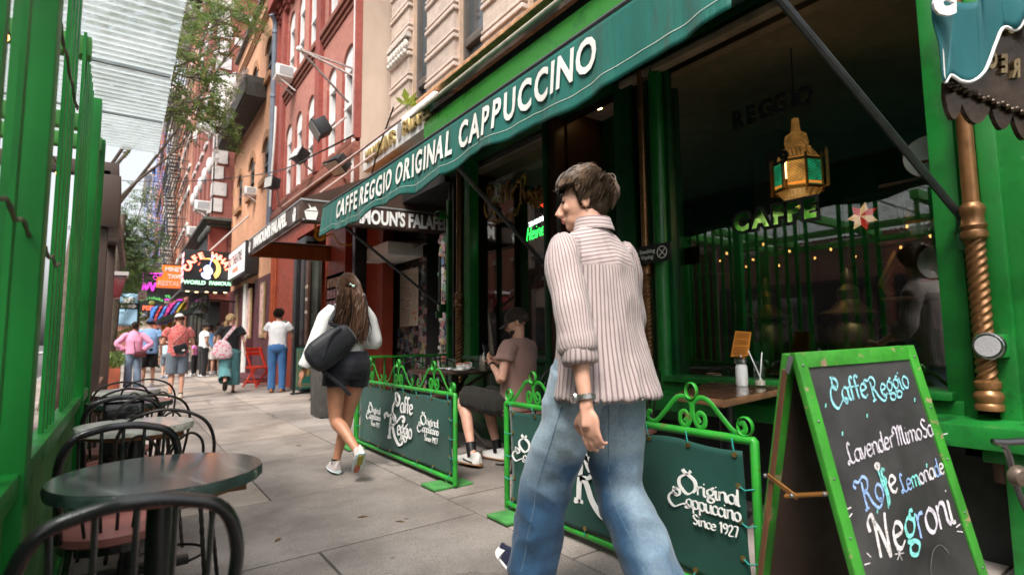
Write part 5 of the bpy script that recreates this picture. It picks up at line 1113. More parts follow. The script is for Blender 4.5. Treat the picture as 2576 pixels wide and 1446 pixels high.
def rtable(lab,x,y,r,z,mt_,me_):
    g=gnd(x); t=thing('cafe_table',lab,'table',(x,y,g),0,'round marble tables along the shed')
    q=MB(); q.lathe([(.001,z-.004),(r-.006,z-.004),(r-.006,z),(.001,z)],(x,y,0),48); q.build('tabletop',mt_,t)
    q=MB(); rr=random.Random(int(y*10)); ring=lambda rad,zz,j: [V((x+cos(2*pi*k/48)*(rad-rr.random()*j),y+sin(2*pi*k/48)*(rad-rr.random()*j),zz)) for k in range(48)]
    q.loft([ring(r-.007,z-.003,0),ring(r,z-.012,.004),ring(r,z-.032,.006),ring(r-.03,z-.036,.01)]); q.build('edge',me_,t)
    q=MB(); q.lathe([(.001,z-.055),(r*.82,z-.055),(r*.82,z-.036),(.001,z-.036)],(x,y,0),32); q.bx((x+.03,y-.08,z-.075),(x+r*.8,y+.0,z-.055)); q.build('underboard',ply,t)
    q=MB(); q.tube([(x,y,g+.03),(x,y,z-.05)],.034,12)
    q.bar((x-.25,y,g+.025),(x+.25,y,g+.025),.05,.04); q.bar((x,y-.25,g+.025),(x,y+.25,g+.025),.05,.04); q.build('pedestal',black,t,bevel=.006); return t
rtable('round dark green marble table, nearest of the row by the shed',.115,2.05,.285,.68,mg,medge)
rtable('round white marble table, second of the row behind the dark one',.07,3.32,.25,.68,mw,wedge)
rtable('round grey marble table, third of the row by the shed',.06,4.62,.25,.68,mgy,medge)
rtable('round white marble table, farthest of the row by the shed',.05,5.75,.24,.68,mw,wedge)
pink=pm('dusty pink vinyl',(.40,.15,.135),.45,.12,5,bs=.12,bsc=40); bl=pm('black enamel tube',(.012,.012,.013),.22,.2,9,coat=.4); wire=pm('dark wire',(.03,.026,.024),.35,.3,9,metal=.5)
def hoop_chair(panel=False):
    t=loc_thing('hoop_chair','black hoop backed chair','chair','black hoop back chairs')
    q=MB(); q.lathe([(.001,.40),(.16,.40),(.185,.415),(.185,.44),(.165,.455),(.001,.46)],(0,0,0),28); q.build('seat',pink,t)
    q=MB(); hp=smooth([(-.16,-.10,.43),(-.168,-.15,.58),(-.172,-.185,.70),(-.14,-.21,.785),(-.07,-.215,.815),(0,-.217,.823),(.07,-.215,.815),(.14,-.21,.785),(.172,-.185,.70),(.168,-.15,.58),(.16,-.10,.43)],6); q.tube(hp,.0135,10); q.lathe([(.155,.38),(.17,.38),(.17,.41),(.155,.41)],(0,0,0),28,cap=False); q.build('back_hoop',bl,t)
    if panel:
        q=MB(); q.grid(lambda u,v: V((-.09+.18*u,-.19-.02*v+.01*sin(u*pi),.48+.32*v)),6,6); q.build('backrest',bl,t,solid=.012)
    else:
        for x in (-.12,-.06,0,.06,.12):
            q=MB(); q.tube([(x*.75,-.145,.44),(x,-.19,.66),(x*1.02,-.214,.822-1.9*x*x)],.0055,6); q.build('spindle',bl,t)
    for sx in (-1,1):
        for sy in (-1,1):
            q=MB(); q.tube([(.12*sx,.11*sy,.40),(.165*sx,.165*sy,0)],.0125,8); q.build('leg',bl,t)
    q=MB(); q.tube([(-.15,-.15,.17),(.15,-.15,.17)],.008,6); q.tube([(-.15,.15,.17),(.15,.15,.17)],.008,6); q.tube([(-.15,-.15,.2),(-.15,.15,.2)],.008,6); q.tube([(.15,-.15,.2),(.15,.15,.2)],.008,6); q.build('stretcher',bl,t); return t
def wire_chair():
    t=loc_thing('wire_chair','dark wire sweetheart chair','chair','wire sweetheart chairs')
    q=MB(); q.lathe([(.001,.425),(.165,.425),(.18,.435),(.18,.455),(.001,.46)],(0,0,0),26); q.build('seat',pm('scuffed pink seat',(.30,.13,.11),.5,.3,6),t)
    q=MB(); q.tube(smooth([(-.15,-.09,.43),(-.17,-.15,.60),(-.17,-.18,.72),(-.12,-.195,.80),(0,-.20,.835),(.12,-.195,.80),(.17,-.18,.72),(.17,-.15,.60),(.15,-.09,.43)],6),.0068,7); q.build('back_hoop',wire,t)
    q=MB()
    for s in (-1,1): q.tube(smooth([(0,-.14,.45),(.01*s,-.175,.62),(.04*s,-.185,.70),(.09*s,-.185,.735),(.13*s,-.18,.70),(.13*s,-.165,.62),(.09*s,-.15,.54),(.05*s,-.14,.45)],6),.0055,6)
    q.build('heart_loop',wire,t)
    for sx in (-1,1):
        for sy in (-1,1):
            q=MB(); q.tube([V((.125*sx+.045*sx*k/20,.115*sy+.045*sy*k/20,.43-.43*k/20)) for k in range(21)],[.0075+.002*(k%2) for k in range(21)],6); q.build('leg',wire,t)
    q=MB(); q.tube([(.13*cos(2*pi*k/24),.13*sin(2*pi*k/24),.2) for k in range(24)],.006,6,closed=True); q.build('ring',wire,t); return t
hc=hoop_chair(); place(hc,(.035,1.45,gnd(0)),0,'black hoop chair with pink seat, nearest the camera')
dup(hc,(.005,2.60,gnd(0)),.05,'black hoop chair between the dark green and the white marble table')
hp_=hoop_chair(True); place(hp_,(.02,3.85,gnd(0)),0,'black hoop chair with a solid back panel at the grey marble table')
wc_=wire_chair(); place(wc_,(.205,2.86,gnd(.2)),-.25,'wire chair right of the hoop chair at the white marble table')
dup(wc_,(.13,3.72,gnd(.1)),.1,'wire chair with gilded loops beside the panel backed chair')
dup(wc_,(-.02,5.05,gnd(0)),.15,'wire chair at the far white table, on the shed side'); dup(wc_,(.19,5.2,gnd(.2)),-.1,'wire chair at the far white table, on the walkway side'); dup(wc_,(.0,4.3,gnd(0)),.2,'wire chair squeezed behind the panel backed chair')
# ---------------- sidewalk barriers with banners ----------------
lac=pm('turquoise lace',(.02,.28,.24),.6,.2,9); ban=cloth('bottle green banner',(.004,.050,.037),.35,0,.75,5,(1,1,1)); bwh=pm('printed white',(.78,.78,.76),.7,.05,20); brass=pm('brass eyelet',(.40,.26,.08),.35,.2,9,metal=.9)
BX=2.0
def barrier(ya,yb,label,logos,big):
    g=gnd(BX); t=thing('banner_barrier',label,'barrier',(BX,(ya+yb)/2,g),0,'green pipe barriers with cafe banners')
    zt,zb=.675,.065; r=.0175
    q=MB(); q.tube([(BX,ya,zb-.03),(BX,ya,zt),(BX,ya+.001,zt)],r,12); q.tube([(BX,yb,zb-.03),(BX,yb,zt)],r,12); q.tube([(BX,ya,zt),(BX,yb,zt)],r,12); q.tube([(BX,ya,zb),(BX,yb,zb)],r,12); q.build('frame',lgreen,t)
    L=yb-ya; n=3 if L>1.9 else 3
    def strap(pts): 
        q.tube([V((BX,ya+a,zt+r+bq)) for a,bq in pts],[(.011,.0035)]*len(pts),8)
    cw_=L/n
    for k in range(n):
        q=MB(); c=cw_*(k+.5); h=.125*cw_/.65
        for s in (-1,1):
            f=lambda a,bq: (c+s*a*cw_/.65,bq*1.22*cw_/.65)
            strap([(p.x,p.y) for p in smooth([f(.045,.022),f(.028,.045),f(.045,.062),f(.07,.05),f(.072,.02),f(.045,.003),f(.02,.02),f(.004,.06),f(.008,.10),f(.05,.122),f(.10,.11),f(.16,.06),f(.22,.012),f(.26,.004),f(.285,.02),f(.275,.045),f(.255,.04)],4)])
        pts=[(c+.028*cos(2*pi*i/18),.128*1.22*cw_/.65+.020+.034*sin(2*pi*i/18)) for i in range(19)]; strap(pts)
        if k==n-1 or k==0:
            e=.035 if k==0 else L-.035; strap([(e+.032*cos(2*pi*i/18),.034+.036*sin(2*pi*i/18)) for i in range(19)])
        q.build('scroll',lgreen,t,ang=50)
    y0,y1=ya+.042,yb-.042
    def bf(u,v):
        y=y1+(y0-y1)*u; e=.012*sin(u*pi*7)*((1-v)**6+v**6); return V((BX-.004+.010*sin(u*5+v*3)+.006*sin(u*9-v*7)*(v*(1-v)*4)+.003*sin(u*23+v*9)*(v*(1-v)*4)+.012*sin(u*11+1)*(v*(1-v)*4)*.4+.035*max(0,u-.75)*max(0,.6-v)*big,y,zt-.040-(zt-zb-.065)*v-e*.6))
    q=MB(); q.grid(bf,48,20); q.build('banner',ban,t,solid=.003)
    q=MB(); e=MB(); nl=7
    for k in range(nl+1):
        for v,zz in ((.03,zt),(.97,zb)):
            p=bf(.02+.96*k/nl,v); pr=V((BX,p.y+.01,zz)); q.tube([p,p.lerp(pr,.5)+V((-.012,0,0)),pr+V((-r,0,0)),pr+V((0,0,r if zz==zt else -r))],.0028,5); e.lathe([(.006,-.004),(.011,-.004),(.011,.003),(.006,.003)],p+V((-.004,0,0)),12,(-1,0,0))
    for k in range(1,4):
        for u,yy in ((.015,yb),(.985,ya)):
            p=bf(u,k/4); pr=V((BX-r,yy,p.z)); q.tube([p+V((-.004,0,0)),p.lerp(pr,.5)+V((-.01,0,-.01)),pr,V((BX,yy+(r if yy==yb else -r),p.z))],.0028,5); e.lathe([(.006,-.004),(.011,-.004),(.011,.003),(.006,.003)],p+V((-.004,0,0)),12,(-1,0,0))
    q.build('lace',lac,t); e.build('eyelet',brass,t)
    for yy in (ya+.12,yb-.12):
        q=MB(); q.bx((BX-.16,yy-.11,gnd(BX)+.001),(BX+.16,yy+.11,gnd(BX)+.018)); q.tube([(BX,yy,gnd(BX)),(BX,yy,zb)],.014,8); q.build('foot_plate',pm('mossy green plate',(.05,.22,.05),.7,.3,10,wear=(.08,.07,.05),wsc=12),t,bevel=.004)
    LX=BX-.024
    for kind,x0,x1,xm,yt,yb_ in logos:
        yL=at(x0,(yt+yb_)/2,X=LX).y; yR=at(x1,(yt+yb_)/2,X=LX).y; zt_=at(xm,yt,X=LX).z; zb_=at(xm,yb_,X=LX).z; W=yL-yR; H=zt_-zb_; q=MB(); ux=V((0,-1,0)); uz=V((0,0,1))
        # line: text, left, baseline, width, letter scale (all in fractions of the printed block)
        lines=(('O',.17,.58,.28,.215),('riginal',.43,.61,.57,.165),('C',.0,.34,.36,.165),('appuccino',.27,.34,.73,.16),('Since 1927',.36,.06,.60,.11)) if kind=='o' else (('C',.30,.56,.52,.235),('affe',.60,.70,.42,.165),('R',.14,.17,.55,.24),('eggio',.50,.27,.50,.165))
        for s_,xo,yo,wf,hs_ in lines:
            st,w0=strokes(s_,1.0,0,sp=.93); kx=W*wf/w0; ky=H*hs_*(.95 if kind=='o' else 1.05)
            if s_ in 'CR' : kx=W*wf/(1.9 if s_=='C' else 1.6); 
            st=[[(x*kx,y*ky) for x,y in p] for p in st]; kk=(abs(kx)+ky)/2
            pen(q,st,V((LX,yL-W*xo,zb_+H*yo)),ux,uz,kk*.10,kk*.26,.35,.0,4)
        q.build('printed_logo',bwh,t,smooth=False,solid=.002)
    return t
barrier(3.58,5.62,'green pipe barrier with cafe banner, the farther one beside the walking woman',[('o',921,957,939,1014,1074),('c',966,1036,1002,994,1130),('o',1049,1103,1076,1040,1113)],1)
barrier(1.24,2.92,'green pipe barrier with cafe banner, the nearer one behind the striped shirt man',[('o',1288,1398,1345,1102,1200),('c',1420,1600,1500,1062,1318),('o',1680,1862,1772,1194,1334)],-.6)
rl=thing('side_railing','green iron railing with twisted balusters from barrier to cafe wall','railing',(2.6,5.75,0)); a=V((2.0,5.68,.905)); c=V((3.16,5.84,.905))
b=MB(); b.bar(a,c,.045,.022); b.bar(a-V((0,0,.60)),c-V((0,0,.60)),.03,.02); b.tube([(2.0,5.68,.905),(2.0,5.68,gnd(2))],.018,8); b.bx((1.9,5.58,gnd(2)),(2.1,5.78,gnd(2)+.008)); b.tube([(2.02,5.7,.2),(2.02,5.5,.2),(2.02,5.5,.05)],.012,6); b.build('rail',lgreen,rl)
for k in range(9):
    p=a.lerp(c,(k+.7)/9.6); q=MB(); q.tube([p-V((0,0,.60*j/24)) for j in range(25)],[(.011,.006)]*25,8,twist=.5); q.build('baluster',green,rl)
# ---------------- sandwich board ----------------
HL=at(1992,888,d=1.75); HR=at(2292,868,d=1.95); FL=at(2232,1760,d=1.6); FR=at(2548,1668,d=1.8); RL=at(1890,1620,d=1.95)
FL.z=gnd(FL.x); FR.z=gnd(FR.x); RL.z=gnd(RL.x); RR=HR+(RL-HL); RR.z=gnd(RR.x)
sbd=thing('sandwich_board','green framed chalkboard sandwich board with drink names in chalk','sandwich board',(FL+FR+RL+RR)/4)
fg=pm('chipped green frame',(.032,.225,.018),.5,.3,6,bs=.4,bsc=60,wear=(.28,.20,.12),wsc=20,scuff=(.30,.33,.22)); slate=pm('chalk smeared slate',(.010,.010,.011),.6,.3,3.5,col2=(.040,.039,.039),bs=.1,scuff=(.12,.12,.12)); rawwood=pm('raw brown wood',(.13,.05,.02),.7,.3,9,stretch=(1,1,.2),wear=(.30,.11,.03),wsc=9)
UPB=((HL-FL)+(HR-FR)).normalized(); UXB=((HR-HL)+(FR-FL)).normalized(); NB=UXB.cross(UPB).normalized(); UPB=NB.cross(UXB)
def board(h0,h1,f0,f1,nrm,fm,front_):
    q=MB(); w_=.042
    def bar4(p,r_,q0=None): 
        pass
    ux0=(h1-h0).normalized(); ux1=(f1-f0).normalized()
    def slab(pts,th): 
        n=nrm*th; q.add([x+n for x in pts]+[x-n for x in pts],[(0,1,2,3),(4,5,6,7),(0,1,5,4),(1,2,6,5),(2,3,7,6),(3,0,4,7)])
    slab([h0,h0+ux0*w_,f0+ux1*w_,f0],.011); slab([h1-ux0*w_,h1,f1,f1-ux1*w_],.011)
    d0=(f0-h0).normalized(); d1=(f1-h1).normalized()
    slab([h0+ux0*w_,h1-ux0*w_,h1-ux0*w_+d1*.05,h0+ux0*w_+d0*.05],.0105); slab([f0+ux1*w_-d0*.12,f1-ux1*w_-d1*.12,f1-ux1*w_-d1*.06,f0+ux1*w_-d0*.06],.0105)
    q.build('frame' if front_ else 'rear_frame',fm,sbd,bevel=.004)
    q=MB(); slab([h0+ux0*w_+d0*.05,h1-ux0*w_+d1*.05,f1-ux1*w_-d1*.12,f0+ux1*w_-d0*.12],.004); return q.build('chalkboard' if front_ else 'rear_board',slate if front_ else pm('dark brown board',(.035,.018,.012),.7,.4,5,stretch=(1,1,.2)),sbd,smooth=False)
board(HL,HR,FL,FR,NB,fg,True); NR=UXB.cross((HL-RL).normalized()).normalized(); board(HL-NB*.03,HR-NB*.03,RL,RR,NR,fg,False)
b=MB(); b.bar(HL-NB*.03-UXB*.002+V((0,0,-.05))+NR*0,RL+V((0,0,.02))-UXB*.002+NB*.012,.006,.02); b.build('edge_wood',rawwood,sbd)
b=MB(); m1=HL.lerp(FL,.42)-UXB*.012; m2=(HL-NB*.03).lerp(RL,.40)-UXB*.012; mid=m1.lerp(m2,.52)+V((0,0,-.035))-UXB*.006
b.bar(m1,mid+ (mid-m1).normalized()*.03,.006,.016,NB); b.bar(m2,mid+(mid-m2).normalized()*.012,.006,.016,NB); b.build('folding_brace',pm('rusty brass strip',(.34,.15,.04),.4,.3,12,metal=.6),sbd)
b=MB(); 
for p in (m1,m2,mid): b.ell(p-UXB*.01,(.007,.007,.007),8,6)
for e0,e1 in ((HL,FL),(HR,FR)):
    for k in range(6): b.ell(e0.lerp(e1,.04+.17*k)+NB*.0115+UXB*(.02 if e0 is HL else -.02),(.004,.004,.004),8,5)
b.bar(HL-UXB*.004+V((0,0,-.01)),HL-UXB*.004+V((0,0,-.06))-NB*.02,.003,.018); b.build('screw',steel,sbd)
PO=HL+NB*.0055
def onb(x,y):
    v=FW*FP+RT*(x-1288)-UP*(y-723); return CAM+v*((PO-CAM).dot(NB)/v.dot(NB))
def chalk(name,c): 
    m,t,bb_=nm(name); n=noise(t,220,4); n2=noise(t,60,3); bb_.inputs['Roughness'].default_value=.9
    t.links.new(mixc(t,ramp(t,mth(t,'MULTIPLY',n,n2),((.14,(1,)*3),(.30,(0,)*3))),c,(c[0]*.45,c[1]*.45,c[2]*.45)),bb_.inputs['Base Color']); return m
cyan=chalk('cyan chalk',(.28,.66,.74)); lilac=chalk('lilac white chalk',(.68,.64,.72)); blue=chalk('blue chalk',(.30,.46,.80)); whc=chalk('white chalk',(.74,.70,.70)); mint=chalk('mint chalk',(.22,.72,.66))
def word(s,p0,p1,cols_,wmin,wmax,slant=.0,sp=.95,rise=0,big=None):
    a=onb(*p0); c=onb(*p1); ux=(c-a).normalized(); uy=NB.cross(ux); st,w0=strokes(s,1.0,slant,.02,random.Random(len(s)),sp); k=(c-a).length/w0
    per={}
    x=0; i=0
    for j,ch in enumerate(s):
        wd,g_=GL.get(ch,GL[' ']); cm=cols_[j%len(cols_)]
        for _ in g_: per.setdefault(cm.name,[cm,[]])[1].append([(q[0]*k,q[1]*k) for q in st[i]]); i+=1
    for nm_,(cm,ss) in per.items():
        q=MB(); pen(q,ss,a,ux,uy,k*wmin,k*wmax,.8,.0004,6); q.build('chalk_lettering',cm,sbd,smooth=False,solid=.0006)
word('Caffe',(2093,1018),(2186,997),[cyan],.05,.22); word('Reggio',(2196,1008),(2290,972),[cyan],.05,.20)
word('Lavender',(2135,1168),(2252,1122),[lilac],.05,.20,.10); word('MimoSa',(2258,1122),(2350,1094),[lilac],.05,.20,.08)
word('Rose',(2176,1282),(2262,1232),[blue,blue,mint,whc],.05,.20,.08); word('Lemonade',(2270,1240),(2378,1188),[blue,blue,mint,lilac,lilac,whc,blue,whc],.05,.20,.05)
word('Negroni',(2208,1405),(2404,1312),[whc,whc,mint,blue,lilac,lilac,whc],.05,.20,.10)
b=MB(); rose=onb(2206,1172); 
for k in range(4): pen(b,[[( .012*(1-.2*k)*cos(a*.6+k),.012*(1-.2*k)*sin(a*.6+k)+.0) for a in range(10)]],rose,UXB,UPB,.001,.003)
b.build('chalk_rose',whc,sbd,smooth=False,solid=.0006)
b=MB(); pen(b,[[(0,-.012),(.006,-.05),(.016,-.09),(.012,-.13)],[(.006,-.05),(.022,-.035),(.026,-.055),(.006,-.06)]],rose,UXB,UPB,.002,.006); 
for x,y in ((2076,1024),(2300,1010),(2180,1050),(2330,1175),(2118,1095),(2206,1290),(2300,1300)): pen(b,[[(0,0),(.004,.012)]],onb(x,y),UXB,UPB,.002,.006,.1)
b.build('chalk_mark',mint,sbd,smooth=False,solid=.0006)
b=MB(); 
for x,y,dx,dy in ((2140,1275,-12,6),(2143,1290,-10,14),(2385,1195,14,-4),(2385,1205,14,6),(2190,1400,-10,-10),(2188,1415,-14,4),(2405,1325,10,-8),(2407,1335,14,2),(2372,1092,10,-2)): 
    a=onb(x,y); c=onb(x+dx,y+dy); b.bar(a+NB*.001,c+NB*.001,.003,.001,NB)
for ang in range(6): c=onb(2262,1392); b.bar(c+NB*.001,c+NB*.001+(UXB*cos(ang)+UPB*sin(ang))*.02,.002,.001,NB)
b.build('chalk_mark',whc,sbd,smooth=False)
b=MB(); pen(b,[[(.0,0),(.03,.05),(.07,.06),(.1,.03)],[(.0,0),(.0,-.06)]],onb(2340,1430),UXB,UPB,.002,.003); b.build('chalk_ghost',pm('rubbed chalk',(.10,.10,.10),.9,.3,40),sbd,smooth=False,solid=.0006)
# ---------------- patio table things ----------------
tt=thing('patio_table','rectangular dark wood table at the window behind the near barrier','table',(2.7,1.8,gnd(2.7))); TZ=.80
b=MB(); P4=[(2.17,1.48),(3.10,1.66),(3.05,2.16),(2.24,1.80)]; b.prism(P4,(0,0,TZ-.035),(1,0,0),(0,1,0),.033); b.build('edge',pm('worn wood edge',(.16,.075,.035),.6,.35,9,bs=.3,stretch=(1,1,3)),tt,bevel=.004)
b=MB(); b.prism([(x*.985+.04,y*.985+.026) for x,y in P4],(0,0,TZ-.002),(1,0,0),(0,1,0),.002); b.build('tabletop',pm('polished dark wood',(.055,.025,.015),.22,.3,6,stretch=(2,9,1),coat=.5),tt)
b=MB(); b.tube([(2.66,1.80,gnd(2.6)),(2.66,1.80,TZ-.035)],.04,12); b.bar((2.35,1.7,gnd(2.6)+.03),(2.98,1.9,gnd(2.6)+.03),.06,.05); b.build('pedestal',black,tt)
sg=at(1855,958,Z=TZ); sg=V((2.86,1.83,TZ)) if sg.x>3.05 else sg
clear=glassm('drinking glass',(.93,.95,.95),.04)
s_=thing('sugar_shaker','glass sugar pourer full of white sugar with chrome cap','sugar shaker',sg)
def scl(p,k=1): return k*((V(p)-CAM).dot(FW))/2.9
k_=scl(sg); 
b=MB(); b.lathe([(.001,.002),(.028*k_,.002),(.031*k_,.02),(.030*k_,.10*k_),(.024*k_,.118*k_),(.001,.118*k_)],sg,18); b.build('sugar',pm('white sugar',(.75,.73,.70),.7,.05,60),s_)
b=MB(); b.lathe([(.033*k_,0),(.035*k_,.02),(.033*k_,.125*k_)],sg,18); b.build('glass_body',clear,s_)
b=MB(); b.lathe([(.034*k_,.122*k_),(.034*k_,.14*k_),(.02*k_,.152*k_),(.006,.155*k_),(.005,.165*k_)],sg,18); b.build('cap',MATS['chrome'],s_)
gp2=sg+(at(1912,960,Z=TZ)-at(1855,958,Z=TZ))*.72; gls=thing('drink_glass','tall empty glass with two white straws beside the sugar pourer','glass',gp2)
b=MB(); b.lathe([(.024*k_,.004),(.026*k_,.03),(.034*k_,.13*k_),(.032*k_,.13*k_),(.022*k_,.012),(.001,.01)],gp2,20); b.build('tumbler',clear,gls)
b=MB(); b.lathe([(.001,.011),(.024*k_,.011),(.026*k_,.035),(.001,.035)],gp2,18); b.build('milk_dregs',pm('milky dregs',(.55,.48,.40),.5,.2,40),gls)
b=MB(); b.tube([gp2+V((.01,-.01,.02)),gp2+V((-.045,.035,.20))*1.0],.0035,6); b.tube([gp2+V((-.005,.0,.02)),gp2+V((.015,-.01,.19))],.0035,6); b.build('straw',white,gls)
mn=thing('orange_menu_card','orange paper menu card held upright in a wire holder','menu card',sg+V((.0,.10,.1))); q0=[at(x,y,X=sg.x+.05) for x,y in ((1838,897),(1882,895),(1890,835),(1850,832))]
b=MB(); b.quad(*q0); b.build('card',pm('orange card',(.72,.26,.03),.7,.1,9),mn,smooth=False,solid=.002)
b=MB()
for k in range(16):
    f=.08+.055*k
    if k in (4,9): continue
    l=q0[3].lerp(q0[0],f); r_=q0[2].lerp(q0[1],f); b.bar(l.lerp(r_,.08)+V((-.002,0,0)),l.lerp(r_,.92)+V((-.002,0,0)),.001,.0022)
b.build('small_print',pm('brown ink',(.28,.10,.02),.8,.1,9),mn,smooth=False)
b=MB(); c=q0[0].lerp(q0[1],.4); b.tube([c+V((0,.012*cos(2*pi*k/14),.012*sin(2*pi*k/14)+.012)) for k in range(14)],.0018,5,closed=True); b.tube([c,V((c.x,c.y,TZ+.004))],.002,5); b.lathe([(.001,0),(.03,0),(.03,.006),(.001,.006)],(c.x,c.y,TZ),14); b.build('holder',wire,mn)
def cup(lab,p,r=.045,h=.06,saucer=True,name='coffee_cup'):
    t=thing(name,lab,'cup',p,0,'orange rimmed white cups'); q=MB(); q.lathe([(.001,.0),(r*.55,.0),(r*.62,.008),(r*.95,h*.7),(r,h*.99),(r*.93,h*.99),(r*.88,h*.7),(r*.5,.012),(.001,.01)],p,22)
    a0=V(p); q.tube(smooth([a0+V((0,-r*.9,h*.8)),a0+V((0,-r*1.45,h*.85)),a0+V((0,-r*1.5,h*.45)),a0+V((0,-r*.8,h*.25))],5),.005,6); q.build('bowl',white,t)
    q=MB(); q.lathe([(r*.985,h*.80),(r*1.008,h),(r*.99,h)],p,22,cap=False); q.build('rim_band',pm('orange glaze',(.55,.10,.03),.3,.1,9),t)
    if saucer: q=MB(); q.lathe([(.001,-.012),(r*1.1,-.012),(r*1.75,.003),(r*1.75,.006),(r*1.0,-.006),(.001,-.006)],p,26); q.build('saucer',white,t)
    return t
RT_=V((2.70,4.84,TZ-.01))
rt=thing('round_patio_table','round dark wood table in front of the seated man','table',(RT_.x,RT_.y,gnd(2.7)))
b=MB(); b.lathe([(.001,-.03),(.44,-.03),(.46,-.02),(.46,-.004),(.44,0),(.001,0)],RT_,40); b.build('tabletop',pm('dark oiled wood',(.05,.028,.02),.35,.3,5,coat=.3),rt)
b=MB(); b.tube([(RT_.x,RT_.y,gnd(2.7)),(RT_.x,RT_.y,RT_.z-.03)],.035,10)
for a in range(4): b.tube(smooth([(RT_.x,RT_.y,.42),(RT_.x+.12*cos(a*pi/2+.6),RT_.y+.12*sin(a*pi/2+.6),.30),(RT_.x+.30*cos(a*pi/2+.6),RT_.y+.30*sin(a*pi/2+.6),.10),(RT_.x+.42*cos(a*pi/2+.6),RT_.y+.42*sin(a*pi/2+.6),gnd(2.7)+.02)],4),.018,8); b.tube([(RT_.x,RT_.y,.55),(RT_.x+.35*cos(a*pi/2+.6),RT_.y+.35*sin(a*pi/2+.6),RT_.z-.03)],.015,6)
b.build('pedestal',pm('rusted iron',(.05,.035,.025),.6,.4,8),rt)
def tz(x,y): p=at(x,y,Z=RT_.z); return p
cup('white orange rimmed cup on the round table, farther of two',V((RT_.x+.02,4.62,RT_.z+.012))); cup('white orange rimmed cup with saucer on the round table, nearer of two',V((RT_.x-.16,4.45,RT_.z+.012)))
for k,(x,y,l) in enumerate(((2.55,5.02,'empty curved soda glass at the far left of the round table'),(2.9,4.75,'curved soda glass behind the cups on the round table'),(2.78,4.42,'curved soda glass beside the steel milk jug'))):
    t=thing('soda_glass',l,'glass',(x,y,RT_.z),0,'soda glasses on the round table'); q=MB(); q.lathe([(.028,0),(.030,.02),(.026,.06),(.036,.12),(.034,.12),(.023,.06),(.026,.02),(.001,.012)],(x,y,RT_.z),18); q.build('tumbler',clear,t)
t=thing('milk_jug','squat grey metal jug beside the seated man on the round table','jug',(2.70,4.30,RT_.z)); q=MB(); q.lathe([(.001,0),(.04,0),(.045,.02),(.04,.12),(.03,.14),(.02,.145)],(2.70,4.30,RT_.z),18); q.build('body',pm('dull pewter',(.30,.27,.23),.4,.2,9,metal=.7),t); q=MB(); q.lathe([(.032,.138),(.03,.15),(.01,.158),(.004,.17)],(2.70,4.30,RT_.z),14); q.build('lid',MATS['chrome'],t)
t=thing('salad_plate','small white plate of green leaves and crumpled foil','plate',(2.62,4.75,RT_.z)); q=MB(); q.lathe([(.001,.004),(.07,.004),(.11,.014),(.11,.017),(.001,.008)],(2.60,4.78,RT_.z),24); q.build('plate',white,t)
q=MB(); r5=random.Random(2)
for k in range(70):
    p=V((2.60+r5.gauss(0,.04),4.78+r5.gauss(0,.04),RT_.z+.012+r5.random()*.02)); d=V((r5.gauss(0,1),r5.gauss(0,1),.3)).normalized()*.03; e=d.cross(V((0,0,1))).normalized()*.01; q.add([p,p+d*.5+e,p+d,p+d*.5-e],[(0,1,2,3)])
q.build('leaves',pm('salad green',(.06,.12,.02),.5,.4,30),t,smooth=False)
q=MB(); q.ell((2.52,4.62,RT_.z+.015),(.04,.05,.02)); q.build('foil',pm('crumpled foil',(.6,.6,.6),.3,.4,60,metal=.7,bs=1,bsc=90),t)
dup(wc_,(2.78,2.62,gnd(2.7)),.55,'wire chair behind the near barrier, left of the wooden table')
dup(wc_,(2.72,3.50,gnd(2.7)),.1,'wire chair just behind the seated man'); dup(wc_,(2.9,5.35,gnd(2.9)),3.0,'wire chair on the far side of the round table'); dup(wc_,(2.35,5.2,gnd(2.4)),2.4,'wire chair at the round table, near the side railing')
st=thing('wire_stool','dark stool on twisted wire legs under the seated man','stool',(2.72,3.76,gnd(2.72))); b=MB(); b.lathe([(.001,.445),(.16,.445),(.17,.46),(.17,.475),(.001,.48)],(2.72,3.76,0),24); b.build('seat',pm('worn seat rim',(.12,.09,.07),.5,.4,9),st)
for a in range(4):
    q=MB(); c=(cos(a*pi/2+.5),sin(a*pi/2+.5)); pts=[V((2.72+c[0]*(.11+.03*k/20),3.76+c[1]*(.11+.03*k/20),.45-.40*k/20)) for k in range(21)]+[V((2.72+c[0]*.19,3.76+c[1]*.19,gnd(2.5)+.01)),V((2.72+c[0]*.24,3.76+c[1]*.24,gnd(2.5)+.01))]; q.tube(pts,[.008+.002*(k%2) for k in range(23)],6); q.build('leg',wire,st)
# ---------------- things inside the windows ----------------
lc=V((3.95,2.0,0)); lt=thing('moroccan_lantern','lit brass lantern with green and amber glass hanging inside the window','lantern',(3.95,2.0,2.3))
def lace_glow(name,c):
    m,t,b=nm(name); tc=t.nodes.new('ShaderNodeTexCoord'); p=sep(t,tc.outputs['Object']); u=mth(t,'MULTIPLY',mth(t,'ADD',p[0],mth(t,'MULTIPLY',p[1],1.3)),150); w_=mth(t,'MULTIPLY',p[2],150)
    f=mth(t,'MULTIPLY',mth(t,'SINE',mth(t,'ADD',u,w_)),mth(t,'SINE',mth(t,'SUBTRACT',u,w_))); z=ramp(t,mth(t,'ABSOLUTE',f),((.10,(.03,)*3),(.30,(1,)*3)))
    col=mixc(t,1.0,c,z,'MULTIPLY'); col=mixc(t,1.0,col,ramp(t,noise(t,14,3),((.3,(.35,)*3),(.7,(1.3,)*3))),'MULTIPLY')
    t.links.new(col,b.inputs['Emission Color']); b.inputs['Emission Strength'].default_value=.75; b.inputs['Base Color'].default_value=(.05,.03,.01,1); b.inputs['Roughness'].default_value=.3; return m
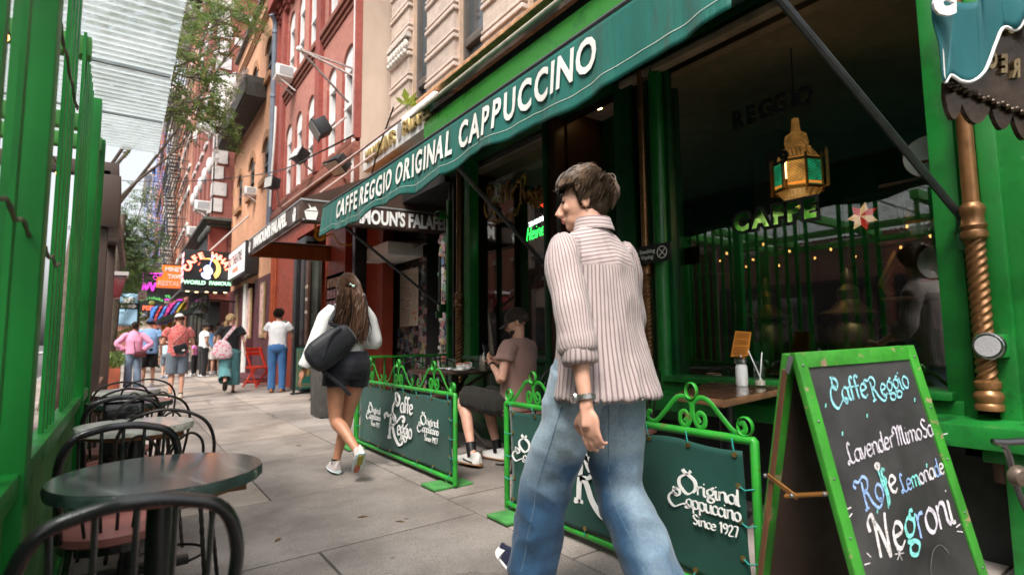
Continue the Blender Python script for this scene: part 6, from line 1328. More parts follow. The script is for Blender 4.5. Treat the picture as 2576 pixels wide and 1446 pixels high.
fil=pm('pierced brass',(.30,.17,.05),.35,.3,70,metal=.7,bs=.6,bsc=120); gg=emitm('green glass glow',(.01,.16,.07),.35); ag=emitm('amber glass glow',(.70,.22,.03),.7); hot=emitm('bulb glow',(1,.62,.25),4)
def oct_(r,z,o=0): return [V((lc.x+r*cos(2*pi*k/8+o),lc.y+r*sin(2*pi*k/8+o),z)) for k in range(8)]
b=MB(); b.loft([oct_(.025,2.66),oct_(.03,2.60),oct_(.035,2.56),oct_(.075,2.53),oct_(.085,2.48),oct_(.075,2.44),oct_(.10,2.43),oct_(.105,2.415),oct_(.15,2.345)]); b.loft([oct_(.15,2.12),oct_(.11,2.065),oct_(.04,2.05),oct_(.03,2.02)])
b_c=MB(); b_c.tube([(lc.x,lc.y,2.66),(lc.x,lc.y,3.4)],.005,5); b_c.build('chain',black,lt); b.build('dome',lace_glow('pierced brass glow',(.26,.11,.025)),lt,smooth=False)
b=MB()
for k in range(8):
    for z0,z1 in ((2.12,2.14),(2.32,2.345)):
        b.bar(oct_(.168,z0)[k],oct_(.168,z0)[(k+1)%8],.012,.02)
    b.bar(oct_(.17,2.11)[k],oct_(.17,2.36)[k],.014,.014); 
    if k%2==0:
        for z in (2.12,2.34): b.bar(oct_(.17,z)[k],oct_(.21,z,.0)[k],.01,.01)
        b.tube([oct_(.205,2.12)[k],oct_(.205,2.37)[k]],.012,6); b.ell(oct_(.205,2.38)[k],(.008,.008,.016))
b.build('frame',fil,lt)
b=MB(); b2=MB()
for k in range(8):
    o=oct_(.163,2.16); o2=oct_(.163,2.31); (b if k%2 else b2).add([o[k],o[(k+1)%8],o2[(k+1)%8],o2[k]],[(0,1,2,3)])
b.build('green_pane',lace_glow('green lattice pane',(.01,.26,.11)),lt,smooth=False); b2.build('amber_pane',lace_glow('amber lattice pane',(.75,.33,.07)),lt,smooth=False)
b=MB()
for k in range(8):
    for z0,z1 in ((2.14,2.158),(2.312,2.335)): o=oct_(.1645,z0); o2=oct_(.1645,z1); b.add([o[k],o[(k+1)%8],o2[(k+1)%8],o2[k]],[(0,1,2,3)])
b.build('amber_band',ag,lt,smooth=False)
b=MB(); 
for k in (4,): p=oct_(.172,2.25)[k]; b.box(p,(.014,.014,.13))
b.build('bulb',hot,lt)
pl_=bpy.data.lights.new('lantern_light','POINT'); pl_.energy=1.2; pl_.color=(1,.6,.25); pl_.shadow_soft_size=.08; po=bpy.data.objects.new('lantern_light',pl_); S.collection.objects.link(po); po.location=(3.7,1.9,2.0); po.parent=lt; po.matrix_parent_inverse=MX.Translation(-lt.location)
sp=at(2170,545,X=4.1); sl_=thing('star_lamp','small red and white glowing star lamp inside the window','lamp',sp); b=MB(); b2=MB()
for k in range(7):
    a=2*pi*k/7; d=V((0,cos(a),sin(a))); e=V((0,-sin(a),cos(a))); (b if k%2 else b2).add([sp+d*.10,sp+d*.034+e*.034,sp+V((-.04,0,0)),sp+d*.034-e*.034,sp+V((.04,0,0))],[(0,1,2),(0,2,3),(0,4,1),(0,3,4)])
b.build('red_ray',emitm('red glass glow',(.5,.01,.02),.35),sl_,smooth=False); b2.build('white_ray',emitm('cream glass glow',(.8,.5,.28),.35),sl_,smooth=False)
for k,(x,y,X_,c,l) in enumerate(((1928,66,3.75,(1,.75,.5),'bright'),(1944,71,3.9,(1,.7,.3),'amber'),(1770,136,3.9,(.8,.75,1),'cold white'),(1786,142,4.0,(1,.85,.8),'pinkish'),(1265,390,4.1,(1,.8,.6),'warm'),(1282,392,4.1,(1,.65,.3),'orange'),(1199,423,4.3,(1,.8,.6),'pale'),(1214,424,4.3,(1,.7,.4),'golden'),(1506,270,3.5,(1,.6,.2),'small amber'))):
    p=at(x,y,Z=3.33 if k!=8 else 3.0); p=p if 3.38<p.x<6.9 else at(x,y,X=3.45 if k!=8 else 3.5); where='upper right' if k<2 else 'middle' if k<4 else 'far left' if k<8 else 'entrance'
    t=thing('ceiling_spotlight','%s ceiling spotlight in the dark room behind the %s glass'%(l,where),'spotlight',p,0,'ceiling spotlights in the cafe'); q=MB(); q.lathe([(.001,0),(.032,0),(.032,.004),(.001,.004)],p,14,(-.35,-.2,-1)); q.build('bulb',emitm('spot %d'%k,c,14),t); q=MB(); q.lathe([(.036,-.002),(.036,.03),(.02,.07),(.001,.075)],p,14,(.35,.2,1)); q.tube([p+V((0,0,.06)),p+V((0,0,max(.08,3.42-p.z)))],.006,5); q.build('can',black,t)
for k,(x,y,r_,X_) in enumerate(((2340,395,.12,3.52),(2365,660,.10,3.56))):
    p=at(x,y,X=X_); t=thing('white_plate','round white plate with orange rim leaning inside the window, '+('upper one' if k==0 else 'lower one'),'plate',p,0,'orange rimmed plates'); q=MB(); q.lathe([(.001,0),(r_*.6,0),(r_,.012),(r_,.016),(r_*.6,.006),(.001,.006)],p,28,(-1,-.3,.1)); q.build('plate',white,t); q=MB(); q.lathe([(r_*.93,.0125),(r_*1.003,.0165),(r_*1.004,.013)],p,28,(-1,-.3,.1),cap=False); q.build('rim_band',MATS['orange glaze'],t)
for k,(x,y,l) in enumerate(((2338,440,'large white orange rimmed cup on the top inside shelf'),(2312,590,'white orange rimmed cup on the middle inside shelf, larger one'),(2370,585,'white orange rimmed cup half hidden by the green frame'),(2352,735,'upturned white cup on the lowest inside shelf'),(1793,958,'white orange rimmed cup on the inside window sill'))):
    p=at(x,y,X=3.50 if k<4 else 3.42); cup(l,p,.055 if k<4 else .045,.07 if k<4 else .055,False)
b=MB(); 
for x,y in ((2340,447),(2340,597),(2350,742)): p=at(x,y,X=3.5); b.bx((3.42,p.y-.10,p.z-.02),(3.62,p.y+.22,p.z-.002))
tag(b.build('cup_shelf',wood,bevel=.003),'three short dark shelves of cups inside the right window edge','shelf')
bm2=pm('old brass',(.085,.06,.022),.42,.3,8,metal=.8)
for k,(x,y,X_) in enumerate(((1930,835,3.75),(2140,835,3.7))):
    p=at(x,y,X=X_); p.z=.8; t=thing('brass_samovar','old brass samovar urn behind the glass, '+('left one behind the orange menu card' if k==0 else 'right one above the chalkboard'),'samovar',p,0,'brass samovars in the window'); q=MB()
    q.lathe([(.10,0),(.12,.02),(.06,.06),(.10,.12),(.14,.22),(.15,.32),(.11,.38),(.17,.40),(.175,.415),(.10,.45),(.06,.50),(.065,.56),(.03,.60),(.035,.66),(.01,.70)],p,26); q.build('urn',bm2,t); q=MB(); 
    for s in (-1,1): q.tube(smooth([p+V((0,.14*s,.30)),p+V((0,.20*s,.34)),p+V((0,.20*s,.24)),p+V((0,.14*s,.22))],4),.008,6)
    q.build('handle',bm2,t)
p=at(2322,690,X=4.0); p.z=.75; t=thing('gilt_statue','dim gilt statue of a standing figure behind the window glass','statue',p); q=MB(); q.lathe([(.14,0),(.14,.1),(.10,.12),(.12,.3),(.09,.45),(.11,.55),(.085,.66),(.12,.78),(.13,.86),(.06,.93),(.045,.96),(.07,1.02),(.075,1.08),(.05,1.14),(.01,1.16)],p,18); q.tube([p+V((0,.12,.85)),p+V((-.05,.2,.65)),p+V((-.12,.12,.55))],.035,8); q.tube([p+V((0,-.12,.85)),p+V((-.05,-.2,.7)),p+V((-.1,-.16,.95))],.035,8); q.build('figure',bm2,t)
nn_=thing('neon_beer_sign','green script neon with red star and small white word in the far window','neon sign',(3.6,4.5,2.2)); X_=3.60; gn=emitm('green neon',(.03,1,.12),1.6); rn_=emitm('scarlet neon',(1,.06,.02),1.8)
def neon(pts,m,nme,r_=.007): q=MB(); q.tube(pts,r_,6); q.build(nme,m,nn_)
a=at(1324,608,X=X_); st_,w0=strokes('Heineken',.085,.18)
q=MB()
for s in st_:
    pts=[a+V((0,-x,y+.10*x)) for x,y in ([(v.x,v.y) for v in smooth(s,4)] if len(s)>2 else s)]; q.tube(pts,.007,6)
q.build('green_tube',gn,nn_)
c=at(1385,520,X=X_); neon([c+V((0,(.17 if k%2==0 else .07)*sin(2*pi*k/10),(.17 if k%2==0 else .07)*cos(2*pi*k/10))) for k in range(11)],rn_,'star_tube')
text('white_tube','TRADE MARK',emitm('white tube',(.9,1,1),2),nn_,at(1360,553,X=X_),(0,-1,.12),UZ,.07,.01,.001,shear=.2)
# ---------------- teal scalloped canopy at the upper right ----------------
cn=thing('scalloped_canopy','teal scalloped canopy edge with white piping and raised bronze letters','canopy',at(2480,60,d=1.9)); cd=1.95
edge=[(2338,-60),(2345,0),(2352,60),(2368,120),(2376,205),(2392,190),(2420,205),(2450,203),(2480,175),(2505,110),(2525,70),(2560,75),(2600,30),(2680,60)]
es=[at(v.x,v.y,d=cd) for v in smooth(edge,6)]; n=len(es)
b=MB(); b.grid(lambda u,v: (lambda p: p+V((-.02*sin(v*3+u*8),.02*v,.30*v))+RT*(.10*v*(1-u)-.02*sin(u*20)*v))(es[min(n-1,int(u*(n-1)))]),n-1,10); b.build('cloth',cloth('deep teal cloth',(.006,.11,.125),.4,.2),cn,solid=.004)
b=MB(); b.tube(es[18:],.0055,6); b.build('piping',white,cn)
cus=[(2378,246),(2420,262),(2494,268),(2548,290),(2606,318),(2660,330)]; sc2=[(2378,205)]
for (xa,ya_),(xb,yb2) in zip(cus,cus[1:]):
    for k in range(9): t_=k/8; sc2.append((xa+(xb-xa)*t_,ya_+(yb2-ya_)*t_+46*sin(t_*pi)**.8))
sc2+=[(2660,20),(2620,40),(2560,70),(2525,75),(2505,115),(2480,178),(2450,205),(2420,207),(2392,192)]
po2=[at(x,y,d=cd+.07) for x,y in sc2]; o_=po2[0]; nf=FW; b=MB(); b.add(po2+[q+nf*.02 for q in po2],[list(range(len(po2))),[len(po2)+i for i in range(len(po2))][::-1]]+[(i,(i+1)%len(po2),len(po2)+(i+1)%len(po2),len(po2)+i) for i in range(len(po2))]); brz=pm('dark bronze plastic',(.05,.032,.02),.25,.4,9,metal=.4,bs=.5,bsc=18); b.build('bronze_valance',brz,cn,smooth=False)
b=MB()
for k in range(20): b.ell(at(2390+12*k,215+4.5*k+4*sin(k*2.1),d=cd+.06),(.012,.012,.012),8,6)
b.build('braid',brz,cn)
lt2=pm('tarnished gold letter',(.26,.19,.10),.3,.4,14,metal=.6,bs=.4)
for s,x,y,h in (('C',2548,52,.085),('A',2518,45,.085),('O',2420,110,.07),('I',2446,118,.075),('G',2470,128,.08),('G',2498,140,.085),('E',2528,150,.09),('R',2558,162,.09)): text('raised_letter',s,lt2,cn,at(x,y+12,d=cd+.055),-RT,UP,h,.02,.004,sx=.52)
text('white_letter','C',white,cn,at(2372,14,d=cd-.03),RT,UP,.09,.01,.012)
hr=thing('bicycle_handlebar','glossy black bicycle handlebar with a round bell at the right edge','handlebar',at(2540,1150,d=1.8))
b=MB(); b.tube([at(2497,1110,d=1.8),at(2530,1112,d=1.8),at(2600,1108,d=1.8)],[.010,.012,.013],8); b.tube(smooth([at(2503,1112,d=1.8),at(2530,1125,d=1.82),at(2546,1175,d=1.85),at(2562,1235,d=1.85),at(2590,1300,d=1.85)],4),.010,8); b.build('bar',pm('gloss black',(.01,.01,.011),.12,.1,9,coat=1),hr)
b=MB(); b.lathe([(.001,.02),(.025,.015),(.035,0),(.035,-.01)],at(2566,1198,d=1.78),16,tuple(-FW)); b.build('bell',pm('scratched brown bell',(.12,.09,.07),.4,.4,30,metal=.5),hr)
# leaf litter on the paving
lv=pm('dry leaf',(.16,.09,.03),.8,.4,30); r6=random.Random(9)
for k,(x,y) in enumerate(((1360,1935),(1500,1955),(1043,2012),(1720,1690),(1120,1672))):
    p=at(x*.6708,y*.6708,Z=0); p.z=gnd(p.x)+.004; b=MB(); a=r6.uniform(0,6); d=V((cos(a),sin(a),0))*.035; e=V((-sin(a),cos(a),0))*.012; b.add([p-d,p+e+V((0,0,.006)),p+d,p-e+V((0,0,.004))],[(0,1,2,3)])
    tag(b.build('fallen_leaf',lv,smooth=False,solid=.001),['dry leaf on the wide dark slab, left of its middle','dry leaf on the wide dark slab, farther right','small dry leaf on the pale near slab','dry leaf in front of the green foot plate','dry leaf near the walking woman'][k],'leaf','leaves on the paving')
# ---------------- people ----------------
from mathutils import noise as NZ
def skinm(name,c):
    if name in MATS: return MATS[name]
    m,t,b=nm(name); n=noise(t,22,5); n2=noise(t,4,3)
    out=mixc(t,1.0,mixc(t,n2,tuple(x*.92 for x in c),(min(1,c[0]*1.08),c[1]*.98,c[2]*.96)),ramp(t,n,((.3,(.9,.88,.87)),(.7,(1.06,1.05,1.05)))),'MULTIPLY')
    t.links.new(out,b.inputs['Base Color']); b.inputs['Roughness'].default_value=.48; b.inputs['Subsurface Weight'].default_value=.12; b.inputs['Subsurface Radius'].default_value=(.012,.005,.003); b.inputs['Subsurface Scale'].default_value=1.0
    bump(t,b,noise(t,300,2),.08,.002); MATS[name]=m; return m
def hairm(name,c,c2):
    if name in MATS: return MATS[name]
    m,t,b=nm(name); x=sep(t,attr(t,'st')[1])[0]; n=noise(t,60,3)
    t.links.new(mixc(t,1.0,ramp(t,x,((0,c),(1,c2))),ramp(t,n,((.3,(.75,)*3),(.7,(1.2,)*3))),'MULTIPLY'),b.inputs['Base Color']); b.inputs['Roughness'].default_value=.38; b.inputs['Specular IOR Level'].default_value=.35; MATS[name]=m; return m
def fabric(name,c,rough=.85,bs=.35,sc=14,var=.10,weave=None,c2=None,pat=None):
    if name in MATS: return MATS[name]
    m,t,b=nm(name); n=noise(t,5,4); out=mixc(t,1.0,c,ramp(t,n,((.3,(1-var,)*3),(.7,(1+var,)*3))),'MULTIPLY')
    if pat=='spots':
        v=t.nodes.new('ShaderNodeTexVoronoi'); v.inputs['Scale'].default_value=sc*2; tc=t.nodes.new('ShaderNodeTexCoord'); t.links.new(tc.outputs['Object'],v.inputs['Vector']); out=mixc(t,ramp(t,v.outputs['Distance'],((.36,(1,)*3),(.44,(0,)*3))),out,c2)
    if pat=='stripe':
        s=sep(t,attr(t,'st')[1]); u=mth(t,'ADD',s[0],mth(t,'MULTIPLY',mth(t,'SUBTRACT',noise(t,9,3),.5),.006)); sw=mth(t,'SINE',mth(t,'MULTIPLY',u,2*pi/.0150)); out=mixc(t,ramp(t,sw,((.36,(0,)*3),(.64,(1,)*3))),out,c2)
    if pat=='denim':
        tc=t.nodes.new('ShaderNodeTexCoord'); p=sep(t,tc.outputs['Object']); s=sep(t,attr(t,'st')[1])
        f=ramp(t,mth(t,'ADD',s[1],mth(t,'MULTIPLY',mth(t,'SUBTRACT',noise(t,7,5),.5),.5)),((.25,(0,)*3),(.75,(1,)*3))); out=mixc(t,f,out,c2)
        out=mixc(t,1.0,out,ramp(t,noise(t,90,4,None,.7),((.3,(.82,)*3),(.7,(1.15,)*3))),'MULTIPLY')
    t.links.new(out,b.inputs['Base Color']); b.inputs['Roughness'].default_value=rough; b.inputs['Specular IOR Level'].default_value=.2; b.inputs['Sheen Weight'].default_value=.15
    bump(t,b,noise(t,sc,3),bs,.012); MATS[name]=m; return m
def remesh(b,vox,it=4,fold=0,fs=9,seed=0,stretch=(1,1,.35)):
    me=bpy.data.meshes.new('tmp'); me.from_pydata([tuple(q) for q in b.v],[],b.f); bm=bmesh.new(); bm.from_mesh(me); bmesh.ops.recalc_face_normals(bm,faces=bm.faces); bm.to_mesh(me); bm.free()
    o=bpy.data.objects.new('tmp',me); S.collection.objects.link(o)
    r=o.modifiers.new('r','REMESH'); r.mode='VOXEL'; r.voxel_size=vox; r.use_smooth_shade=True
    s=o.modifiers.new('s','SMOOTH'); s.factor=.5; s.iterations=it
    dg=bpy.context.evaluated_depsgraph_get(); e=bpy.data.meshes.new_from_object(o.evaluated_get(dg)); bpy.data.objects.remove(o); bpy.data.meshes.remove(me)
    out=MB(); sv=V((seed*3.1,seed*1.7,seed)); out.v=[]
    for q in e.vertices:
        p=V(q.co)
        if fold:
            pp=V((p.x*stretch[0],p.y*stretch[1],p.z*stretch[2]))*fs+sv
            a=NZ.noise(pp); c=NZ.noise(pp*2.3+V((5,1,2))); p=p+V(q.normal)*fold*((1-abs(a)*2.2)*.8+c*.4+.35)
        out.v.append(p)
    out.f=[list(q.vertices) for q in e.polygons]; bpy.data.meshes.remove(e); return out
def hand(b,w_,d,n,thumb,k=1,curl=.5,sp=.0):
    """palm + four unequal fingers + thumb; d = direction of the hand, n = out of the back of the hand, thumb = side"""
    d=V(d).normalized(); n=V(n); n=(n-d*n.dot(d)).normalized(); t=V(thumb); t=(t-d*t.dot(d)-n*t.dot(n)).normalized(); R=MX((t,d,n)).transposed()
    b.ell(w_+d*.050*k,(.042*k,.055*k,.016*k),14,8,R); b.tube([w_-d*.03*k,w_+d*.02*k,w_+d*.06*k],[(.026*k,.019*k),(.030*k,.018*k),(.036*k,.017*k)],10)
    for i,(off,L) in enumerate(((.030,.078),(.010,.088),(-.011,.080),(-.030,.062))):
        p=w_+d*.088*k+t*off*k; L*=k; pts=[p-d*.03*k,p]; dd=(d+t*off*1.5*(1+sp)).normalized(); a=curl*(.75+.13*i)
        for s_,f in enumerate((.45,.32,.23)):
            ang=a*(s_*.75+.35); q=dd*cos(ang)-n*sin(ang); p=p+q*L*f; pts.append(p)
        b.tube(smooth(pts,3),[.0088*k*(1-.30*j/12) for j in range(13)],8)
    p=w_+d*.025*k+t*.030*k; q1=p+(t*.75+d*.75-n*.25).normalized()*.038*k; q2=q1+(t*.28+d*.9-n*(.35+curl*.4)).normalized()*.032*k; q3=q2+(d*.85-n*(.4+curl*.5)).normalized()*.024*k
    b.tube(smooth([w_+d*.01*k+t*.01*k,p,q1,q2,q3],3),[.014*k*(1-.42*j/12) for j in range(13)],8)
def headmesh(b,c,R,k,fem=False):
    P=lambda x,y,z: c+R@V((x*k,y*k,z*k)); E=lambda p,r,n=16,m=12: b.ell(P(*p),tuple(x*k for x in r),n,m,R)
    E((0,-.016,.034),(.074,.092,.088)); E((0,.025,.0),(.066,.068,.085)); E((0,.030,-.055),(.050,.056,.055)); E((0,.062,-.088),(.024,.022,.020)); E((.0,.03,-.075),(.045,.05,.03))
    b.tube([P(0,.078,.018),P(0,.098,-.008),P(0,.113,-.030),P(0,.094,-.044)],[(.010*k,.009*k),(.011*k,.010*k),(.0135*k,.011*k),(.012*k,.009*k)],8)
    for s in (-1,1):
        E((s*.013,.092,-.038),(.010,.010,.008),8,6); E((s*.031,.074,.024),(.022,.012,.007),8,6); E((s*.036,.070,-.018),(.022,.016,.018),8,6)
        E((s*.077,-.012,-.008),(.008,.020,.030),10,8); E((s*.082,-.020,.004),(.007,.012,.018),8,6)
    E((0,.084,-.058),(.021,.012,.006),10,6); E((0,.082,-.067),(.018,.011,.006),10,6)
SKIN={'light':(.62,.36,.26),'tan':(.50,.25,.15),'olive':(.45,.26,.17),'pale':(.66,.42,.33),'deep':(.16,.075,.045)}
class Fig:
    """a figure in its own coordinates (x right, y forward, z up); joints given for a height of 1.75 m"""
    def __init__(s,label,x,y,face,h,skin='light',lean=0.0,head=(0,0,0),arms=None,legs=None,vox=.012,seat=None,fem=False,tors=None,hoff=(0,.03,0),handk=1.0,curl=(.5,.5),hd=None,zoff=0,shw=None):
        s.k=h/1.75; s.x,s.y=x,y; g=gnd(x)+zoff; s.fem=fem; s.vox=vox
        s.t=thing('person',label,'person',(x,y,g),face); s.M=MX.Translation((x,y,g))@MX.Rotation(face,4,'Z')
        k=s.k; w_=shw or (.168 if fem else .188); hz=(seat or .93)
        s.hz=hz; s.lean=lean; up=hz-.93
        s.sp=lambda z: V((0,lean*(z-.93)**1.0 if z>.93 else 0,z+up))
        s.sh=[s.sp(1.415)+V((-w_,0,0)),s.sp(1.415)+V((w_,0,0))]
        arms=arms or [((-.25,-.02,1.13),(-.26,.06,.88)),((.25,-.02,1.13),(.26,.06,.88))]; s.arms=[(V(a),V(b_)) for a,b_ in arms]
        legs=legs or [((-.10,.02,.50),(-.10,-.01,.09),(-.1,1,0)),((.10,.02,.50),(.10,-.01,.09),(.1,1,0))]; s.legs=[(V(a),V(b_),V(c)) for a,b_,c in legs]
        s.hip=[V((-.092,0,hz-.03)),V((.092,0,hz-.03))]; s.neck=s.sp(1.47); s.hc=s.sp(1.615)+V(hoff)
        s.R=(MX.Rotation(head[0],3,'Z')@MX.Rotation(-head[1],3,'X')@MX.Rotation(head[2],3,'Y'))
        b=MB(); f=(.93 if fem else 1.0)
        prof=((.82,.125,.095),(.93,.165*(1.04 if fem else 1),.112),(1.03,.150*f,.105),(1.12,.142*f*(.93 if fem else 1),.100),(1.25,.160*f,.110),(1.36,.168*f,.100),(1.425,.135*f,.078),(1.465,.068,.062))
        b.loft([[s.sp(z)+V((rx*cos(2*pi*j/18),ry*sin(2*pi*j/18),0)) for j in range(18)] for z,rx,ry in prof])
        b.tube([s.sp(1.42),s.neck+V((0,.005,.02)),s.hc+V((0,-.02,-.04))],[(.062,.060),(.053*f,.054),(.052*f,.055)],12)
        headmesh(b,s.hc,s.R,1.0*(.96 if fem else 1),fem)
        for i,(el,wr) in enumerate(s.arms):
            a=s.sh[i]; b.tube(smooth([a+V((.03*(1-2*i)*-1*-1 if 0 else 0,0,0)),a.lerp(el,.3),el,el.lerp(wr,.3),wr],3),[(.043*f,.041*f),(.044*f,.042*f),(.046*f,.044*f),(.046*f,.044*f),(.043*f,.042*f),(.040*f,.040*f),(.038*f,.039*f),(.040*f,.040*f),(.040*f,.039*f),(.036*f,.035*f),(.031*f,.029*f),(.028*f,.024*f),(.027*f,.021*f)],12)
            side=-1 if i==0 else 1; dd=(wr-el).normalized()
            if hd and hd[i]: d_,n_,t_=hd[i]
            else: d_=dd; n_=V((side,.0,.1)); t_=V((0,1,0))
            hand(b,wr,d_,n_,t_,handk*(.92 if fem else 1),curl[i])
        for i,(kn,an,to) in enumerate(s.legs):
            a=s.hip[i]; to=V(to).normalized()
            b.tube(smooth([a+V((0,0,.03)),a.lerp(kn,.35),kn,kn.lerp(an,.33),an],3),[(.088,.092),(.088,.09),(.086,.086),(.080,.082),(.072,.074),(.062,.064),(.054,.057),(.055,.057),(.056,.060),(.052,.057),(.046,.049),(.036,.038),(.033,.036)],14)
            b.tube([an+V((0,0,.02)),an-to*.03+V((0,0,-.03)),an+to*.06+V((0,0,-.045)),an+to*.14+V((0,0,-.058))],[(.034,.036),(.036,.034),(.036,.026),(.034,.016)],10)
        s.body=s.make(b,'body',skinm('skin '+skin,SKIN[skin]),vox,3)
    def W(s,b): b.v=[s.M@(q*s.k) for q in b.v]; return b
    def make(s,b,name,m,vox=None,it=3,fold=0,fs=9,seed=0,parent=None,stfn=None,stretch=(1,1,.35),openf=None,**kw):
        if vox: b=remesh(b,vox,it,fold,fs,seed,stretch)
        if openf:
            def keep(f_):
                P_=[b.v[i] for i in f_]; n_=(P_[1]-P_[0]).cross(P_[-1]-P_[0]); n_=n_/max(1e-9,n_.length); return not openf(sum(P_,V((0,0,0)))/len(P_),n_)
            b.f=[f_ for f_ in b.f if keep(f_)]
        if stfn:
            for i,q in enumerate(b.v): b.st[i]=stfn(q)
        return s.W(b).build(name,m,parent or s.t,**kw)
    def top(s,m,name='shirt',sleeve=.55,hem=.88,loose=1.0,slr=1.25,fold=.006,collar=False,long=False,prof=None,vox=None,seed=0,stfn=None,cuff=None,dy=0,taper=.22,fs=9,stretch=(1,1,.35)):
        b=MB(); f=.93 if s.fem else 1.0
        prof=prof or ((hem,.178*loose*f,.128*loose,0),(1.0,.168*loose*f,.122*loose,0),(1.12,.165*loose*f,.120*loose,0),(1.25,.178*loose*f,.126*loose,0),(1.36,.186*f,.118,0),(1.43,.158*f,.092,0),(1.472,.085,.074,0))
        b.loft([[s.sp(z)+V((rx*cos(2*pi*j/24),ry*sin(2*pi*j/24)+oy,0)) for j in range(24)] for z,rx,ry,oy in prof])
        for i,(el,wr) in enumerate(s.arms):
            a=s.sh[i]; sl=sleeve[i] if isinstance(sleeve,(list,tuple)) else sleeve
            full=smooth([a+V(((1-2*i)*.04,0,-.005)),a.lerp(el,.25),a.lerp(el,.6),el,el.lerp(wr,.5),wr],5); m_=max(3,int(len(full)*sl)); pts=full[:m_]
            b.tube(pts,[.060*slr*f*(1-taper*j/len(full))+ (.006 if j>m_-3 and taper<.3 else 0) for j in range(m_)],14)
        if collar: b.tube([s.sp(1.45),s.sp(1.50)+V((0,-.005,0))],[(.078,.074),(.066,.066)],14)
        hz_=s.sp(prof[0][0]).z
        def ends(c,n):
            if abs(n.z)>.55 and c.z<hz_+.035 and c.z>hz_-.05: return True
            for el,wr in s.arms:
                d_=(wr-el).normalized(); 
            return False
        return s.make(b,name,m,vox or s.vox,1,fold,fs,seed,stfn=stfn,stretch=stretch,openf=ends,solid=.005)
    def bottom(s,m,name='trousers',frac=1.0,loose=1.0,hem=1.0,fold=.006,waist=1.02,seed=3,vox=None,stfn=None,knee=1.0,hip=1.0,fs=9,stretch=(1,1,.35)):
        b=MB(); up=s.hz-.93; bot_=[]
        b.loft([[s.sp(z)-V((0,0,0))+V((rx*cos(2*pi*j/24),ry*sin(2*pi*j/24)-.006,0)) for j in range(24)] for z,rx,ry in ((.83,.130*hip,.105*hip),(.89,.175*hip,.128*hip),(.95,.178*hip,.130*hip),(waist,.158*hip,.114*hip))])
        for i,(kn,an,to) in enumerate(s.legs):
            a=s.hip[i]; full=smooth([a+V((0,0,.02)),a.lerp(kn,.4),kn,kn.lerp(an,.4),an+V((0,0,-.035))],6); n=len(full); m_=max(4,int(n*frac)); r0=.098
            def rad(j):
                u=j/(n-1); base=r0*(1-u/.5)+.070*knee*(u/.5) if u<.5 else .070*knee*(1-(u-.5)/.5)+.052*hem*((u-.5)/.5)
                return base*loose
            b.tube(full[:m_],[rad(j) for j in range(m_)],16); bot_.append((full[m_-1],(full[m_-1]-full[m_-2]).normalized()))
        ends=lambda c,n: any((c-p_).length<.16 and abs(n.dot(d_))>.6 and abs((c-p_).dot(d_))<.03 for p_,d_ in bot_)
        return s.make(b,name,m,vox or s.vox,2,fold,fs,seed,stfn=stfn,stretch=stretch,openf=ends,solid=.004)
    def shoes(s,um,sm,L=.27,h=.075,name='shoe',extra=None):
        for i,(kn,an,to) in enumerate(s.legs):
            f=V(to).normalized(); sd=V((f.y,-f.x,0)).normalized(); up=sd.cross(f).normalized(); o=an-up*.088+f*.045
            P=lambda a,w_,u: o+f*a+sd*w_+up*u
            def outline(a): 
                t=(a+.5); return (.036+.012*sin(pi*min(1,t*1.05)))*(1 if t<.86 else max(.35,1-((t-.86)/.14)**2*.55))*(1 if t>.1 else .6+4*t)
            b=MB(); xs=[-.5,-.46,-.38,-.25,-.1,.05,.2,.33,.42,.48,.5]
            b.loft([[P(a*L,outline(a)*cos(2*pi*j/14)*1.06,.014+.014*sin(2*pi*j/14)+ (.012*max(0,a-.3)*5 if a>.3 else 0)) for j in range(14)] for a in xs])
            so=s.make(b,'sole',sm)
            b=MB(); hs=lambda a: h*(1.0 if a<-.15 else max(.45,1-(a+.15)*.95))
            b.loft([[P(a*L*.97,outline(a)*.96*cos(2*pi*j/14)*(1-.25*max(0,sin(2*pi*j/14))),.022+(hs(a) if sin(2*pi*j/14)>0 else .008)*max(-.6,sin(2*pi*j/14))) for j in range(14)] for a in xs])
            b.tube([P(-.26*L,0,.03),P(-.25*L,0,h+.022)],[(.036,.046),(.037,.042)],12)
            up_=s.make(b,name,um); so.parent=up_
            if extra: extra(s,i,P,L,up_)
    def cap(s,m,brim=True,name='cap',back=False):
        b=MB(); c=s.hc; R=s.R; rings=[]
        for z,rx,ry in ((.018,.083,.104),(.05,.083,.103),(.085,.074,.092),(.112,.055,.068),(.127,.025,.03),(.130,.004,.004)): rings.append([c+R@V((rx*cos(2*pi*j/22),-.012+ry*sin(2*pi*j/22),z)) for j in range(22)])
        b.loft(rings)
        if brim: b.grid(lambda u,v: c+R@V(((u-.5)*.135*(1-.12*v),.078+.088*v*(1-.9*(2*u-1)**2*.6),.026-.022*v-.020*(2*u-1)**2)),10,6)
        return s.make(b,name,m,solid=.004)
    def hair(s,m,n,length,style='short',seed=1,cover=-.2,w_=.007,lift=.0,swirl=0,base=True,front=.55,fn=None,under=False):
        r=random.Random(seed); b=MB(); c=s.hc; R=s.R; E=V((.080,.099,.096))
        if under: base=False
        if base: 
            rings=[]
            for i in range(9):
                t=.08+(1.25-.08)*i/8; rings.append([c+R@V((sin(t)*cos(2*pi*j/22)*.081,-.018+sin(t)*sin(2*pi*j/22)*.098*(1 if sin(2*pi*j/22)<0 else .90),.036+cos(t)*.093)) for j in range(22)])
            b.loft(rings,st=[(.25,0)]*(9*22))
            b.ell(c+R@V((0,-.045,.0)),(.074,.062,.075),16,10,R); 
            for q in range(len(b.v)): b.st.setdefault(q,(.25,0))
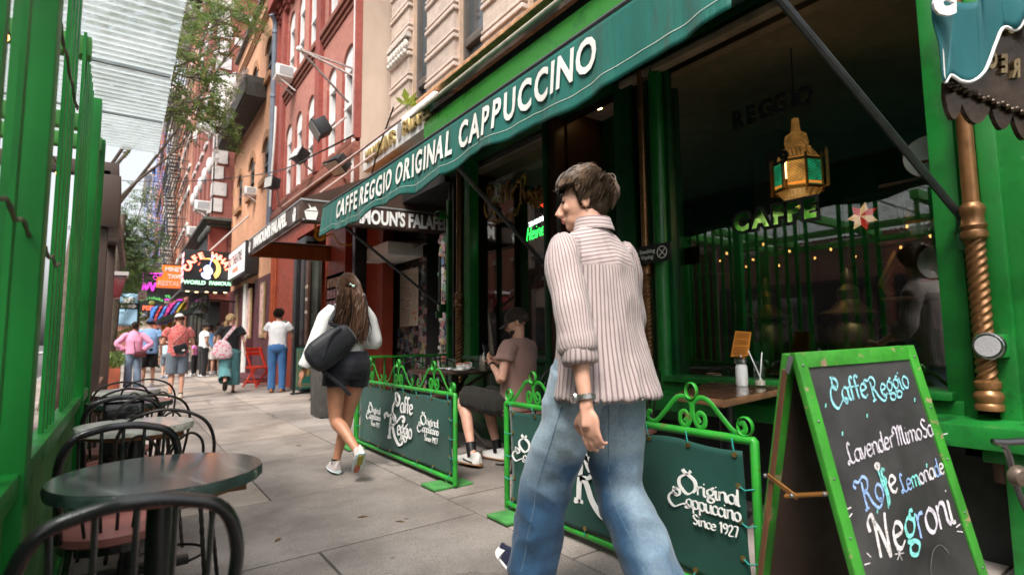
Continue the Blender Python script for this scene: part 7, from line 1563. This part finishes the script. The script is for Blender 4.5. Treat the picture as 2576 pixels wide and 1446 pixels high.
        for k_ in range(n):
            while True:
                d=V((r.gauss(0,1),r.gauss(0,1),r.gauss(0,1))).normalized()
                if under and d.z>.08: continue
                if d.z>cover+.0 and not (d.y>front and d.z<.55) and not (abs(d.x)>.8 and d.z<-.05 and d.y>0): break
            p=V((d.x*E.x,d.y*E.y-.016,d.z*E.z+.036)); tone=min(1,max(0,.5+r.gauss(0,.28)))
            pts=fn(p,d,r) if fn else None
            if fn and hasattr(fn,'tone'): tone=fn.tone
            if pts is None:
                dirn=V((d.x*.5+swirl*.3,d.y*.3+(.55 if d.y>0 and d.z>.3 else -.45),-.75)); dirn=(dirn-d*dirn.dot(d)*.9).normalized(); L=length*r.uniform(.7,1.2); lf=lift*r.uniform(.4,1.3)
                pts=[p,p+dirn*L*.35+d*(lf+.006),p+dirn*L*.7+d*(lf*1.1+.004)+V((r.gauss(0,.006),0,0)),p+dirn*L+d*lf*.5]
            pp=[c+R@q for q in smooth(pts,3)]; m_=len(pp); k0=len(b.v)
            b.tube(pp,[(w_*(1-.8*(j/(m_-1))**2),w_*.45*(1-.8*(j/(m_-1))**2)) for j in range(m_)],5)
            for q in range(k0,len(b.v)): b.st[q]=(tone,0)
        return s.make(b,'hair',m,ang=80)
def strapb(pts,w_,t_=.004): 
    b=MB(); b.tube(smooth(pts,5),[(w_/2,t_)]*(5*(len(pts)-1)+1),8); return b
# ---- 1. the man in the striped shirt, close by ----
hd=[(V((.10,-.12,-1)),V((-.95,-.25,.1)),V((.15,.9,0))),None]
man=Fig('man seen from behind in a loose striped shirt and faded blue jeans',1.535,1.60,rd(0),1.77,'light',.03,(rd(43),rd(5),0),shw=.172,
  arms=[((-.235,-.135,1.10),(-.245,-.195,.83)),((.25,.06,1.12),(.20,.26,1.0))],legs=[((-.100,.20,.50),(-.110,.30,.155),(-.12,1,.34)),((.10,.01,.49),(.11,-.19,.16),(.08,.9,-.42))],vox=.0065,hd=hd,curl=(.85,.5),hoff=(-.005,.035,-.008))
def st_shirt(q):
    z=q.z
    for i,(el,wr) in enumerate(man.arms):
        a=man.sh[i]; ab=(el-a); t=(q-a).dot(ab)/ab.dot(ab); c=a+ab*min(1.3,max(0,t)); dd=(q-c)
        if abs(q.x)>abs(man.sh[i].x)*.93 and q.x*man.sh[i].x>0 and dd.length<.10: return (math.atan2(dd.y,dd.x)*.075,0)
    if z>1.335 and q.y<.06: return (z*1.0+abs(q.x)*.18,0)
    return ((math.atan2(q.x,-q.y*1.1))*.165+(.9-z)*q.x*.10,0)
shirt=fabric('striped shirt cotton',(.39,.325,.312),.8,.35,16,.08,c2=(.19,.13,.135),pat='stripe')
man.top(shirt,sleeve=.74,slr=1.02,taper=.22,fold=.010,collar=True,vox=.0065,seed=4,stfn=st_shirt,fs=9,stretch=(1.2,1,.40),prof=((.845,.222,.160,-.055),(.90,.210,.150,-.045),(1.0,.192,.138,-.030),(1.12,.178,.128,-.018),(1.25,.178,.125,-.010),(1.36,.182,.116,-.004),(1.43,.150,.092,0),(1.478,.083,.072,0)))
b=MB(); el,wr=man.arms[0]; a0=el.lerp(wr,.34); dd=(wr-el).normalized(); b.tube([a0-dd*.06,a0-dd*.05,a0+dd*.025,a0+dd*.035],[.057,.061,.062,.058],18); el,wr=man.arms[1]; b.tube([el,el.lerp(wr,.25)],[.066,.068],14)
man.make(b,'cuff',shirt,.007,2,.005,14,2,stfn=lambda q:(math.atan2(q.y-man.arms[0][0].y,q.x-man.arms[0][0].x)*.07,0))
b=MB(); b.loft([[man.sp(1.488)+V((.070*cos(2*pi*j/22),.068*sin(2*pi*j/22)-.004,0)) for j in range(22)],[man.sp(1.535)+V((.064*cos(2*pi*j/22),.062*sin(2*pi*j/22)-.006,0)) for j in range(22)],[man.sp(1.537)+V((.070*cos(2*pi*j/22),.068*sin(2*pi*j/22)-.008,0)) for j in range(22)],[man.sp(1.485)+V((.084*cos(2*pi*j/22),.082*sin(2*pi*j/22)-.01,0)) for j in range(22)]],cap=False); man.make(b,'collar',shirt,stfn=lambda q:(q.z,0))
den=fabric('faded denim',(.030,.080,.155),.85,.45,10,.16,c2=(.25,.335,.40),pat='denim')
def st_jean(q):
    z=q.z; f=0
    sm=lambda a,c_,x: (lambda t:t*t*(3-2*t))(min(1,max(0,(x-a)/(c_-a))))
    seat=sm(.52,.70,z)*(1-.45*sm(.86,1.0,z)); right=sm(-.02,.05,q.x)*(.30+.22*sm(.10,.40,z)); front_=.5*sm(.03,.12,q.y)*sm(.35,.6,z)
    f=max(seat*.85,right*.85,front_)+.12
    return (0,min(1,f))
man.bottom(den,'jeans',1.0,1.08,1.58,.013,1.04,5,.0075,st_jean,knee=1.18,hip=1.06,fs=7,stretch=(1,1,1.0))
from mathutils.bvhtree import BVHTree
jo=[o for o in man.t.children if o.name.startswith('jeans')][0]; bv=BVHTree.FromPolygons([q.co for q in jo.data.vertices],[p.vertices for p in jo.data.polygons]); mk=man.k
def onj(p,d):
    h=bv.ray_cast(V(p)*mk-V(d).normalized()*.5,V(d).normalized()); return (h[0]/mk if h[0] else V(p)),(h[1] or V((0,-1,0)))
for sx_ in (-1,1):
    def pk(u,v):
        p,n_=onj((sx_*.088+(u-.5)*.125,0,.87-v*.14-.018*(1-abs(2*u-1))*v),(0,1,0)); return p+n_*.004
    b=MB(); b.grid(pk,10,10); man.make(b,'back_pocket',den,stfn=lambda q:(0,.62))
    pass
lg=man.legs
for i in (0,1):
    kn,an,to=lg[i]; full=smooth([man.hip[i]+V((0,0,.02)),man.hip[i].lerp(kn,.4),kn,kn.lerp(an,.4),an],6)
    for dd_ in ((1,.55,0),(-1,.35,0)):
        pts=[onj(q,V(dd_)) for q in full[3:]]; b=MB(); b.tube([p+n_*.001 for p,n_ in pts],.0026,5); man.make(b,'seam',den,stfn=lambda q:(0,.42))
def conv(s,i,P,L,up_):
    b=MB(); b.loft([[P(.33*L+.05*t_,.050*cos(2*pi*j/12)*(1-.5*t_*t_),.020+.040*(1-.55*t_)*max(-.2,sin(2*pi*j/12))) for j in range(12)] for t_ in (0,.3,.6,.85,1)]); o=s.make(b,'toe_cap',white); o.parent=up_
    b=MB(); 
    for k in range(4): b.tube([P((.10+.045*k)*L*1.0,-.022,.074-.010*k),P((.10+.045*k)*L,.022,.074-.010*k)],.004,5)
    o=s.make(b,'lace',white); o.parent=up_
man.shoes(fabric('navy canvas',(.015,.018,.04)),pm('white rubber',(.74,.73,.70),.5,.08,20),.285,.085,extra=conv)
WH=V((.10,-.62,.78)).normalized()
def tous_factory(ng,seed):
    r=random.Random(seed); G=[]
    while len(G)<ng:
        d=V((r.gauss(0,1),r.gauss(0,1),r.gauss(0,1))).normalized()
        if d.z<-.50 or (d.y>.50 and d.z<.50) or (d.z<-.05 and d.y>.10) or (abs(d.x)>.80 and d.z<-.02 and d.y>-.25): continue
        G.append((d,r.uniform(.75,1.15),r.uniform(.1,1.0),r.uniform(0,6.28),r.uniform(-.35,.35),r.uniform(.0,1.0)))
    def f(p,d,r):
        g,Lf,lf,ph,sw,tone=r.choice(G); q=(g+V((r.gauss(0,.075),r.gauss(0,.075),r.gauss(0,.075)))).normalized(); up=max(0,min(1,(g.z+.1)/.7)); fr=max(0,min(1,(g.y+.2)/.8))
        th=.004+.030*up*lf+.012*fr*up; L=(.075+.030*up*fr)*Lf; n=5; pts=[]; tw=r.gauss(0,.05)
        for k in range(n+1):
            t=k/n; R1=1.0; h=.002+th*math.sin(min(1,t*1.25)*pi*.62)+.006*sin(ph+t*6)*(.4+up)*t
            pts.append(V((q.x*(.080+h),q.y*(.098+h)-.016,q.z*(.096+h)+.036)))
            dr=q-WH; dr=dr-q*dr.dot(q)
            if dr.length<.05: dr=V((.3,.5,0))
            dr.normalize(); dr=(dr+q.cross(dr)*(sw+.35*fr+.25*sin(ph+t*5)*.5+tw)+V((-.18*fr,.10,0))).normalized(); dr=dr-q*dr.dot(q)
            q=(q+dr*(L/n)/.09).normalized()
            if q.z<-.62: q.z=-.62; q.normalize()
            if q.y>.30 and q.z<.20: q.z=.20+.08*lf; q.normalize()
        f.tone=min(1,max(0,tone+r.gauss(0,.12)))
        return pts
    return f
man.hair(hairm('tousled brown hair',(.016,.010,.007),(.135,.085,.052)),2600,.07,seed=3,cover=-.42,w_=.0030,fn=tous_factory(170,4),front=.72)
b=MB()
for s_ in (-1,1): b.tube([man.hc+man.R@V((s_*.018,.090,.034)),man.hc+man.R@V((s_*.036,.087,.040)),man.hc+man.R@V((s_*.056,.070,.036))],[.003,.0048,.003],6)
man.make(b,'eyebrow',MATS['tousled brown hair'],stfn=lambda q:(.1,0))
b=MB()
for s_ in (-1,1): b.ell(man.hc+man.R@V((s_*.034,.078,.010)),(.014,.010,.0085),10,7,man.R)
man.make(b,'eye',pm('dark eye',(.05,.03,.02),.2,.3,90))
b=MB(); b.ell(man.hc+man.R@V((0,.093,-.060)),(.018,.007,.0045),10,6,man.R); b.ell(man.hc+man.R@V((0,.090,-.069)),(.016,.007,.005),10,6,man.R); man.make(b,'lips',pm('lip tone',(.45,.16,.13),.45,.1,60))
b=MB(); wr=man.arms[0][1]; el=man.arms[0][0]; ax=(wr-el).normalized(); o=wr-ax*.035; b.lathe([(.034,-.010),(.037,-.008),(.037,.008),(.034,.010)],o,22,ax); man.make(b,'watch_band',pm('steel band',(.35,.34,.32),.3,.3,120,metal=.9))
b=MB(); b.lathe([(.001,0),(.019,0),(.021,.004),(.019,.010),(.001,.011)],o+V((-.034,.012,0)),20,(-1,.3,0)); man.make(b,'watch',pm('steel case',(.5,.5,.5),.25,.1,20,metal=.9))
# ---- 2. the woman with long wavy hair ----
girl=Fig('woman with long wavy brown hair in a white top and black shorts',1.50,4.47,rd(-2),1.64,'tan',.02,(rd(-4),rd(5),0),fem=True,
  arms=[((-.285,-.02,1.13),(-.355,.03,.90)),((.255,.02,1.13),(.13,.22,1.10))],legs=[((-.085,.03,.49),(.02,-.27,.245),(.05,.75,-.85)),((.05,.13,.50),(-.035,.17,.10),(-.02,1,.02))],vox=.009)
girl.top(fabric('white rib top',(.70,.70,.68),.8,.25,12,.05),'top',.95,1.035,.93,1.12,.005,vox=.008,seed=6,prof=((1.04,.138,.106,0),(1.10,.135,.104,0),(1.16,.140,.108,0),(1.26,.158,.120,0),(1.36,.182,.118,0),(1.43,.160,.098,0),(1.475,.092,.080,0)))
girl.bottom(fabric('black running shorts',(.010,.011,.016),.55,.3,10,.1),'shorts',.26,1.10,1,.007,1.05,8,.008,knee=1.5,hip=1.07)
def wavy(p,d,r):
    back=p.copy(); L=r.uniform(.36,.52); x0=p.x; ph=r.uniform(0,6); am=r.uniform(.006,.014); pts=[p*.98]
    if d.y>.1 and r.random()<.6: tgt=V((x0*1.0+.02*(1 if x0>0 else -1),-.03,-.02))
    else: tgt=V((x0*1.15,-.105,-.02))
    pts.append(p.lerp(tgt,.5)+d*.014); pts.append(tgt+V((0,-.01,0)))
    yb=-.115-.03*r.random(); xs=x0*1.55+r.gauss(0,.022)
    for j in range(1,9):
        f=j/8; pts.append(V((tgt.x+(xs-tgt.x)*min(1,f*1.4)*(1-.25*f)+am*sin(ph+f*12)*(.4+f),yb-.012*sin(f*pi)+am*.7*cos(ph+f*12)*(.3+f),-.02-(L-.02)*f)))
    return pts
girl.hair(hairm('long brown hair',(.012,.008,.006),(.10,.052,.030)),620,.4,seed=8,cover=-.15,w_=.0085,fn=wavy,front=.5)
b=MB(); c=girl.hc+V((0,-.128,.012)); b.tube([c+V((-.02,0,.01)),c,c+V((.02,0,-.008))],[.010,.006,.010],8); b.ell(c+V((.012,-.006,-.01)),(.012,.006,.012)); girl.make(b,'hair_clip',pm('pale mint clip',(.40,.55,.46),.4,.1,9))
def sole2(s,i,P,L,up_):
    b=MB(); b.loft([[P(-.20*L+a*.22*L,.024*cos(2*pi*j/10),-.002+.004*sin(2*pi*j/10)) for j in range(10)] for a in (-1,-.5,0,.5,1)]); o=s.make(b,'tread',pm('lime tread',(.34,.32,.04),.6,.1,9)); o.parent=up_
    b=MB(); b.loft([[P(.20*L+a*.18*L,-.008+.026*cos(2*pi*j/10)*(1-.3*a*a),-.001+.004*sin(2*pi*j/10)) for j in range(10)] for a in (-1,-.5,0,.5,1)]); o=s.make(b,'tread',pm('coral tread',(.45,.14,.08),.6,.1,9)); o.parent=up_
girl.shoes(fabric('pale knit shoe',(.52,.46,.44),.8,.2,40),pm('icy foam sole',(.60,.72,.74),.6,.08,9),.265,.075,extra=sole2)
b=MB()
for kn,an,to in girl.legs: b.tube([an+V((0,0,.025)),an-V((0,0,.02))],[.037,.04],12)
girl.make(b,'sock',black)
bag=thing('sling_bag','soft black sling bag hanging off the walking woman\'s left shoulder','bag',(1.3,4.3,1.0)); bm3=fabric('black bag nylon',(.012,.013,.016),.5,.5,8,.2)
b=MB(); c=V((-.175,-.135,1.10)); u=V((.80,.02,.60)).normalized(); v=V((-.60,0,.80)); n=V((0,-1,0))
b.loft([[c+u*a+(v*rr*cos(2*pi*j/18)+n*rr*.55*sin(2*pi*j/18)) for j in range(18)] for a,rr in ((-.22,.05),(-.20,.10),(-.12,.125),(.0,.125),(.10,.115),(.19,.09),(.21,.04))])
b2=remesh(b,.009,3,.010,6,3); girl.W(b2).build('pouch',bm3,bag)
bag_parts=[strapb([c+u*.17+v*.08,c+u*.10+v*.17+n*.02,V((-.13,-.09,1.42)),V((-.125,0,1.452)),V((-.12,.09,1.36)),V((-.18,.13,1.16))],.034),strapb([c-u*.18-v*.07,c-u*.16-v*.16,c-u*.13-v*.30+n*.02,c-u*.12-v*.42+n*.02],.032),strapb([c-u*.12-v*.02+n*.075,c+u*.02+v*.08+n*.075,c+u*.14+v*.09+n*.055],.030)]
for q in bag_parts: girl.W(q).build('strap',bm3,bag)
# ---- 3. the seated man ----
sx,sy=2.72,3.80
sit=Fig('seated man in a dusty pink T-shirt and dark cap looking at his phone',sx,sy,rd(24),1.68,'light',-.03,(rd(26),rd(20),0),seat=.55,
  arms=[((-.265,.0,.76),(-.12,.20,.88)),((.25,.04,.77),(.06,.22,.88))],legs=[((-.03,.56,.56),(-.18,.36,.10),(.2,1,0)),((.13,.42,.55),(.14,.30,.09),(.2,1,0))],vox=.009,curl=(1.1,1.1),hd=[(V((.55,.75,.3)),V((-.6,.5,-.4)),V((0,0,1))),None])
sit.top(fabric('dusty pink jersey',(.30,.18,.15),.85,.3,10,.08),sleeve=.36,hem=.86,loose=1.10,slr=1.25,fold=.007,vox=.009,seed=2)
sit.bottom(fabric('dark olive shorts',(.022,.020,.016),.8,.35,12,.12),'shorts',.50,1.12,1,.007,1.0,4,.009,knee=1.25)
sit.cap(fabric('dark brown cap',(.035,.024,.016),.8,.2,30))
sit.hair(hairm('short dark hair',(.02,.013,.01),(.06,.04,.028)),260,.025,seed=5,cover=-.45,w_=.004,front=.3,under=True)
b=MB(); b.ell(sit.hc+sit.R@V((0,.035,-.07)),(.052,.056,.045),16,10,sit.R); b.ell(sit.hc+sit.R@V((0,.066,-.092)),(.03,.028,.03),12,8,sit.R); sit.make(b,'beard',hairm('short dark hair',(.02,.013,.01),(.06,.04,.028)),stfn=lambda q:(.3,0))
b=MB(); 
for s in (-1,1): b.ell(sit.hc+sit.R@V((s*.032,.092,.016)),(.026,.006,.018),10,6,sit.R); b.tube([sit.hc+sit.R@V((s*.058,.088,.02)),sit.hc+sit.R@V((s*.080,-.01,.012))],.003,5)
sit.make(b,'sunglasses',black)
def swoosh(s,i,P,L,up_):
    sd=-1 if i==0 else 1
    b=MB(); b.add([P(-.30*L+.40*L*a,sd*(.047-.006*a),.062-.05*((a-.25)/.75)**2*(1 if a<.25 else -.35)-.020+ (.0)) for a in [k/10 for k in range(11)]]+[P(-.30*L+.40*L*a,sd*(.049-.006*a),.030+.012*a) for a in [1-k/10 for k in range(11)]],[list(range(22))]); o=s.make(b,'side_mark',black,solid=.002); o.parent=up_
sit.shoes(pm('white leather',(.70,.69,.66),.5,.06,20),pm('gum sole',(.36,.19,.09),.6,.1,9),.30,.085,extra=swoosh)
b=MB()
for kn,an,to in sit.legs: b.tube([an.lerp(kn,.20),an-V((0,0,.02))],[.043,.043],14)
sit.make(b,'sock',black)
ph=thing('phone','black phone held up by the seated man','phone',(2.5,4.0,1.1)); b=MB(); b.box(V((-.05,.29,.97)),(.08,.012,.155),MX.Rotation(rd(-25),3,'X')@MX.Rotation(.3,3,'Y')); sit.W(b).build('case',black,ph,bevel=.004)
b=MB(); b.lathe([(.031,-.012),(.033,0),(.031,.012)],sit.arms[0][1].lerp(sit.arms[0][0],.12),18,(sit.arms[0][1]-sit.arms[0][0])); sit.make(b,'watch_band',black)
# ---- far walkers ----
dk=hairm('dark brown hair',(.015,.010,.008),(.05,.03,.022)); bld=hairm('blonde hair',(.38,.24,.10),(.68,.50,.28)); brn2=hairm('mid brown hair',(.03,.018,.012),(.10,.06,.04))
jean=fabric('blue jeans',(.045,.13,.30),.85,.35,12,.2); khaki=fabric('grey blue shorts cloth',(.135,.165,.20),.85,.3,12); wht=fabric('white jersey',(.66,.66,.67),.85,.3,12); blk=fabric('black jersey',(.014,.014,.016),.8,.3,12)
lthr=pm('tan suede',(.36,.14,.04),.7,.2,20); dsole=pm('dark sole',(.03,.025,.02),.7,.2,9); wsole=MATS['white rubber']
up_arms=[((-.27,.10,1.15),(-.14,.30,1.36)),((.27,.10,1.15),(.16,.32,1.40))]
p4=Fig('bearded man in a white T-shirt and blue jeans taking a photo by the red shopfront',2.66,12.36,rd(-22),1.75,'light',.02,(rd(-10),0,0),arms=up_arms,vox=.013,curl=(1.0,1.0)); p4.top(wht,sleeve=.36,hem=.88,loose=1.05,slr=1.2,vox=.013); p4.bottom(jean,'jeans',1,1.05,1.15,.009,vox=.013); p4.shoes(lthr,dsole); p4.hair(dk,420,.06,seed=2,cover=-.4,w_=.009,lift=.008)
b=MB(); b.ell(p4.hc+p4.R@V((0,.035,-.07)),(.055,.06,.05),14,9,p4.R); p4.make(b,'beard',dk,stfn=lambda q:(.4,0))
t=thing('phone','phone held up sideways by the white T-shirt man','phone',(2.7,12.7,1.5)); b=MB(); b.box(V((.01,.40,1.46)),(.17,.012,.085)); p4.W(b).build('case',pm('teal case',(.03,.2,.17),.4,.1,9),t,bevel=.004)
p5=Fig('blonde woman in a black top and teal trousers walking past the maroon wall',1.86,13.05,rd(-4),1.68,'light',.03,(rd(-52),0,0),fem=True,arms=[((-.24,.03,1.15),(-.22,.12,.93)),((.27,-.05,1.14),(.30,.0,.90))],legs=[((-.09,-.05,.50),(-.10,-.36,.26),(0,.6,-.9)),((.09,.10,.50),(.10,.16,.09),(.1,1,0))],vox=.013)
p5.top(blk,sleeve=.42,hem=.94,loose=1.12,slr=1.7,vox=.013); p5.bottom(fabric('teal linen',(.10,.255,.27),.85,.35,11),'trousers',.88,1.25,2.0,.010,vox=.013,knee=1.35); p5.shoes(pm('olive sandal',(.10,.07,.03),.6,.2,9),dsole,.25,.035,'sandal'); 
def pony(p,d,r):
    q=V((0,-.115,-.03)); e=p.lerp(q,.55)+d*.016
    return [p,e,q+V((r.gauss(0,.006),0,r.gauss(0,.008))),q+V((r.gauss(0,.018),-.035,-.05)),q+V((r.gauss(0,.022),-.025,-.10-r.random()*.03))]
p5.hair(bld,420,.1,seed=4,cover=-.3,w_=.008,fn=pony,front=.62)
b=MB(); 
for s in (-1,1): b.ell(p5.hc+p5.R@V((s*.032,.088,.018)),(.027,.008,.020),10,6,p5.R); b.tube([p5.hc+p5.R@V((s*.058,.085,.02)),p5.hc+p5.R@V((s*.080,-.01,.014))],.004,5)
p5.make(b,'sunglasses',black)
tote=thing('tote_bag','pink and white patterned cloth tote hanging from the blonde woman\'s shoulder','bag',(1.7,12.9,.8)); tm=fabric('pink patterned cotton',(.74,.60,.62),.8,.4,9,.08,c2=(.72,.20,.27),pat='spots')
b=MB(); c=V((-.16,-.14,.98)); b.loft([[c+V((rx*cos(2*pi*j/18)-.05*z,rx*.38*sin(2*pi*j/18),z)) for j in range(18)] for z,rx in ((-.22,.06),(-.20,.16),(-.12,.20),(.0,.19),(.10,.14),(.17,.07))]); p5.W(remesh(b,.013,3,.010,7,2)).build('pouch',tm,tote); p5.W(strapb([c+V((.0,0,.15)),V((-.06,-.14,1.28)),V((.06,-.10,1.44)),V((.08,0,1.46)),V((.03,.10,1.3)),c+V((.08,.08,.1))],.07,.006)).build('strap',tm,tote)
p6=Fig('man in a white cap, red patterned shirt and grey blue shorts',.90,12.85,rd(3),1.68,'light',.03,(rd(12),rd(16),0),arms=[((-.27,.06,1.13),(-.12,.27,1.10)),((.27,.06,1.13),(.10,.28,1.08))],legs=[((-.09,.02,.50),(-.11,-.02,.09),(-.25,1,0)),((.09,.02,.50),(.08,-.04,.09),(.1,1,0))],vox=.013)
p6.top(fabric('red patterned cotton',(.50,.075,.07),.8,.3,30,.1,c2=(.62,.38,.34),pat='spots'),sleeve=.42,hem=.86,loose=1.10,slr=1.25,vox=.013,collar=True); p6.bottom(khaki,'shorts',.55,1.12,1.1,.008,vox=.013,knee=1.3); p6.shoes(pm('cream trainers',(.55,.50,.42),.6,.15,15),pm('gum sole',(.36,.19,.09))); p6.cap(fabric('off white cap',(.66,.63,.58),.8,.2,30)); p6.hair(brn2,260,.03,seed=6,cover=-.5,w_=.008,front=.2,under=True)
b=MB()
for kn,an,to in p6.legs: b.tube([an+V((0,0,.03)),an-V((0,0,.02))],[.04,.042],12)
p6.make(b,'sock',black)
cb=thing('crossbody_bag','small black crossbody bag on the back of the red shirt man','bag',(.95,12.7,1.05)); b=MB(); c=V((.02,-.165,1.03)); R_=MX.Rotation(rd(-18),3,'Y'); b.box(c,(.25,.07,.15),R_); p6.W(b).build('pouch',bm3,cb,bevel=.02); p6.W(strapb([c+V((-.1,-.0,.08)),V((-.10,-.15,1.12)),V((.08,-.15,1.32)),V((.14,-.04,1.46)),V((.14,.08,1.38)),V((-.08,.15,1.15))],.022)).build('strap',bm3,cb); b=MB(); b.box(c+V((.05,-.04,-.045)),(.05,.004,.03),R_); p6.W(b).build('label_patch',white,cb)
p7=Fig('woman in a pink shirt and pale jeans with her hands on her hips',.22,16.4,rd(0),1.64,'tan',.02,(rd(5),0,0),fem=True,arms=[((-.37,-.05,1.17),(-.20,-.03,.98)),((.37,-.05,1.17),(.19,-.03,.98))],vox=.014)
p7.top(fabric('pink poplin',(.72,.30,.46),.8,.4,9),sleeve=.93,hem=.90,loose=1.16,slr=1.22,vox=.014,fold=.010,collar=True); p7.bottom(fabric('pale jeans',(.20,.27,.37),.85,.3,9,.15),'jeans',1,1.12,1.5,.008,vox=.014); p7.shoes(wht,wsole); 
def bun(p,d,r): q=V((0,-.10,.02)); return [p,p.lerp(q,.5)+d*.014,q+V((r.gauss(0,.022),-.03,r.gauss(0,.026))),q+V((r.gauss(0,.022),-.02,r.gauss(0,.03)))]
p7.hair(dk,260,.1,seed=9,cover=-.3,w_=.010,fn=bun,front=.6)
hb=thing('handbag','maroon leather handbag slung behind the pink shirt woman','bag',(.3,16.2,.9)); b=MB(); c=V((.14,-.17,.90)); b.box(c,(.26,.10,.15)); p7.W(b).build('pouch',pm('maroon leather',(.085,.016,.018),.4,.2,20),hb,bevel=.02); p7.W(strapb([c+V((-.11,0,.07)),V((0,-.15,1.2)),V((.09,-.06,1.46)),V((.09,.06,1.42)),V((.12,.15,1.1))],.014)).build('strap',pm('maroon leather',(.085,.016,.018)),hb)
p8=Fig('man in a navy cap and light blue shirt beside the pink shirt woman',.55,16.9,rd(-5),1.74,'light',.02,(0,0,0),vox=.014); p8.top(fabric('light blue linen',(.20,.35,.58),.8,.3,10),sleeve=.42,hem=.84,loose=1.12,slr=1.25,vox=.014); p8.bottom(blk,'shorts',.52,1.1,1,.008,vox=.014,knee=1.3); p8.shoes(wht,wsole); p8.cap(fabric('navy cap',(.035,.07,.15),.8,.2,30),brim=False); p8.hair(dk,160,.03,seed=6,cover=-.5,w_=.008,front=.2,under=True)
def walker(label,x,y,h,face,topm,botm,skin='light',hairk=dk,frac=1.0,shm=wht,sl=.36,fem=False,loose=1.05,arms=None,capm=None,head=(0,0,0),walk=True,st=None,knee=1.15,hn=90):
    legs=[((-.09,.06,.50),(-.10,.20,.10),(-.1,1,0)),((.09,.02,.50),(.10,-.18,.14),(.1,1,-.3))] if walk else None
    p=Fig(label,x,y,face,h,skin,.02,head,arms=arms,legs=legs,vox=.018,fem=fem); p.top(topm,sleeve=sl,hem=.88,loose=loose,vox=.018); p.bottom(botm,'trousers' if frac>.9 else 'shorts',frac,1.08,1.15,.008,vox=.018,knee=knee); p.shoes(shm,dsole)
    if capm: p.cap(capm)
    p.hair(hairk,hn,.05 if not fem else .16,seed=int(x*9+y),cover=-.4,w_=.013,lift=.004,under=bool(capm)); return p
navy=fabric('navy jersey',(.014,.022,.045),.8,.3,12)
walker('man in a navy T-shirt and white shorts walking away in the distance',1.22,29.0,1.72,0,navy,wht,'tan',frac=.52,shm=blk,knee=1.3)
walker('woman in a green top and pale skirt standing in the far queue',1.62,20.2,1.55,rd(-60),fabric('grass green jersey',(.14,.27,.04),.8,.3,12),fabric('pale grey skirt cloth',(.50,.47,.43),.8,.3,12),'pale',brn2,frac=.50,fem=True,walk=False,knee=1.6)
walker('man in a white polo and black trousers with a black cap in the far queue',2.05,19.6,1.68,rd(-75),wht,blk,'olive',capm=blk,head=(rd(-10),rd(15),0),walk=False,arms=[((-.2,-.02,1.14),(-.12,.14,.93)),((.25,-.02,1.13),(.2,.16,.95))])
walker('person in a light blue shirt half hidden in the far queue',2.38,20.9,1.62,rd(-40),fabric('sky blue jersey',(.14,.33,.62),.8,.3,12),fabric('white cotton',(.66,.64,.62)),'light',walk=False,frac=.5)
walker('man in a maroon shirt facing the queue near the charcoal shopfront',2.66,21.2,1.70,rd(140),fabric('maroon jersey',(.12,.012,.03),.8,.3,12),blk,'deep',walk=False,frac=.55)
bp=walker('man with a grey backpack and khaki shorts in the far queue',2.62,19.9,1.72,rd(-15),fabric('dark brown jersey',(.05,.038,.03),.8,.3,12),fabric('khaki twill',(.36,.28,.18),.8,.3,12),'light',brn2,frac=.55,walk=False,knee=1.3)
bk2=thing('backpack','grey backpack worn by the khaki shorts man','backpack',(2.6,19.7,1.2)); b=MB(); b.box(V((0,-.20,1.22)),(.30,.16,.44)); bp.W(b).build('pack',fabric('grey nylon',(.17,.165,.155),.7,.4,14),bk2,bevel=.05); b=MB(); b.box(V((0,-.30,1.12)),(.24,.06,.20)); bp.W(b).build('pocket',fabric('grey nylon',(.17,.165,.155)),bk2,bevel=.02)
for s in (-1,1): bp.W(strapb([V((s*.09,-.13,1.40)),V((s*.10,-.02,1.47)),V((s*.11,.10,1.36)),V((s*.13,.02,1.1))],.05)).build('strap',fabric('grey nylon',(.17,.165,.155)),bk2)
walker('child in pale blue standing behind the white cap man',1.12,20.5,1.30,rd(-30),fabric('pale blue jersey',(.45,.60,.70)),khaki,'pale',frac=.5,walk=False,shm=fabric('light blue shoes',(.4,.5,.65)))
walker('person in a pink top sitting low among the far queue',1.98,21.4,1.15,rd(60),fabric('bright pink jersey',(.7,.2,.45)),blk,'light',walk=False,fem=True,hn=110)
